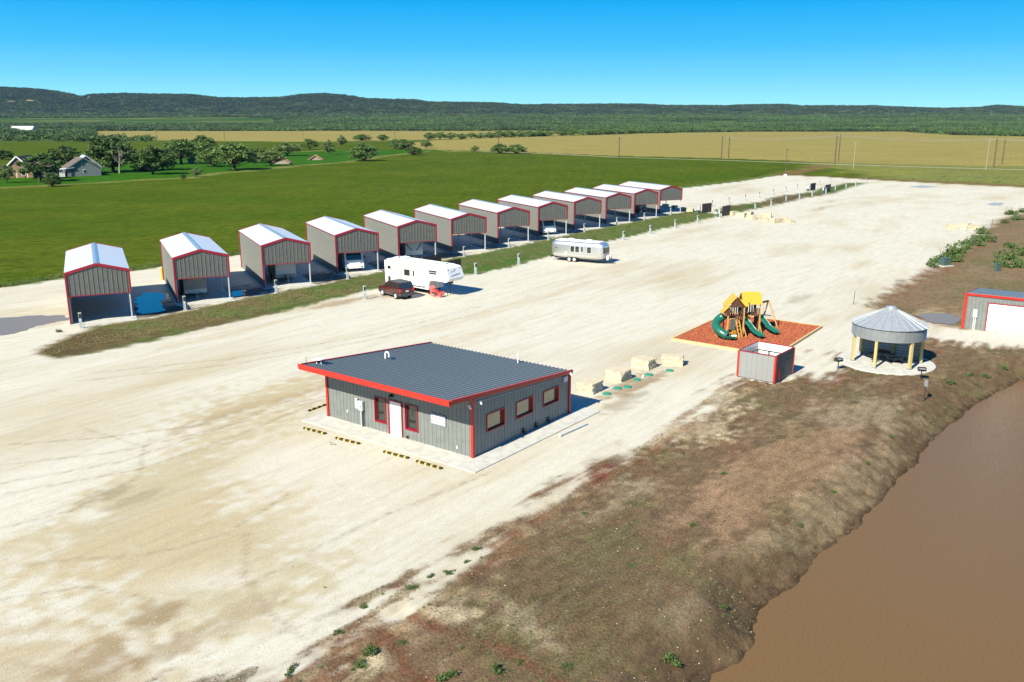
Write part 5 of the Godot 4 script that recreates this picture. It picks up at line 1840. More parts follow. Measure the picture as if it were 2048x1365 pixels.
func build_fifth_wheel() -> void:
	var ax := Vector3(0.80, 0, 0.60)
	var root := thing("fifth_wheel_trailer", "large white fifth wheel trailer with raised angular nose on the gravel edge", "trailer", Vector3(-9.6, 0, -94.0), -atan2(ax.z, ax.x))
	var h := 1.22
	var prof := [Vector2(-4.6, 0.72), Vector2(1.75, 0.55), Vector2(1.9, 1.45), Vector2(2.1, 1.62), Vector2(4.35, 1.62), Vector2(4.72, 2.0), Vector2(4.30, 3.02), Vector2(3.95, 3.16), Vector2(-4.2, 3.28), Vector2(-4.72, 3.14)]
	var b := MB.new()
	b.prism(prof, -h, h)
	part(root, "body", b, M.white_gloss)
	var rf := MB.new()
	rf.prism([Vector2(-4.5, 3.27), Vector2(3.7, 3.16), Vector2(3.5, 3.25), Vector2(-4.3, 3.36)], -h + 0.12, h - 0.12)
	part(root, "roof", rf, M.white_paint)
	# slide-out on the near side
	var so := box_part(root, "slide_out", Vector3(-1.05, 1.92, h + 0.10), Vector3(4.6, 2.05, 0.32), M.white_gloss)
	var aw := MB.new()
	aw.bar(Vector3(-3.35, 3.0, h + 0.24), Vector3(1.3, 2.98, h + 0.24), 0.10, 0.07)
	part(so, "awning_tube", aw, M.mid_grey)
	var zz := h + 0.262
	var w1 := patch(so, "window", side_rect(-1.55, -0.6, 1.75, 2.55, zz), M.pale_grey)
	patch(w1, "pane", side_rect(-1.48, -0.67, 1.85, 2.5, zz + 0.012), M.glass_dark)
	patch(so, "window", side_rect(-0.2, 0.02, 1.85, 2.45, zz), M.glass_dark)
	patch(so, "stripe", side_rect(-0.2, 1.2, 1.42, 1.46, zz), M.mid_grey)
	patch(root, "window", side_rect(-4.25, -3.75, 2.25, 2.62, h), M.glass_dark)
	patch(root, "vent_panel", side_rect(-4.2, -3.8, 0.95, 1.45, h), M.dark_metal)
	var w2 := patch(root, "window", side_rect(1.75, 3.1, 2.25, 2.75, h), M.pale_grey)
	patch(w2, "pane", side_rect(1.85, 3.0, 2.52, 2.68, h + 0.014), M.glass_dark)
	patch(w2, "pane", side_rect(1.95, 2.95, 2.30, 2.46, h + 0.014), M.glass_dark)
	patch(root, "stripe", side_rect(1.6, 4.0, 1.98, 2.01, h), M.pale_grey)
	patch(root, "stripe", side_rect(1.5, 3.2, 1.74, 1.79, h), M.mid_grey)
	# nose graphics on the sloping front
	var fn := func(t: float, z: float) -> Vector3: return Vector3(lerpf(4.72, 4.30, t), lerpf(2.0, 3.02, t), z)
	for k in [[0.18, 0.22, 0.85, -0.55], [0.26, 0.30, 0.6, -0.75]]:
		patch(root, "nose_stripe", [fn.call(k[0], k[2]), fn.call(k[0] + 0.12, k[3]), fn.call(k[1] + 0.12, k[3]), fn.call(k[1], k[2])], M.mid_grey)
	patch(root, "nose_emblem", [fn.call(0.72, 0.05), fn.call(0.72, -0.12), fn.call(0.84, -0.12), fn.call(0.84, 0.05)], M.dark_metal)
	var arc := MB.new()
	for k in 6:
		var t0 := PI * 0.25 + PI * 0.55 * k / 6.0
		var t1 := PI * 0.25 + PI * 0.55 * (k + 1) / 6.0
		arc.tube(fn.call(0.42 + 0.28 * sin(t0), 0.35 - 0.4 * cos(t0)) + Vector3(0.01, 0, 0), fn.call(0.42 + 0.28 * sin(t1), 0.35 - 0.4 * cos(t1)) + Vector3(0.01, 0, 0), 0.02, 0.02, 5)
	part(root, "nose_emblem", arc, M.mid_grey)
	for s in [0.95, -0.95]:
		var ml := MB.new()
		ml.box(fn.call(0.9, s) + Vector3(0.01, 0, 0), Vector3(0.05, 0.06, 0.12))
		part(root, "marker_lamp", ml, M.dark_metal)
	patch(root, "nose_panel", [Vector3(1.80, 0.65, h * 0.92), Vector3(1.80, 0.65, -h * 0.92), Vector3(1.895, 1.4, -h * 0.92), Vector3(1.895, 1.4, h * 0.92)], M.pale_grey)
	# roof fittings
	var ac := MB.new()
	ac.prism([Vector2(-0.45, 0), Vector2(0.45, 0), Vector2(0.36, 0.28), Vector2(-0.4, 0.30)], -0.36, 0.36, Basis.IDENTITY, Vector3(-2.5, 3.31, 0.1))
	part(root, "roof_unit", ac, M.white_paint)
	var dm := MB.new()
	dm.lathe(Vector3(-3.4, 3.34, 0.55), [Vector2(0.0, 0.26), Vector2(0.18, 0.22), Vector2(0.28, 0.1), Vector2(0.30, 0.0)], 14)
	part(root, "satellite_dome", dm, M.white_paint)
	for k in [[-1.0, 0.4], [0.4, -0.3], [1.9, 0.2], [3.0, -0.2]]:
		box_part(root, "roof_vent", Vector3(k[0], 3.30, k[1]), Vector3(0.4, 0.12, 0.4), M.pale_grey if k[0] > 1.5 else M.white_paint)
	box_part(root, "roof_rack", Vector3(-4.0, 3.38, -0.35), Vector3(0.7, 0.05, 1.0), M.sign_blue)
	for s in [1.0, -1.0]:
		for x in [-2.6, -1.75]:
			wheel(root, Vector3(x, 0.37, s * 1.02), 0.37, 0.22, Vector3.BACK, M.pale_grey)
		box_part(root, "landing_leg", Vector3(1.55, 0.32, s * 0.85), Vector3(0.10, 0.64, 0.10), M.dark_metal)
		box_part(root, "landing_foot", Vector3(1.55, 0.025, s * 0.85), Vector3(0.26, 0.05, 0.22), M.dark_metal)
		var ld := MB.new()
		ld.bar(Vector3(3.6, 0.02, s * 0.25), Vector3(3.75, 1.3, s * 0.12), 0.06, 0.06)
		part(root, "king_pin_stand", ld, M.dark_metal)
	box_part(root, "king_pin_box", Vector3(3.7, 1.45, 0), Vector3(0.7, 0.32, 0.4), M.dark_metal)
	box_part(root, "chassis", Vector3(-1.4, 0.5, 0), Vector3(6.0, 0.14, 1.7), M.dark_metal)


func build_suv() -> void:
	var ax := Vector3(-0.64, 0, -0.77)   # nose
	var root := thing("boxy_suv", "boxy dark red sport utility car with grey cladding parked against the white fifth wheel", "car", Vector3(-12.25, 0, -91.2), -atan2(ax.z, ax.x))
	var h := 0.90
	var low := MB.new()
	low.prism([Vector2(-2.05, 0.42), Vector2(2.0, 0.40), Vector2(2.08, 0.62), Vector2(2.05, 0.92), Vector2(1.9, 1.02), Vector2(1.15, 1.12), Vector2(-2.06, 1.14), Vector2(-2.1, 0.8)], -h, h)
	part(root, "body", low, M.maroon)
	var cab := MB.new()   # tapered cabin
	var yb := 1.13
	var yt := 1.72
	var cb := [Vector3(1.05, yb, h - 0.03), Vector3(-2.02, yb, h - 0.03), Vector3(-2.02, yb, -h + 0.03), Vector3(1.05, yb, -h + 0.03)]
	var ct := [Vector3(0.45, yt, h - 0.16), Vector3(-1.86, yt, h - 0.16), Vector3(-1.86, yt, -h + 0.16), Vector3(0.45, yt, -h + 0.16)]
	for i in 4:
		var j := (i + 1) % 4
		cab.quad(cb[j], cb[i], ct[i], ct[j])
	cab.quad(ct[1], ct[0], ct[3], ct[2])
	part(root, "cabin", cab, M.maroon)
	var rf := MB.new()
	rf.prism([Vector2(-1.88, 0), Vector2(0.47, 0), Vector2(0.30, 0.06), Vector2(-1.75, 0.07)], -h + 0.17, h - 0.17, Basis.IDENTITY, Vector3(0, yt, 0))
	part(root, "roof", rf, M.cladding)
	# glass
	for s in [1.0, -1.0]:
		var pt := func(x: float, t: float) -> Vector3: return Vector3(lerpf(x, x * 0.9 - 0.03, t), lerpf(yb, yt, t), s * lerpf(h - 0.03, h - 0.16, t))
		for k in [[0.72, -0.12], [-0.22, -0.98], [-1.08, -1.92]]:
			var q := [pt.call(k[1], 0.1), pt.call(k[0], 0.1), pt.call(minf(k[0], 0.58), 0.9), pt.call(k[1], 0.9)]
			if s < 0.0: q.reverse()
			patch(root, "side_window", q, M.glass_dark)
	patch(root, "windscreen", [Vector3(1.0, yb + 0.06, h - 0.12), Vector3(1.0, yb + 0.06, -h + 0.12), Vector3(0.5, yt - 0.05, -h + 0.22), Vector3(0.5, yt - 0.05, h - 0.22)], M.glass_dark, 0.03)
	patch(root, "rear_window", [Vector3(-2.0, yb + 0.08, -h + 0.12), Vector3(-2.0, yb + 0.08, h - 0.12), Vector3(-1.88, yt - 0.06, h - 0.24), Vector3(-1.88, yt - 0.06, -h + 0.24)], M.glass_dark, 0.02)
	# cladding
	box_part(root, "rear_bumper", Vector3(-2.12, 0.52, 0), Vector3(0.16, 0.30, 1.82), M.cladding)
	box_part(root, "front_bumper", Vector3(2.08, 0.50, 0), Vector3(0.16, 0.30, 1.78), M.cladding)
	for s in [1.0, -1.0]:
		box_part(root, "sill", Vector3(0, 0.42, s * (h + 0.005)), Vector3(1.7, 0.16, 0.05), M.cladding)
		for x in [-1.25, 1.32]:
			var arch := MB.new()
			for k in 9:
				var t0 := PI * k / 9.0
				var t1 := PI * (k + 1) / 9.0
				arch.bar(Vector3(x + cos(t0) * 0.42, 0.36 + sin(t0) * 0.42, s * (h + 0.01)), Vector3(x + cos(t1) * 0.42, 0.36 + sin(t1) * 0.42, s * (h + 0.01)), 0.05, 0.10, Vector3(0, 0, s))
			part(root, "wheel_arch", arch, M.cladding)
			var wl := MB.new()
			wl.tube(Vector3(x, 0.36, s * (h - 0.2)), Vector3(x, 0.36, s * (h + 0.006)), 0.39, 0.39, 20)
			part(root, "wheel_well", wl, M.black)
			wheel(root, Vector3(x, 0.34, s * (h - 0.08)), 0.34, 0.22, Vector3.BACK, M.pale_grey)
		patch(root, "tail_lamp", [Vector3(-2.07, 0.82, s * h - (0.2 if s > 0.0 else 0.02)), Vector3(-2.07, 0.82, s * h + (-0.02 if s > 0.0 else 0.2)), Vector3(-2.07, 1.12, s * h + (-0.02 if s > 0.0 else 0.2)), Vector3(-2.07, 1.12, s * h - (0.2 if s > 0.0 else 0.02))], M.tail_red, 0.05)
		patch(root, "head_lamp", [Vector3(2.05, 0.72, s * 0.68 + 0.16), Vector3(2.05, 0.72, s * 0.68 - 0.16), Vector3(2.03, 0.90, s * 0.68 - 0.16), Vector3(2.03, 0.90, s * 0.68 + 0.16)], M.pale_grey, 0.05)
		box_part(root, "mirror", Vector3(0.85, 1.2, s * (h + 0.08)), Vector3(0.12, 0.14, 0.2), M.cladding)
	patch(root, "number_plate", [Vector3(-2.09, 0.80, -0.16), Vector3(-2.09, 0.80, 0.16), Vector3(-2.09, 0.92, 0.16), Vector3(-2.09, 0.92, -0.16)], M.white_paint, 0.04)


func in_carport(i: int, x: float, z: float) -> Vector3:
	return carport_at(i) + Basis(Vector3.UP, CT) * Vector3(x, 0.05, z)


func build_stored_vehicles() -> void:
	# enclosed box trailers
	for k in 2:
		var i: int = [1, 2][k]
		var m: Material = [M.mid_grey, M.pale_grey][k]
		var root := thing("box_trailer", ["dull grey box trailer parked under the second carport beside the blue puddle", "white box trailer with a tongue jack parked under a carport"][k], "trailer", in_carport(i, [2.1, 2.95][k], -2.6), CT, "")
		var w := 2.3
		var h: float = [2.2, 2.15][k]
		var b := MB.new()
		b.prism([Vector2(-w * 0.5, 0.5), Vector2(w * 0.5, 0.5), Vector2(w * 0.5, h), Vector2(w * 0.5 - 0.12, h + 0.1), Vector2(-w * 0.5 + 0.12, h + 0.1), Vector2(-w * 0.5, h)], -5.0, 0.0)
		part(root, "body", b, m)
		box_part(root, "front_stone_guard", Vector3(0, 0.72, 0.015), Vector3(w - 0.1, 0.4, 0.03), M.mid_grey if k else M.pale_grey)
		for s in [-1.0, 1.0]:
			wheel(root, Vector3(s * (w * 0.5 + 0.05), 0.33, -2.9), 0.33, 0.2, Vector3.RIGHT, M.pale_grey)
			var tg := MB.new()
			tg.bar(Vector3(s * 0.65, 0.48, 0.0), Vector3(s * 0.05, 0.48, 1.15), 0.07, 0.1)
			part(root, "tongue", tg, M.dark_metal)
			box_part(root, "marker_lamp", Vector3(s * 0.95, h - 0.3, 0.02), Vector3(0.1, 0.06, 0.04), M.dark_metal)
		tube_part(root, "jack", Vector3(0, 0.0, 0.95), Vector3(0, 0.9, 0.95), 0.04, M.pale_grey)
		if k: box_part(root, "battery_box", Vector3(0, 0.66, 0.35), Vector3(0.4, 0.25, 0.25), M.black)
	# motorhome noses
	for k in 2:
		var i: int = [3, 7][k]
		var root := thing("motorhome", ["white motorhome with dark windscreen under the carport behind the fifth wheel's rear", "white motorhome with dark windscreen under the carport behind the silver trailer"][k], "motorhome", in_carport(i, 2.35, -0.7), CT, "motorhomes stored in carports")
		var b := MB.new()
		b.prism([Vector2(0, 0.45), Vector2(0, 1.25), Vector2(-0.35, 2.35), Vector2(-0.5, 3.2), Vector2(-8.0, 3.2), Vector2(-8.0, 0.45)].map(func(v): return Vector2(-v.x, v.y)), -1.15, 1.15, Basis(Vector3.UP, PI * 0.5))
		part(root, "body", b, M.white_paint)
		patch(root, "windscreen", [Vector3(-0.95, 1.45, -0.06), Vector3(0.95, 1.45, -0.06), Vector3(0.95, 2.25, -0.31), Vector3(-0.95, 2.25, -0.31)], M.glass_dark, 0.02)
		box_part(root, "bumper", Vector3(0, 0.72, 0.06), Vector3(2.35, 0.55, 0.16), M.white_gloss)
		for s in [-1.0, 1.0]:
			box_part(root, "head_lamp", Vector3(s * 0.85, 1.08, 0.02), Vector3(0.3, 0.16, 0.05), M.mid_grey)
			box_part(root, "fog_lamp", Vector3(s * 0.9, 0.6, 0.15), Vector3(0.2, 0.12, 0.02), M.dark_metal)
			box_part(root, "mirror", Vector3(s * 1.33, 1.75, -0.15), Vector3(0.18, 0.35, 0.1), M.dark_metal)
			for z in [-1.3, -5.6]:
				wheel(root, Vector3(s * 1.02, 0.42, z), 0.42, 0.26, Vector3.RIGHT, M.pale_grey)
	# travel trailer with dark swooshes
	var tt := thing("swoosh_trailer", "grey-fronted travel trailer with two dark swooshes parked under a carport", "trailer", in_carport(4, 2.65, -1.6), CT)
	var b2 := MB.new()
	b2.prism([Vector2(0.0, 0.6), Vector2(0.12, 1.2), Vector2(0.0, 2.3), Vector2(-0.35, 2.9), Vector2(-8.0, 3.1), Vector2(-8.0, 0.6)].map(func(v): return Vector2(-v.x, v.y)), -1.2, 1.2, Basis(Vector3.UP, PI * 0.5))
	part(tt, "body", b2, M.pale_grey)
	for s in [-1.0, 1.0]:
		for k in 5:
			var t0 := k / 5.0
			var t1 := (k + 1) / 5.0
			var p := Vector3(s * (1.05 - 0.75 * pow(t0, 1.6)), lerpf(2.25, 1.25, t0), lerpf(0.02, 0.115, t0))
			var q := Vector3(s * (1.05 - 0.75 * pow(t1, 1.6)), lerpf(2.25, 1.25, t1), lerpf(0.02, 0.115, t1))
			var sw := MB.new()
			sw.bar(p, q, 0.03, 0.11)
			part(tt, "swoosh", sw, M.dark_metal)
		wheel(tt, Vector3(s * 1.05, 0.36, -4.2), 0.36, 0.22, Vector3.RIGHT, M.pale_grey)
		var tg := MB.new()
		tg.bar(Vector3(s * 0.7, 0.5, 0.0), Vector3(s * 0.05, 0.5, 1.2), 0.08, 0.1)
		part(tt, "tongue", tg, M.dark_metal)
	box_part(tt, "number_plate", Vector3(0.0, 0.66, 0.06), Vector3(0.4, 0.12, 0.03), M.white_paint)
	# off-road car between the last two carports
	var jp := thing("off_road_car", "dark off-road car with a spare wheel on its tail, parked between carports", "car", in_carport(10, 6.6, -6.6), CT + 0.15)
	box_part(jp, "body", Vector3(0, 0.85, -1.9), Vector3(1.75, 0.7, 3.8), M.mid_grey)
	var cb := MB.new()
	cb.prism([Vector2(-0.85, 1.2), Vector2(0.85, 1.2), Vector2(0.72, 1.85), Vector2(-0.72, 1.85)], -2.4, -0.03)
	part(jp, "cabin", cb, M.pale_grey)
	patch(jp, "rear_window", [Vector3(-0.6, 1.32, -0.03), Vector3(0.6, 1.32, -0.03), Vector3(0.55, 1.72, -0.03), Vector3(-0.55, 1.72, -0.03)], M.glass_dark)
	wheel(jp, Vector3(0, 0.98, 0.12), 0.37, 0.2, Vector3.BACK, M.mid_grey)
	for s in [-1.0, 1.0]:
		for z in [-0.75, -3.1]:
			wheel(jp, Vector3(s * 0.85, 0.38, z), 0.38, 0.25, Vector3.RIGHT, M.mid_grey)
		box_part(jp, "tail_lamp", Vector3(s * 0.78, 0.95, 0.02), Vector3(0.14, 0.22, 0.05), M.tail_red)


# ---------------------------------------------------------------- things on the lot
func rough_block(size: Vector3, seed_: int, m: Material, parent: Node, face: Material) -> void:
	# quarried block: sawn on the top, split and lumpy on the sides
	var n := FastNoiseLite.new()
	n.seed = seed_
	n.frequency = 2.2
	n.fractal_octaves = 3
	var defs := [[Vector3.UP, Vector3.RIGHT, 0.02], [Vector3.BACK, Vector3.RIGHT, 0.10], [Vector3.FORWARD, Vector3.LEFT, 0.10], [Vector3.RIGHT, Vector3.FORWARD, 0.10], [Vector3.LEFT, Vector3.BACK, 0.10]]
	for k in defs.size():
		var nn: Vector3 = defs[k][0]
		var uu: Vector3 = defs[k][1]
		var vv := nn.cross(uu)
		var rows := []
		var g1 := 12
		for j in g1 + 1:
			var row := []
			for i in g1 + 1:
				var p := (nn + uu * (i / float(g1) * 2.0 - 1.0) + vv * (1.0 - j / float(g1) * 2.0)) * size * 0.5
				var e := n.get_noise_3dv(p * 1.4)
				var e2 := n.get_noise_3dv(p * 1.4 + Vector3(30, 0, 0))
				var inset: float = 0.05 * absf(nn.y)
				p += Vector3(signf(p.x) * e, e2 * 0.25, signf(p.z) * e2) * 0.12
				p.y += size.y * 0.5 - 0.06 - inset * 0.0
				row.append(p)
			rows.append(row)
		var b := MB.new()
		b.grid(rows)
		part(parent, "sawn_face" if k == 0 else "split_face", b, m if k != 1 else face)


func build_lot_details() -> void:
	# four quarried blocks behind the office
	var blk := [[Vector3(5.35, 0, -57.6), 0.92, Vector3(1.35, 0.78, 1.3), "limestone block with split face nearest the office back corner"], [Vector3(7.65, 0, -60.5), 0.88, Vector3(1.3, 0.78, 1.35), "limestone block, second from the office in the short row by the green lids"], [Vector3(9.95, 0, -63.6), 0.88, Vector3(1.2, 0.78, 1.5), "limestone block, third from the office in the short row by the green lids"], [Vector3(12.25, 0, -64.4), -0.25, Vector3(1.6, 0.76, 1.0), "limestone block lying lengthwise at the far end of the row by green lids"]]
	for k in 4:
		var o := thing("limestone_block", blk[k][3], "stone", blk[k][0], blk[k][1], "limestone blocks behind the office")
		rough_block(blk[k][2], 100 + k, M.limestone, o, M.limestone)
	var far := [[43.8, -173.6], [44.5, -170.8], [46.7, -173.6], [45.3, -166.4], [46.4, -166.4], [49.2, -169.9], [47.0, -162.1], [48.4, -160.5], [51.0, -164.6], [50.9, -161.3]]
	for k in far.size():
		var o := thing("limestone_block", "pale limestone block dumped on gravel near the dark screen panels", "stone", Vector3(far[k][0], 0, far[k][1]), rng.randf() * 3.0, "loose limestone blocks near the screens")
		rough_block(Vector3(rng.randf_range(1.4, 2.3), rng.randf_range(0.7, 1.0), rng.randf_range(0.9, 1.4)), 200 + k, M.limestone, o, M.limestone)
	for k in 3:
		var o := thing("limestone_block", "pale limestone block beside the weedy right edge of the lot", "stone", [Vector3(75.9, 0, -151.3), Vector3(79.0, 0, -152.7), Vector3(79.2, 0, -150.4)][k], k * 0.8, "limestone blocks at the weedy edge")
		rough_block(Vector3(1.7, 0.85, 1.2), 300 + k, M.limestone, o, M.limestone)
	for k in 4:
		var o := thing("limestone_block", "tan stone block lying in the open end of the last carport", "stone", Vector3([33.3, 34.6, 35.6, 36.6][k], 0.0, [-191.2, -187.6, -183.4, -180.9][k]), k * 0.9, "stone blocks by the last carport")
		rough_block(Vector3(1.3, 0.7, 1.0), 320 + k, M.limestone, o, M.limestone)
	# green tank lids and a white cleanout cap
	var lids := [[6.46, -56.83], [7.33, -58.15], [8.06, -58.45], [8.96, -60.21], [10.02, -61.49], [11.73, -63.5]]
	for k in lids.size():
		var o := thing("tank_lid", "round green plastic tank lid in the dirt strip by the limestone blocks", "lid", Vector3(lids[k][0], 0.0, lids[k][1] + (0.0 if k < 5 else 0.9)), 0, "green tank lids")
		var b := MB.new()
		b.lathe(Vector3.ZERO, [Vector2(0.0, 0.10), Vector2(0.20, 0.09), Vector2(0.28, 0.06), Vector2(0.30, 0.05), Vector2(0.30, -0.1)], 22)
		var cover := part(o, "cover", b, M.lid_green)
		for i in 6:
			var a := TAU * i / 6.0
			box_part(cover, "bolt", Vector3(cos(a) * 0.25, 0.085, sin(a) * 0.25), Vector3(0.03, 0.03, 0.03), M.dark_metal)
	var cap := thing("cleanout_cap", "small white plastic cleanout cap between the green tank lids", "pipe cap", Vector3(9.5, 0, -60.9))
	var cb := MB.new()
	cb.lathe(Vector3.ZERO, [Vector2(0.0, 0.16), Vector2(0.07, 0.16), Vector2(0.08, 0.13), Vector2(0.08, -0.1)], 14)
	part(cap, "pipe", cb, M.white_paint)
	box_part(cap, "square_nut", Vector3(0, 0.18, 0), Vector3(0.05, 0.05, 0.05), M.white_paint)
	# rubber wheel stops
	var st := [[-12.55, -49.95, -11.06, -48.99], [-10.26, -48.24, -8.79, -47.34], [-7.18, -46.08, -5.69, -45.11], [-5.20, -44.67, -3.73, -43.61], [-12.92, -53.34, -12.11, -54.56]]
	var first: Node3D = null
	for k in st.size():
		var a := Vector3(st[k][0], 0, st[k][1])
		var e := Vector3(st[k][2], 0, st[k][3])
		var turn := -atan2(e.z - a.z, e.x - a.x)
		var lab := "black and yellow rubber wheel stop lying along the front of the office" if k < 4 else "black and yellow rubber wheel stop at the blind left end of the office"
		if first == null:
			first = thing("wheel_stop", lab, "wheel stop", (a + e) * 0.5, turn, "wheel stops at the office front")
			var b := MB.new()
			b.prism([Vector2(-0.09, -0.02), Vector2(0.09, -0.02), Vector2(0.06, 0.10), Vector2(-0.06, 0.10)], -0.9, 0.9, Basis(Vector3.UP, PI * 0.5))
			part(first, "rubber_bar", b, M.rubber)
			for i in 4:
				var y := MB.new()
				y.prism([Vector2(-0.094, 0.0), Vector2(0.094, 0.0), Vector2(0.066, 0.104), Vector2(-0.066, 0.104)], -0.06, 0.06, Basis(Vector3.UP, PI * 0.5), Vector3(-0.66 + 0.44 * i, 0, 0))
				part(first, "yellow_band", y, M.yellow_paint)
		else:
			copy_of(first, (a + e) * 0.5, turn, lab, "wheel stops at the office front" if k < 4 else "wheel stop at the office side")
	var pp := thing("gutter_pipe", "pale grey length of pipe lying on gravel beside the office apron", "pipe", Vector3(3.68, 0.07, -49.6), -atan2(-50.67 + 48.57, 4.56 - 2.79))
	var pb := MB.new()
	pb.tube(Vector3(-1.37, 0, 0), Vector3(1.37, 0, 0), 0.075, 0.075, 12, false)
	pb.tube(Vector3(1.37, 0, 0), Vector3(-1.37, 0, 0), -0.06, -0.06, 12, false)
	part(pp, "pipe", pb, M.pale_grey)
	tube_part(pp, "coupling", Vector3(-1.38, 0, 0), Vector3(-1.2, 0, 0), 0.09, M.pale_grey, 12)
	# tap post next to the apron
	var tp := thing("yard_tap", "low bent yard tap in gravel beside the office apron", "tap", Vector3(-10.4, 0, -47.2))
	tube_part(tp, "riser", Vector3(0, -0.1, 0), Vector3(0, 0.22, 0), 0.03, M.mid_grey)
	tube_part(tp, "hose_end", Vector3(0, 0.2, 0), Vector3(0.25, 0.08, 0.05), 0.025, M.mid_grey)
	# stakes and rods
	for k in 4:
		var p: Vector3 = [Vector3(34.58, 0, -86.88), Vector3(81.97, 0, -149.82), Vector3(66.91, 0, -129.99), Vector3(76.6, 0, -147.5)][k]
		var h: float = [1.3, 1.75, 0.7, 0.8][k]
		var o := thing("survey_stake", ["thin leaning wooden stake standing alone on open gravel", "tall thin rod at the weedy right edge beside limestone blocks", "short dark stub post at the gravel edge among weeds", "short stake beside the limestone blocks at the weedy edge"][k], "stake", p)
		var b := MB.new()
		b.bar(Vector3(0, -0.1, 0), Vector3(0.06, h, 0), 0.045 if k != 1 else 0.06, 0.045)
		part(o, "rod", b, M.pole_wood)
		box_part(o, "tip", Vector3(0.06, h + 0.02, 0), Vector3(0.05, 0.05, 0.05), M.screen_brown)
	# transformer and small green pedestal cabinet
	var tf := thing("transformer_box", "green pad-mounted transformer cabinet on a concrete pad among weeds", "transformer", Vector3(55.5, 0.02, -111.3), 0.35)
	box_part(tf, "pad", Vector3(0, 0.02, 0), Vector3(1.7, 0.16, 1.5), M.concrete)
	box_part(tf, "cabinet", Vector3(0, 0.52, 0.1), Vector3(1.15, 0.85, 0.75), M.cabinet_green)
	box_part(tf, "lid", Vector3(0, 0.98, 0.05), Vector3(1.22, 0.08, 0.9), M.cabinet_green)
	box_part(tf, "tank", Vector3(0, 0.45, -0.42), Vector3(0.95, 0.7, 0.3), M.cabinet_green)
	box_part(tf, "door_seam", Vector3(0, 0.5, 0.48), Vector3(0.02, 0.78, 0.02), M.dark_metal)
	var sc := thing("green_cabinet", "small square green utility cabinet in the grass right of the transformer", "cabinet", Vector3(60.15, 0.02, -107.4), 0.3)
	box_part(sc, "body", Vector3(0, 0.42, 0), Vector3(0.55, 0.9, 0.5), M.cabinet_green)
	box_part(sc, "lid", Vector3(0, 0.89, 0), Vector3(0.6, 0.06, 0.55), M.cabinet_green)
	# dark slatted screens with meter cabinets
	var scr := [[Vector3(38.4, 0, -177.5), Vector3(40.7, 0, -179.7), 1.9, "dark slatted screen panel with meter cabinet, nearest the last carport"], [Vector3(41.0, 0, -171.3), Vector3(43.1, 0, -173.7), 2.0, "dark slatted screen panel with meter cabinet beside dumped limestone blocks"], [Vector3(79.4, 0, -235.5), Vector3(81.6, 0, -238.2), 2.0, "dark slatted screen panel with green cabinet on the far grass strip"], [Vector3(81.3, 0, -229.7), Vector3(84.0, 0, -233.5), 2.0, "dark slatted screen panel with green cabinet at the lot side of the far strip"], [Vector3(-11.2, 0, -108.3), Vector3(-9.0, 0, -110.6), 1.6, "brown slatted screen panel behind the nose of the white fifth wheel"], [Vector3(-7.7, 0, -105.3), Vector3(-6.3, 0, -107.0), 1.6, "brown slatted screen panel on the grass right of the white fifth wheel"]]
	for k in scr.size():
		var a: Vector3 = scr[k][0]
		var e: Vector3 = scr[k][1]
		var o := thing("screen_panel", scr[k][3], "screen", a, -atan2(e.z - a.z, e.x - a.x), "slatted utility screens")
		var w := a.distance_to(e)
		var h: float = scr[k][2]
		var n := int(w / 0.16)
		for i in n:
			box_part(o, "slat", Vector3(w * (i + 0.5) / n, h * 0.5 + 0.06, 0), Vector3(w / n - 0.014, h - 0.08, 0.03), M.screen_brown)
		for x in [0.0, w * 0.5, w]:
			box_part(o, "post", Vector3(x, h * 0.5, -0.06), Vector3(0.07, h + 0.04, 0.07), M.dark_metal)
		if k < 4:
			box_part(o, "meter_cabinet", Vector3(-0.55, 0.95, -0.35), Vector3(0.35, 0.95, 0.35), M.meter_grey)
			box_part(o, "meter_post", Vector3(-0.55, 0.3, -0.35), Vector3(0.1, 0.7, 0.1), M.pale_grey)
			box_part(o, "ground_box", Vector3(-1.1, 0.32, -0.3), Vector3(0.6, 0.68, 0.55), M.cabinet_green)
		if k == 4:
			tube_part(o, "white_pipe", Vector3(-0.2, 1.45, 0.2), Vector3(-1.2, 1.3, 0.6), 0.05, M.white_paint)
			tube_part(o, "white_pipe", Vector3(-1.2, -0.02, 0.6), Vector3(-1.2, 1.35, 0.6), 0.05, M.white_paint)


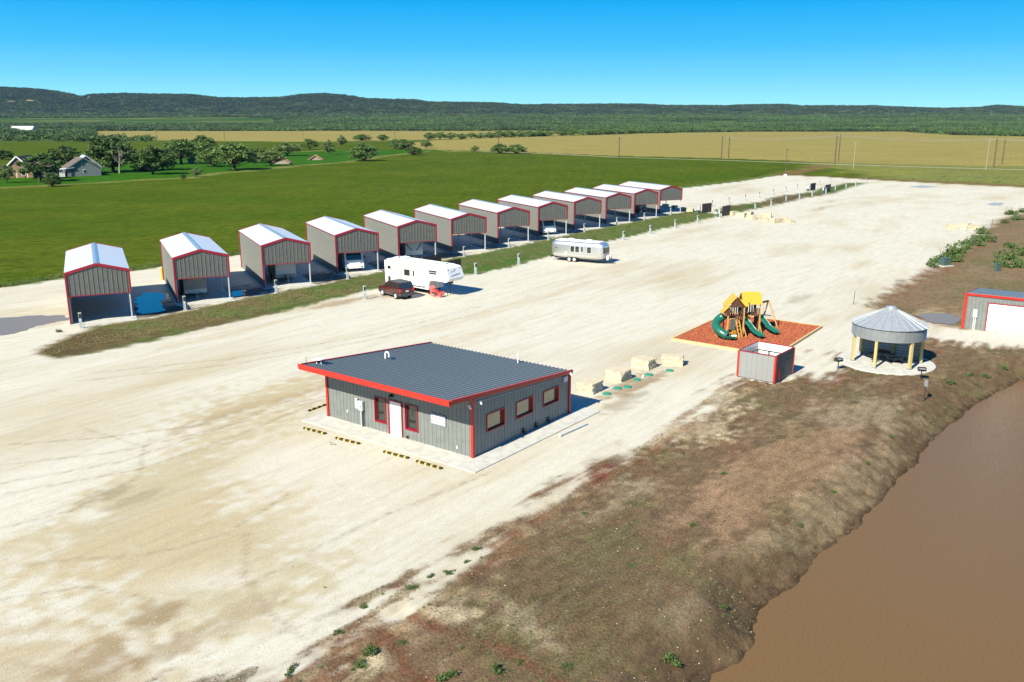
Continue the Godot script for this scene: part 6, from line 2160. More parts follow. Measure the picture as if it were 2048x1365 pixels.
func build_pedestals() -> void:
	var row := [[-38.64, -76.39], [-32.12, -84.10], [-25.53, -93.14], [-19.32, -101.48], [-13.6, -110.6], [-6.57, -119.08], [-0.44, -127.66], [5.69, -136.21], [12.12, -146.69], [18.70, -156.27], [24.81, -164.63], [31.37, -173.81]]
	var lot := [[-15.36, -89.57], [-4.41, -104.73], [0.86, -112.47], [17.41, -136.45], [22.80, -144.34], [28.40, -152.57], [33.77, -159.66]]
	var far := [[39.88, -168.6], [51.88, -187.95], [56.96, -193.76], [63.92, -205.84], [68.93, -211.82], [74.54, -219.48], [80.77, -227.6], [86.96, -238.14], [93.36, -247.64], [97.98, -252.67], [106.17, -266.18], [43.50, -191.79], [48.87, -199.06], [54.60, -207.03], [60.07, -214.79], [65.89, -223.44], [71.84, -232.47], [77.80, -241.71], [88.89, -256.27], [95.86, -267.27]]
	var root: Node3D = null
	for s in [[row, "grey electric hookup post at the front corner of a carport", "hookup posts at the carports", 1.42], [lot, "grey electric hookup post along the grass edge of the open gravel", "hookup posts along the grass edge", 1.28], [far, "pale hookup post along the far grass strip past the carports", "hookup posts along the far strip", 1.25]]:
		for k in s[0].size():
			var p := Vector3(s[0][k][0], 0.0, s[0][k][1])
			if root == null:
				root = thing("hookup_post", s[1], "hookup post", p, CT, s[2])
				box_part(root, "housing", Vector3(0, 0.66, 0), Vector3(0.24, 1.42, 0.18), M.meter_grey)
				box_part(root, "hood", Vector3(0, 1.40, 0.03), Vector3(0.28, 0.06, 0.26), M.meter_grey)
				box_part(root, "outlet_door", Vector3(0, 1.12, 0.10), Vector3(0.18, 0.34, 0.03), M.dark_metal)
				box_part(root, "number_plate", Vector3(0, 0.78, 0.095), Vector3(0.10, 0.12, 0.015), M.white_paint)
				tube_part(root, "water_riser", Vector3(0.26, -0.1, -0.05), Vector3(0.26, 0.5, -0.05), 0.025, M.white_paint)
				box_part(root, "base", Vector3(0, 0.0, 0), Vector3(0.36, 0.10, 0.30), M.concrete)
			else:
				copy_of(root, p, CT, s[1], s[2])
	# sewer pipes lying on the ground at two carports
	var sp := thing("sewer_hose", "white sewer pipe running from the hookup post beside the blue puddle", "pipe", Vector3(-33.4, 0.12, -86.1), -0.9)
	tube_part(sp, "pipe", Vector3(-1.0, 0, 0), Vector3(1.5, -0.05, 0), 0.06, M.white_paint)
	tube_part(sp, "elbow", Vector3(1.5, 0.0, 0), Vector3(1.5, -0.2, 0), 0.07, M.white_paint)


# ---------------------------------------------------------------- poles
func build_far_poles() -> void:
	var spots := [[55.1, -460.4, 10.3], [105.0, -447.8, 11.0], [102.9, -424.6, 10.7], [140.9, -389.3, 12.3], [153.3, -419.2, 12.3], [194.3, -359.4, 11.6], [211.5, -384.8, 11.1], [-365.9, -924.5, 13.0], [-288.0, -899.4, 9.7], [-227.7, -979.0, 9.0], [-103.2, -792.0, 9.4], [-7.9, -526.7, 8.9]]
	var labels := ["lone dark power pole at the near edge of the tan wheat", "dark power pole in the wheat side line, first right of the lone pole", "dark power pole in the track side line, first right of the lone pole", "dark power pole beside the track where the brown path meets it", "dark power pole in the wheat behind the brown path", "dark power pole in the track side line above the seed-head grass", "dark power pole in the wheat side line above the seed-head grass", "small far power pole at the left end of the distant tan strip", "small far power pole behind the big farm trees", "small far power pole above the rusty tin roofs", "small far power pole behind the scattered field trees", "power pole rising out of the wide bush at the wheat edge"]
	for k in spots.size():
		var h: float = spots[k][2]
		var o := thing("power_pole", labels[k], "power pole", Vector3(spots[k][0], 0, spots[k][1]), 0.6, "power poles across the fields")
		var b := MB.new()
		b.tube(Vector3(0, -0.3, 0), Vector3(0, h, 0), 0.24, 0.17, 8)
		part(o, "pole", b, M.pole_wood)
		box_part(o, "cross_arm", Vector3(0, h - 0.7, 0.14), Vector3(2.4, 0.14, 0.11), M.pole_wood)
		for s in [-1.0, 0.0, 1.0]:
			var t := MB.new()
			t.lathe(Vector3(s * 1.05, h - 0.63, 0.14), [Vector2(0.0, 0.22), Vector2(0.06, 0.2), Vector2(0.09, 0.08), Vector2(0.04, 0.0)], 8)
			part(o, "insulator", t, M.pale_grey)
	var thin := [[92.2, -299.9, 8.9, "slender dark lamp pole on a white footing at the far corner of the lot"], [133.0, -347.0, 10.5, "slender pale pole standing in the yellow-flowered weeds"], [181.3, -340.6, 11.6, "slender pale pole standing in the seed-head grass"]]
	for k in 3:
		var o := thing("slender_pole", thin[k][3], "pole", Vector3(thin[k][0], 0, thin[k][1]))
		var b := MB.new()
		b.tube(Vector3(0, -0.2, 0), Vector3(0, thin[k][2], 0), 0.13, 0.09, 8)
		part(o, "pole", b, M.pole_wood if k == 0 else M.pole_pale)
		if k == 0:
			box_part(o, "footing", Vector3(0, 0.35, 0), Vector3(0.8, 0.8, 0.8), M.white_paint)
			box_part(o, "lamp_head", Vector3(0.2, thin[k][2], 0), Vector3(0.6, 0.15, 0.3), M.dark_metal)
		else:
			box_part(o, "cross_arm", Vector3(0, thin[k][2] - 0.5, 0), Vector3(2.0, 0.12, 0.1), M.pole_pale)
	# overhead wires of the two lines on the right
	var lines_ := [[1, 4, 6], [2, 3, 5]]
	for l in 2:
		var o := thing("overhead_wires", ["pale overhead wires strung between the poles in the wheat", "pale overhead wires strung between the poles along the track"][l], "wires")
		var pl := []
		for k in lines_[l]: pl.append(Vector3(spots[k][0], spots[k][2], spots[k][1]))
		var d: Vector3 = pl[2] - pl[1]
		pl.append(pl[2] + d * 1.2)
		for s in [-1.0, 1.0]:
			var b := MB.new()
			for k in pl.size() - 1:
				for i in 10:
					var t0 := i / 10.0
					var t1 := (i + 1) / 10.0
					var side: Vector3 = Vector3(0.5, 0, 0.86) * s
					var p: Vector3 = pl[k].lerp(pl[k + 1], t0) + side + Vector3(0, -0.55 - 4.0 * 1.0 * t0 * (1.0 - t0), 0)
					var q: Vector3 = pl[k].lerp(pl[k + 1], t1) + side + Vector3(0, -0.55 - 4.0 * 1.0 * t1 * (1.0 - t1), 0)
					b.tube(p, q, 0.028, 0.028, 4, false)
			part(o, "wire", b, M.wire)


# ---------------------------------------------------------------- farm
func gable_house(root: Node3D, w: float, d: float, eave: float, ridge: float, wall: Material, roof: Material, trim: Material) -> void:
	# gable ends at z = 0 and z = -d, ridge along z
	var b := MB.new()
	b.prism([Vector2(0, -0.2), Vector2(w, -0.2), Vector2(w, eave), Vector2(w * 0.5, ridge), Vector2(0, eave)], -d, 0.0)
	part(root, "wall", b, wall)
	for s in [0.0, 1.0]:
		var r := MB.new()
		var p := Vector3(w * 0.5, ridge + 0.12, 0)
		var q := Vector3(s * (w + 0.7) - 0.35, eave - 0.25 + 0.12, 0)
		var zf := Vector3(0, 0, 0.4)
		var zb := Vector3(0, 0, -d - 0.4)
		var dn := Vector3(0, -0.15, 0)
		if s > 0.5:
			r.quad(q + zf, q + zb, p + zb, p + zf)
			r.quad(q + zb + dn, q + zf + dn, p + zf + dn, p + zb + dn)
		else:
			r.quad(q + zb, q + zf, p + zf, p + zb)
			r.quad(q + zf + dn, q + zb + dn, p + zb + dn, p + zf + dn)
		r.quad(q + zf + dn, q + zf, p + zf, p + zf + dn)
		r.quad(q + zb + dn, q + zf + dn, q + zf, q + zb)
		part(root, "roof", r, roof)
		var t := MB.new()
		t.bar(q + zf * 1.1 + dn * 0.5, p + zf * 1.1 + dn * 0.5, 0.08, 0.34)
		part(root, "rake_trim", t, trim)


func build_farm() -> void:
	var u := Vector3(8.5, 0, -5.6).normalized()
	var t1 := -atan2(u.z, u.x)
	var r1 := thing("farmhouse", "grey farmhouse gable end with white glazed porch beside big trees", "house", Vector3(-149.2, 0, -298.5), t1)
	gable_house(r1, 10.4, 13.0, 2.7, 6.0, M.house_wall, M.roof_shingle, M.house_wall)
	for k in [[5.1, 3.9, 0.8, 0.9], [5.3, 1.6, 0.8, 1.0]]:
		var f := box_part(r1, "window", Vector3(k[0], k[1], 0.02), Vector3(k[2] + 0.2, k[3] + 0.2, 0.06), M.white_paint)
		box_part(f, "pane", Vector3(k[0], k[1], 0.06), Vector3(k[2], k[3], 0.04), M.glass_dark)
	box_part(r1, "door", Vector3(1.6, 1.05, 0.03), Vector3(0.95, 2.1, 0.06), M.dark_metal)
	var pr := MB.new()
	pr.prism([Vector2(-2.4, 2.25), Vector2(2.2, 2.9), Vector2(2.2, 3.05), Vector2(-2.6, 2.4)], -4.2, 0.5)
	part(r1, "porch_roof", pr, M.pale_grey)
	box_part(r1, "porch_wall", Vector3(-1.6, 0.55, -1.6), Vector3(1.6, 1.3, 3.4), M.white_paint)
	for k in 4:
		box_part(r1, "porch_post", Vector3(-2.3, 1.7, -0.1 - 1.0 * k), Vector3(0.14, 1.3, 0.14), M.white_paint)
		box_part(r1, "porch_post", Vector3(-2.3 + 0.5 * k, 1.7, 0.05), Vector3(0.14, 1.3, 0.14), M.white_paint)
	var r1b := thing("farm_barn", "pale tin roofed barn standing right behind the grey farmhouse", "barn", Vector3(-153.6, 0, -311.0), t1)
	gable_house(r1b, 9.4, 8.0, 2.4, 6.3, M.house_wall, M.galvalume, M.pale_grey)
	var r2 := thing("farmhouse", "brown roofed farmhouse with white gable trim behind the yard tree", "house", Vector3(-166.5, 0, -291.5), t1 - 0.35)
	gable_house(r2, 8.6, 16.0, 2.7, 6.8, M.brick_tan, M.roof_shingle, M.white_paint)
	for k in [2.2, 5.8]:
		var f := box_part(r2, "window", Vector3(k, 1.5, 0.02), Vector3(1.3, 1.5, 0.06), M.white_paint)
		box_part(f, "pane", Vector3(k, 1.5, 0.06), Vector3(1.1, 1.3, 0.04), M.glass_dark)
	for k in 3:
		box_part(r2, "porch_post", Vector3(1.0 + 3.2 * k, 1.25, 1.6), Vector3(0.16, 2.5, 0.16), M.white_paint)
	box_part(r2, "connecting_wing", Vector3(11.5, 1.2, -5.5), Vector3(8.0, 2.6, 7.0), M.house_wall)
	var wr := MB.new()
	wr.prism([Vector2(-9.4, 2.5), Vector2(-1.2, 2.5), Vector2(-5.3, 5.4)], 7.0, 17.0, Basis(Vector3.UP, PI * 0.5))
	part(r2, "wing_roof", wr, M.roof_shingle)
	var r3 := thing("farmhouse", "low brown roofed wing with pale gable left of the brown farmhouse", "house", Vector3(-178.0, 0, -289.5), t1 - 0.35)
	gable_house(r3, 9.0, 12.0, 2.3, 5.0, M.brick_tan, M.roof_shingle, M.white_paint)
	for k in 2:
		var o := thing("rusty_shed", ["low shed with a rusty tin roof under the leaning farm tree", "small low shed with a rusty tin roof half sunk in weeds"][k], "shed", [Vector3(-104.2, -0.3, -387.5), Vector3(-97.5, -0.3, -428.0)][k], 0.15)
		gable_house(o, [7.2, 6.2][k], [9.0, 7.0][k], [0.9, 0.6][k], [3.3, 2.5][k], M.dead_wood, M.rust_tin, M.rust_tin)
		for s in [0, 1]:
			for i in 5:
				var b := MB.new()
				var w: float = [7.2, 6.2][k]
				var z := -0.6 - i * 1.5
				b.bar(Vector3(w * s, [0.9, 0.6][k] + 0.05, z), Vector3(w * 0.5, [3.3, 2.5][k] + 0.16, z), 0.12, 0.07)
				part(o, "tin_rib", b, M.rust_tin)
	var sh := thing("dark_shed", "small dark blue shed under the spreading farm trees", "shed", Vector3(-141.0, 0, -388.0), 0.3)
	gable_house(sh, 3.6, 4.5, 2.0, 2.8, M.cabinet_green, M.dark_metal, M.dark_metal)
	# distant buildings
	var wb := thing("distant_barn", "long white metal barn roof among the distant brush", "barn", Vector3(-948, 0.5, -1780), 0.25)
	gable_house(wb, 16.0, 40.0, 4.5, 8.5, M.white_paint, M.galvalume, M.white_paint)
	wb.rotation.y = PI * 0.5 + 0.15
	var spots := [[-1880, -3560, 26, 9, "white house with pale roof on the lower slope of the left hill"], [1190, -3420, 34, 8, "long pale farm building on the tan clearing under the right hills"], [1330, -3440, 22, 7, "small white farm building at the tan clearing under the right hills"], [330, -3900, 26, 8, "tiny white building high on the middle hillside"], [1620, -3460, 24, 8, "tiny pale building right of the tan hillside clearing"]]
	for k in spots.size():
		var x: float = spots[k][0]
		var z: float = spots[k][1]
		var o := thing("distant_building", spots[k][4], "building", Vector3(x, hill_height(x, z) - 1.0, z), PI * 0.5 + 0.2 * k)
		gable_house(o, 14.0, spots[k][2], spots[k][3] * 0.6, spots[k][3], M.white_paint, M.white_paint, M.white_paint)


# ---------------------------------------------------------------- trees
func leaf_cloud(b: MB, c: Vector3, r: Vector3, n: int, size: float, base: Color, rg: RandomNumberGenerator) -> void:
	b.coloured = true
	for k in n:
		var d := Vector3(rg.randfn(), rg.randfn(), rg.randfn()).normalized()
		var p := c + d * r * pow(rg.randf(), 0.45)
		var q := Basis.from_euler(Vector3(rg.randf() * TAU, rg.randf() * TAU, rg.randf() * TAU))
		var s := size * rg.randf_range(0.6, 1.35)
		var v := rg.randf_range(0.65, 1.35)
		b.tint = Color(base.r * v * rg.randf_range(0.85, 1.2), base.g * v, base.b * v * rg.randf_range(0.7, 1.2), 1.0)
		b.tri(p + q * Vector3(-s, 0, -s * 0.4), p + q * Vector3(s, 0, -s * 0.5), p + q * Vector3(s * 0.15, s * 0.25, s))
		b.tri(p + q * Vector3(-s, 0, -s * 0.4), p + q * Vector3(s * 0.15, s * 0.25, s), p + q * Vector3(-s * 0.8, s * 0.2, s * 0.7))


func tree_meshes(seed_: int, h: float, w: float, trunk_h: float, clumps: int, leaves: int, col: Color, bare := 0.0) -> Array:
	var rg := RandomNumberGenerator.new()
	rg.seed = seed_
	var trunk := MB.new()
	var crown := MB.new()
	crown.coloured = true
	var lean := Vector3(rg.randf_range(-0.12, 0.12), 1, rg.randf_range(-0.12, 0.12))
	var fork := lean * trunk_h
	trunk.tube(Vector3(0, -0.3, 0), fork, 0.045 * w * 0.55 + 0.12, 0.03 * w * 0.55 + 0.08, 8)
	for k in clumps:
		var a := TAU * (k + rg.randf_range(-0.35, 0.35)) / clumps * 2.4
		var ring := sqrt((k + 0.5) / clumps)
		var rad := w * 0.5 * ring * rg.randf_range(0.65, 1.0)
		var top := h * (1.0 - 0.42 * ring * ring) * rg.randf_range(0.86, 1.0)
		var cr := w * rg.randf_range(0.09, 0.165)
		var y := maxf(top - cr * 0.8, trunk_h * 0.8 + cr * 0.4)
		if k % 3 == 2: y = lerpf(trunk_h * 0.9 + cr * 0.3, y, rg.randf_range(0.2, 0.6))
		var c := Vector3(cos(a) * rad, y, sin(a) * rad)
		var mid := fork.lerp(c, 0.5) + Vector3(rg.randf_range(-0.3, 0.3), -0.1 * h * ring, rg.randf_range(-0.3, 0.3))
		trunk.tube(fork * 0.9, mid, 0.018 * w * 0.5 + 0.06, 0.012 * w * 0.5 + 0.04, 5, false)
		trunk.tube(mid, c, 0.012 * w * 0.5 + 0.04, 0.03, 5, false)
		if bare > 0.0:
			for i in 5:
				var e := c + Vector3(rg.randf_range(-1, 1), rg.randf_range(-0.2, 1.2), rg.randf_range(-1, 1)) * cr * 1.4
				trunk.tube(mid.lerp(c, rg.randf()), e, 0.03, 0.012, 4, false)
			continue
		var v := rg.randf_range(0.8, 1.2)
		leaf_cloud(crown, c, Vector3(cr, cr * 0.72, cr), leaves, 0.016 * w * rg.randf_range(0.8, 1.2) + 0.05, Color(col.r * v, col.g * v, col.b * v), rg)
	return [trunk.mesh(), crown.mesh() if bare == 0.0 else null]


func plant_tree(called: String, label: String, group: String, at: Vector3, meshes: Array, s: Vector3, turn: float, cat := "tree", wood: Material = null) -> void:
	var o := thing(called, label, cat, at, turn, group)
	var t := Transform3D(Basis.from_scale(s), Vector3.ZERO)
	put(o, "trunk", meshes[0], wood if wood else M.bark, t)
	if meshes[1]: put(o, "crown", meshes[1], M.leaf, t)


func build_trees() -> void:
	var oak := Color(0.058, 0.110, 0.022)
	var mesq := Color(0.084, 0.152, 0.032)
	var pale := Color(0.105, 0.165, 0.045)
	# prototypes: 10 m high, 10 m wide
	var kinds := [tree_meshes(1, 10, 10, 1.6, 34, 170, oak), tree_meshes(2, 10, 10, 2.4, 30, 160, mesq), tree_meshes(3, 10, 10, 2.0, 26, 130, pale), tree_meshes(4, 10, 10, 0.8, 30, 160, mesq), tree_meshes(5, 10, 10, 2.6, 26, 160, Color(0.045, 0.092, 0.020)), tree_meshes(6, 10, 10, 0.5, 28, 160, oak)]
	var dead := tree_meshes(9, 10, 5, 4.0, 9, 0, oak, 1.0)
	var list := [
		["oak_tree", "largest dark oak beside the bare dead tree at the farmhouse", "farm trees", -146.5, -327.0, 13.6, 19.3, 0], ["oak_tree", "dark oak with low crown right of the bare dead tree", "farm trees", -125.7, -311.4, 10.9, 12.2, 0],
		["mesquite_tree", "broad green mesquite over the small dark blue shed", "farm trees", -143.4, -387.0, 11.5, 17.0, 1], ["mesquite_tree", "tall round mesquite right behind the dark blue shed", "farm trees", -176.0, -510.4, 11.1, 16.0, 3],
		["oak_tree", "dark yard tree in front of the brown roofed farmhouse", "farm trees", -145.7, -273.8, 9.0, 12.4, 4], ["oak_tree", "dark tree crowding behind the grey farmhouse and its barn", "farm trees", -168.0, -336.0, 9.5, 14.0, 4], ["oak_tree", "lower dark tree filling the gap right of the largest oak", "farm trees", -133.5, -340.0, 9.0, 13.0, 0], ["mesquite_tree", "green tree filling the gap between the two broad mesquites", "farm trees", -122.5, -366.0, 8.6, 13.0, 3], ["round_bush", "low green thicket at the foot of the dead tree", "farm bushes", -136.8, -330.0, 3.2, 8.0, 5], ["mesquite_tree", "green tree behind the leaning mesquite", "farm trees", -112.5, -398.0, 7.4, 12.0, 1], ["yard_tree", "small tree in front of the pale gabled wing", "farm trees", -152.3, -267.7, 5.8, 5.2, 2],
		["round_bush", "dark round bush on the yellow grass border below the farmhouse", "farm bushes", -130.8, -252.1, 4.2, 4.9, 5], ["oak_tree", "dark tree behind the pale gabled wing", "farm trees", -245.6, -430.2, 5.4, 9.6, 0],
		["small_shrub", "tiny round shrub on the farm lawn edge", "farm bushes", -105.1, -284.1, 1.9, 1.9, 5], ["small_shrub", "vase-shaped shrub on the farm lawn right of the oaks", "farm bushes", -105.4, -297.1, 3.4, 4.2, 2],
		["mesquite_tree", "spreading mesquite with forked leaning trunk at the lawn end", "farm trees", -106.3, -340.6, 10.8, 17.0, 1], ["mesquite_tree", "leaning mesquite beside the larger rusty tin shed", "farm trees", -101.2, -373.8, 7.0, 11.9, 2],
		["mesquite_tree", "wide pale mesquite behind the larger rusty tin shed", "farm trees", -120.7, -480.6, 7.4, 18.1, 2], ["mesquite_tree", "umbrella-shaped mesquite beyond the rusty sheds", "field trees", -131.7, -582.6, 7.8, 11.0, 1],
		["mesquite_tree", "thin pale mesquite right of the smaller rusty shed", "field trees", -101.6, -495.0, 8.6, 7.6, 2], ["mesquite_tree", "narrow upright mesquite against the tan strip", "field trees", -124.7, -656.7, 8.8, 7.7, 2],
		["mesquite_tree", "dense bushy mesquite at the end of the lawn's yellow border", "field trees", -69.3, -419.2, 8.7, 14.8, 3], ["mesquite_tree", "low wide tree standing in the distant tan strip", "field trees", -145.0, -865.6, 6.4, 18.6, 3],
		["mesquite_tree", "low tree in the distant tan strip right of the wide one", "field trees", -125.0, -868.6, 6.2, 12.4, 3], ["mesquite_tree", "small mesquite beside the far power pole behind field trees", "field trees", -79.3, -607.2, 6.8, 9.3, 1],
		["mesquite_tree", "wide mesquite above the low dark bush in the green field", "field trees", -72.0, -597.4, 7.0, 15.5, 3], ["round_bush", "low dark bush standing in the green field corner", "field bushes", -54.5, -495.0, 4.9, 9.9, 5],
		["mesquite_tree", "slim mesquite at the corner of the wheat", "field trees", -59.0, -615.2, 5.9, 8.0, 1], ["round_bush", "small pale bush on the wheat edge left of the wide bush", "field bushes", -22.6, -547.7, 3.8, 5.8, 2],
		["round_bush", "left half of the wide bush round the power pole at the wheat edge", "field bushes", -7.0, -518.4, 6.0, 11.0, 3], ["round_bush", "right half of the wide bush round the power pole at the wheat edge", "field bushes", 2.3, -514.4, 5.6, 12.1, 3]]
	for k in list.size():
		var a: Array = list[k]
		plant_tree(a[0], a[1], a[2], Vector3(a[3], 0, a[4]), kinds[a[7]], Vector3(a[6] / 9.0, a[5] / 10.0, a[6] / 9.0), k * 1.7, "bush" if a[0].ends_with("bush") or a[0].ends_with("shrub") else "tree")
	plant_tree("dead_tree", "bare pale dead tree between the two dark oaks", "", Vector3(-140.4, 0, -318.0), dead, Vector3(1.2, 1.05, 1.2), 0.5, "tree", M.dead_wood)
	var row := [[-85.4, -924.5, 7.5, 12.0], [-73.1, -911.8, 8.1, 12.9], [-61.9, -911.8, 7.7, 14.0], [-52.1, -924.5, 6.5, 9.8], [-44.4, -979.0, 6.4, 12.7], [-25.3, -1008.7, 7.1, 10.7], [-15.0, -1040.3, 8.4, 14.7], [-3.5, -1056.9, 8.3, 16.2], [9.6, -1074.0, 8.1, 16.4], [21.5, -1090.0, 7.6, 13.9], [34, -1115, 7.4, 16], [48, -1140, 7.8, 17], [64, -1165, 7.2, 17], [80, -1190, 7.6, 17], [97, -1215, 7.9, 18], [116, -1245, 7.4, 18], [136, -1275, 8.0, 19], [156, -1310, 7.8, 20], [176, -1340, 8.0, 20]]
	for k in row.size():
		plant_tree("hedgerow_bush", "green bush in the long row dividing the two tan wheat fields", "hedgerow bushes between the wheat fields", Vector3(row[k][0], 0, row[k][1]), kinds[[3, 1, 2][k % 3]], Vector3(row[k][3] / 8.5, row[k][2] / 10.0, row[k][3] / 8.5), k * 2.1, "bush")


# ---------------------------------------------------------------- scrub and woodland far away
func build_brush() -> void:
	var rg := RandomNumberGenerator.new()
	rg.seed = 77
	var shapes := []
	for k in 3:
		var b := MB.new()
		b.coloured = true
		for i in 7:
			var a := TAU * i / 7.0 + k
			leaf_cloud(b, Vector3(cos(a) * 0.28 * (i % 3), 0.42 + 0.12 * (i % 2), sin(a) * 0.28 * (i % 3)), Vector3(0.26, 0.30, 0.26), 18, 0.085, Color(1, 1, 1), rg)
		shapes.append(b.mesh())
	var xf := [[], [], []]
	var cols := [[], [], []]
	var made := 0
	for tries in 150000:
		var d := 800.0 + 2550.0 * pow(rg.randf(), 0.62)
		var x := rg.randf_range(-0.66, 0.66) * d
		var z := -d
		if d < 960.0 and x > -0.40 * d: continue
		if d < 1000.0 and x > 0.0: continue
		var n1 := nB.get_noise_2d(x * 0.004, z * 0.008)
		var n2 := nB.get_noise_2d(x * 0.02 + 9.0, z * 0.02)
		if x < -0.27 * d + 20.0 and d > 2540.0 and d < 3250.0: continue
		var p := Vector2(x, z)
		if Geometry2D.is_point_in_polygon(p, P_WHEAT) or Geometry2D.is_point_in_polygon(p, P_WHEAT2): continue
		if n1 + n2 * 0.6 < -0.34 or meadow(x, z): continue
		if p.distance_to(Vector2(-945, -1790)) < 42.0 or (absf(x + 945.0 - (z + 1790.0) * 0.5) < 36.0 and z > -1780.0 and z < -1560.0): continue
		var w := rg.randf_range(5.5, 11.0) * (0.8 + d / 5200.0)
		var h := w * rg.randf_range(0.55, 0.85)
		var q := tries % 3
		xf[q].append(Transform3D(Basis(Vector3.UP, rg.randf() * TAU).scaled(Vector3(w, h, w)), Vector3(x, far_height(d) - 0.12 * h, z)))
		var v := rg.randf_range(0.7, 1.3) * (1.0 + 0.7 * nB.get_noise_2d(x * 0.0025 + 5.0, z * 0.006))
		var t := rg.randf()
		cols[q].append(Color(lerpf(0.038, 0.072, t) * v, lerpf(0.082, 0.128, t) * v, lerpf(0.020, 0.030, t) * v))
		made += 1
		if made > 42000: break
	var names := ["scrub_belt", "scrub_thicket", "scrub_mass"]
	for q in 3:
		describe(scatter(names[q], shapes[q], M.leaf, xf[q], cols[q]), ["green scrub filling the flat land beyond the wheat", "paler scrub mixed through the flat land beyond the wheat", "low scrub mixed through the flat land below the hills"][q], "scrub", "", "stuff")
	# woodland on the hills
	xf = [[], [], []]
	cols = [[], [], []]
	for k in 62000:
		var d := 3345.0 + 1420.0 * rg.randf()
		var x := rg.randf_range(-0.68, 0.68) * d
		var z := -d
		var t := (d - 3345.0) / 1255.0
		var n1 := nC.get_noise_2d(x * 0.006, z * 0.006)
		if n1 > 0.36 and t < 0.5: continue
		if in_clearing(x, z): continue
		if absf(x + 1880.0) < 26.0 and absf(d - 3545.0) < 60.0: continue
		var w := rg.randf_range(10.0, 21.0)
		var h := w * rg.randf_range(0.5, 0.75)
		var q := k % 3
		xf[q].append(Transform3D(Basis(Vector3.UP, rg.randf() * TAU).scaled(Vector3(w, h, w)), Vector3(x, hill_height(x, z) - 0.15 * h, z)))
		var v := rg.randf_range(0.55, 1.45)
		cols[q].append((Color(0.066, 0.108, 0.030) if n1 * 1.4 + rg.randf_range(-0.3, 0.3) > t - 0.25 else Color(0.034, 0.058, 0.022)) * v)
	names = ["hill_woodland", "hill_cedars", "hill_thicket"]
	for q in 3:
		describe(scatter(names[q], shapes[q], M.leaf, xf[q], cols[q]), ["dark woodland covering the distant hills", "dark cedars mixed through the hill woodland", "dark thicket mixed through the hill woodland"][q], "woodland", "", "stuff")


# ---------------------------------------------------------------- weeds and litter
func tuft(blades: int, h: float, spread: float, rg: RandomNumberGenerator) -> ArrayMesh:
	var b := MB.new()
	for k in blades:
		var a := rg.randf() * TAU
		var d := Vector3(cos(a), 0, sin(a))
		var s := Vector3(-d.z, 0, d.x) * 0.06 * spread
		var r := d * rg.randf() * spread * 0.35
		var tip := r + d * spread * rg.randf_range(0.3, 0.9) + Vector3(0, h * rg.randf_range(0.5, 1.0), 0)
		b.tri(r - s, r + s, tip)
	return b.mesh()


func broad_weed(n: int, rg: RandomNumberGenerator, lobes := 6) -> MB:
	var b := MB.new()
	for k in lobes:
		var a := rg.randf() * TAU
		var d := rg.randf() * 0.42
		var r := rg.randf_range(0.10, 0.26)
		leaf_cloud(b, Vector3(cos(a) * d, r * 0.7, sin(a) * d), Vector3(r, r * rg.randf_range(0.5, 1.5), r), int(n * r * 3.2 / lobes) + 4, 0.045, Color(1, 1, 1) * rg.randf_range(0.75, 1.25), rg)
		for i in 4:   # upright stalks
			var p := Vector3(cos(a) * d, 0, sin(a) * d) + Vector3(rg.randf_range(-0.15, 0.15), 0, rg.randf_range(-0.15, 0.15))
			b.tint = Color(1.2, 1.1, 0.9)
			b.tri(p - Vector3(0.012, 0, 0), p + Vector3(0.012, 0, 0), p + Vector3(rg.randf_range(-0.2, 0.2), rg.randf_range(0.3, 0.75), rg.randf_range(-0.2, 0.2)))
	return b


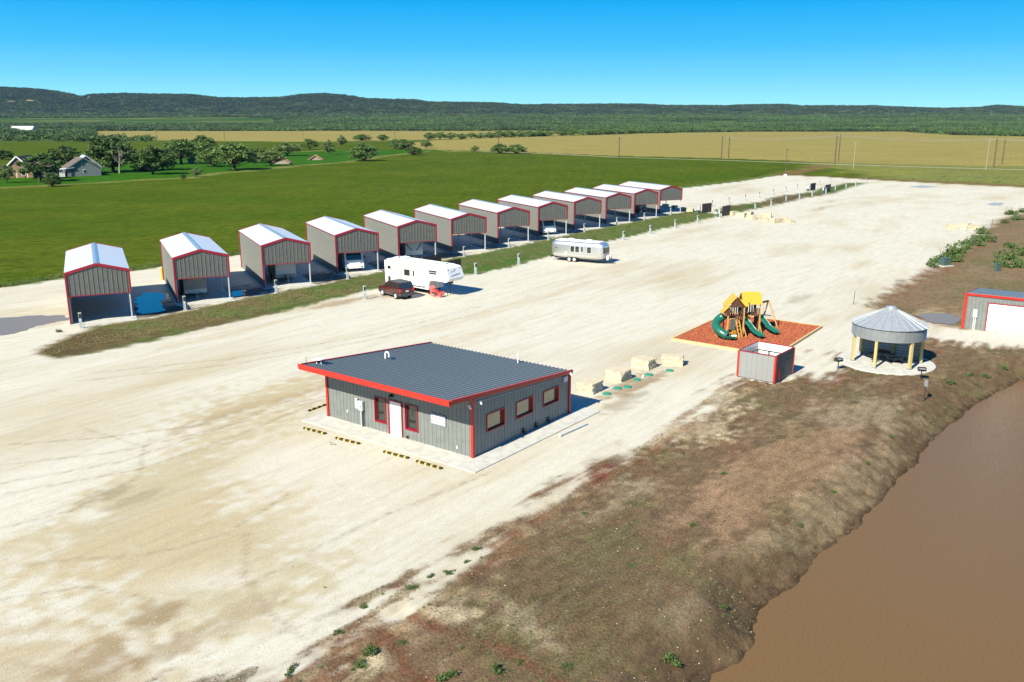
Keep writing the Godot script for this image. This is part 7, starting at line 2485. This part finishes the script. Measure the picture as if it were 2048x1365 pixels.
func build_ground_cover() -> void:
	var rg := RandomNumberGenerator.new()
	rg.seed = 99
	var tf := tuft(9, 0.22, 0.22, rg)
	var xf := []
	var cols := []
	# thin grass over the bare ground, straw and green
	for k in 24000:
		var x := rg.randf_range(-10.0, 44.0)
		var z := rg.randf_range(-73.0, -24.0)
		ground_at(x, z)
		if z_id != SOIL or z_y < -1.12: continue
		var n := nB.get_noise_2d(x * 0.16 + 30.0, z * 0.16 + 5.0) + 0.5 * nC.get_noise_2d(x * 1.1 + 70.0, z * 1.1)
		if rg.randf() > 0.18 + n * 1.3: continue
		var s := rg.randf_range(0.22, 0.62)
		xf.append(Transform3D(Basis(Vector3.UP, rg.randf() * TAU).scaled(Vector3(s, s, s)), Vector3(x, z_y, z)))
		cols.append(Color(0.11, 0.112, 0.042).lerp(Color(0.26, 0.215, 0.10), pow(rg.randf(), 1.6)) if rg.randf() < 0.85 else Color(0.075, 0.16, 0.035))
	describe(scatter("sparse_grass", tf, M.chip, xf, cols), "sparse dry grass over the bare ground by the pond", "grass", "", "stuff")
	xf = []
	cols = []
	for k in 30000:
		var t := rg.randf()
		var x := rg.randf_range(-40.0, 42.0)
		var z := -68.0 - (x + 38.0) * 1.36 + rg.randf_range(-13.0, 3.0)
		ground_at(x, z)
		if z_id != MEDIAN: continue
		var s := rg.randf_range(0.4, 0.9)
		xf.append(Transform3D(Basis(Vector3.UP, rg.randf() * TAU).scaled(Vector3(s, s * 0.6, s)), Vector3(x, z_y, z)))
		cols.append(Color(0.10, 0.15, 0.04).lerp(Color(0.26, 0.21, 0.10), clampf(t + (0.3 if z > -95.0 else -0.25), 0.0, 1.0)))
	describe(scatter("strip_grass", tf, M.chip, xf, cols), "short patchy grass on the strip in front of the carports", "grass", "", "stuff")
	# pebbles along the gravel edge and clods on the soil
	var pb := MB.new()
	var ico := [Vector3(0, 0.6, 0), Vector3(1, 0, 0.1), Vector3(0.1, 0.1, 1), Vector3(-0.9, 0, -0.1), Vector3(0, -0.05, -1), Vector3(0, -0.5, 0)]
	for f in [[0, 2, 1], [0, 3, 2], [0, 4, 3], [0, 1, 4], [5, 1, 2], [5, 2, 3], [5, 3, 4], [5, 4, 1]]:
		pb.tri(ico[f[0]], ico[f[1]], ico[f[2]])
	var pm := pb.mesh()
	xf = []
	cols = []
	var xc := []
	var cc := []
	for k in 34000:
		var x := rg.randf_range(-24.0, 22.0)
		var z := rg.randf_range(-62.0, -24.0)
		ground_at(x, z)
		var r := rg.randf()
		var bs := Basis.from_euler(Vector3(rg.randf() * 0.6, rg.randf() * TAU, rg.randf() * 0.6))
		if z_id == GRAVEL:
			if z < -48.0 and r > 0.35: continue
			var s := rg.randf_range(0.012, 0.032)
			xf.append(Transform3D(bs.scaled(Vector3(s, s, s)), Vector3(x, z_y + 0.004, z)))
			var v := rg.randf_range(0.7, 1.2)
			cols.append(Color(0.44, 0.41, 0.33) * v)
		elif z_id == SOIL and z_y > -1.15:
			var s := rg.randf_range(0.012, 0.045)
			xc.append(Transform3D(bs.scaled(Vector3(s, s * 0.8, s)), Vector3(x, z_y + 0.003, z)))
			var v := rg.randf_range(0.6, 1.3)
			cc.append((Color(0.115, 0.084, 0.050) if r < 0.93 else Color(0.33, 0.29, 0.21)) * v)
	describe(scatter("loose_gravel", pm, M.chip, xf, cols), "loose pale stones on the gravel lot", "gravel", "", "stuff")
	describe(scatter("soil_clods", pm, M.chip, xc, cc), "small clods and stones on the bare soil", "soil", "", "stuff")
	# leafy weeds, each a plant of its own
	var weeds := []
	for k in 7:
		var w := broad_weed(420, rg, 5 + k % 4)
		weeds.append(w.mesh())
	mat("weed_leaf", lin(0.066, 0.112, 0.026), 0.8)
	M.weed_leaf.vertex_color_use_as_albedo = true
	M.weed_leaf.backlight_enabled = true
	M.weed_leaf.backlight = Color(0.3, 0.35, 0.2)
	var wl := [[-7.5, -26.0, 0.7], [-6.3, -28.2, 0.5], [-5.2, -26.2, 0.6], [-4.9, -27.0, 0.9], [-3.9, -27.6, 0.5], [-5.7, -29.9, 0.5], [-4.0, -31.3, 0.5], [-3.3, -32.2, 0.4], [-2.6, -32.6, 0.5], [-1.9, -33.5, 0.4], [-1.6, -34.6, 0.5], [-0.5, -26.0, 0.8], [0.3, -26.6, 0.5], [1.9, -26.3, 0.5], [-2.2, -25.7, 0.7], [5.6, -27.3, 1.0], [13.5, -37.8, 0.5], [16.4, -41.5, 0.5], [19.6, -45.2, 0.45], [22.6, -49.3, 0.5], [31.3, -60.2, 0.9], [33.8, -62.2, 1.1], [35.4, -62.9, 0.8], [8.3, -36.8, 0.4], [3.4, -38.3, 0.4], [9.6, -46.0, 0.4], [11.2, -43.0, 0.45], [-39.9, -75.0, 0.8], [8.2, -30.8, 0.6], [4.9, -33.0, 0.35], [14.2, -34.9, 0.35], [37.9, -64.9, 0.9]]
	for k in wl.size():
		ground_at(wl[k][0], wl[k][1])
		var o := thing("leafy_weed", "small leafy green weed growing at the edge of the bare soil", "weed", Vector3(wl[k][0], z_y, wl[k][1]), k * 1.3, "leafy weeds on the bare soil")
		put(o, "foliage", weeds[k % 7], M.weed_leaf, Transform3D(Basis.from_scale(Vector3(wl[k][2] * (0.8 + 0.25 * (k % 3)), wl[k][2] * (0.4 + 0.12 * (k % 4)), wl[k][2] * (1.1 - 0.2 * (k % 2)))), Vector3.ZERO))
	# seedlings too small to tell apart, thickest where the soil meets the gravel and down the pond bank
	xf = []
	cols = []
	for k in 5200:
		var x := rg.randf_range(-9.5, 40.0)
		var z := rg.randf_range(-68.0, -24.5)
		ground_at(x, z)
		if z_y < -1.1 or (z_id != SOIL and rg.randf() > 0.04): continue
		var low := x < 3.0 and z > -34.0
		var n := nB.get_noise_2d(x * 0.3 + 17.0, z * 0.3)
		if rg.randf() > (0.55 if low else 0.10) + n * 0.5 + (0.15 if z_y < -0.3 else 0.0): continue
		var s := rg.randf_range(0.10, 0.30) * (1.3 if low else 1.0)
		xf.append(Transform3D(Basis(Vector3.UP, rg.randf() * TAU).scaled(Vector3(s, s * rg.randf_range(0.4, 0.9), s)), Vector3(x, z_y, z)))
		cols.append(Color(0.075, 0.125, 0.030).lerp(Color(0.17, 0.16, 0.06), rg.randf()) * rg.randf_range(0.7, 1.2))
	describe(scatter("seedlings", broad_weed(60, rg, 4).mesh(), M.leaf, xf, cols), "tiny green seedlings scattered over the bare soil", "seedlings", "", "stuff")
	# shrubs along the right edge of the lot
	var se := [[53.7, -111.4, 1.7], [56.4, -114.3, 1.9], [60.6, -119.5, 2.6], [58.6, -115.0, 2.2], [63.0, -122.3, 1.8], [65.4, -125.8, 1.6], [68.6, -130.5, 2.4], [72.6, -134.7, 2.3], [77.7, -144.3, 2.0], [75.0, -138.6, 1.6], [73.2, -128.4, 1.8], [62.0, -110.2, 2.2], [66.7, -116.4, 2.6], [70.9, -120.9, 2.6], [64.6, -110.2, 2.2], [69.0, -113.5, 2.4], [95.2, -165.5, 1.8], [98.8, -174.6, 2.0], [104.2, -179.5, 2.2], [90.0, -159.7, 1.5]]
	for k in se.size():
		var right: bool = k >= 11 and k <= 15
		var lab := "leafy green shrub in the thick patch behind the small green cabinet" if right else ("leafy green shrub along the weedy right edge beside the transformer" if k < 11 else "small dark shrub along the far right edge of the lot")
		var o := thing("edge_shrub", lab, "shrub", Vector3(se[k][0], 0, se[k][1]), k * 1.1, "shrubs behind the green cabinet" if right else ("shrubs beside the transformer" if k < 11 else "shrubs along the far right edge"))
		put(o, "foliage", weeds[k % 7], M.weed_leaf, Transform3D(Basis.from_scale(Vector3(se[k][2] * 1.5, se[k][2] * (1.0 + 0.2 * (k % 3)), se[k][2] * 1.5)), Vector3.ZERO))
	# weedy fringes: along the crop edge behind the carports and past the end of the lot
	xf = []
	cols = []
	var edge := [Vector2(-70, -90), Vector2(-56.9, -96.3), Vector2(-52.8, -102.7), Vector2(-47.3, -107.3), Vector2(-38.2, -120.6), Vector2(47.1, -246.0), Vector2(70.2, -275.2), Vector2(92.9, -306.5)]
	for k in edge.size() - 1:
		var l: float = edge[k].distance_to(edge[k + 1])
		for i in int(l * 9.0):
			var p: Vector2 = edge[k].lerp(edge[k + 1], rg.randf())
			var nrm: Vector2 = (edge[k + 1] - edge[k]).orthogonal().normalized()
			if nrm.y > 0.0: nrm = -nrm
			p += nrm * absf(rg.randfn()) * 1.3
			var s := rg.randf_range(0.35, 1.0)
			xf.append(Transform3D(Basis(Vector3.UP, rg.randf() * TAU).scaled(Vector3(s, s * 0.8, s)), Vector3(p.x, 0, p.y)))
			var v := rg.randf_range(0.7, 1.3)
			cols.append(Color(0.070, 0.135, 0.030).lerp(Color(0.165, 0.165, 0.055), pow(rg.randf(), 2.0)) * v)
	for k in 3500:
		var p := Vector2(rg.randf_range(96.0, 165.0), rg.randf_range(-375.0, -262.0))
		if Geometry2D.is_point_in_polygon(p, P_LOT) or p.y < -340.6 - (p.x - 195.8) * 0.82: continue
		if Geometry2D.get_closest_point_to_segment(p, Vector2(96, -312), Vector2(131, -374)).distance_to(p) < 4.0: continue
		if p.x - (-p.y - 300.0) * 0.12 > 122.0 and rg.randf() < 0.93: continue
		var s := rg.randf_range(0.6, 1.5)
		xf.append(Transform3D(Basis(Vector3.UP, rg.randf() * TAU).scaled(Vector3(s * 1.2, s * 0.8, s * 1.2)), Vector3(p.x, 0, p.y)))
		var yellow := rg.randf() < 0.28 and p.distance_to(Vector2(130, -330)) < 26.0
		cols.append(Color(0.42, 0.36, 0.03) if yellow else Color(0.075, 0.14, 0.045) * rg.randf_range(0.7, 1.4))
	describe(scatter("fringe_weeds", broad_weed(90, rg, 4).mesh(), M.leaf, xf, cols), "rank green weeds along the crop edge and past the end of the lot", "weeds", "", "stuff")
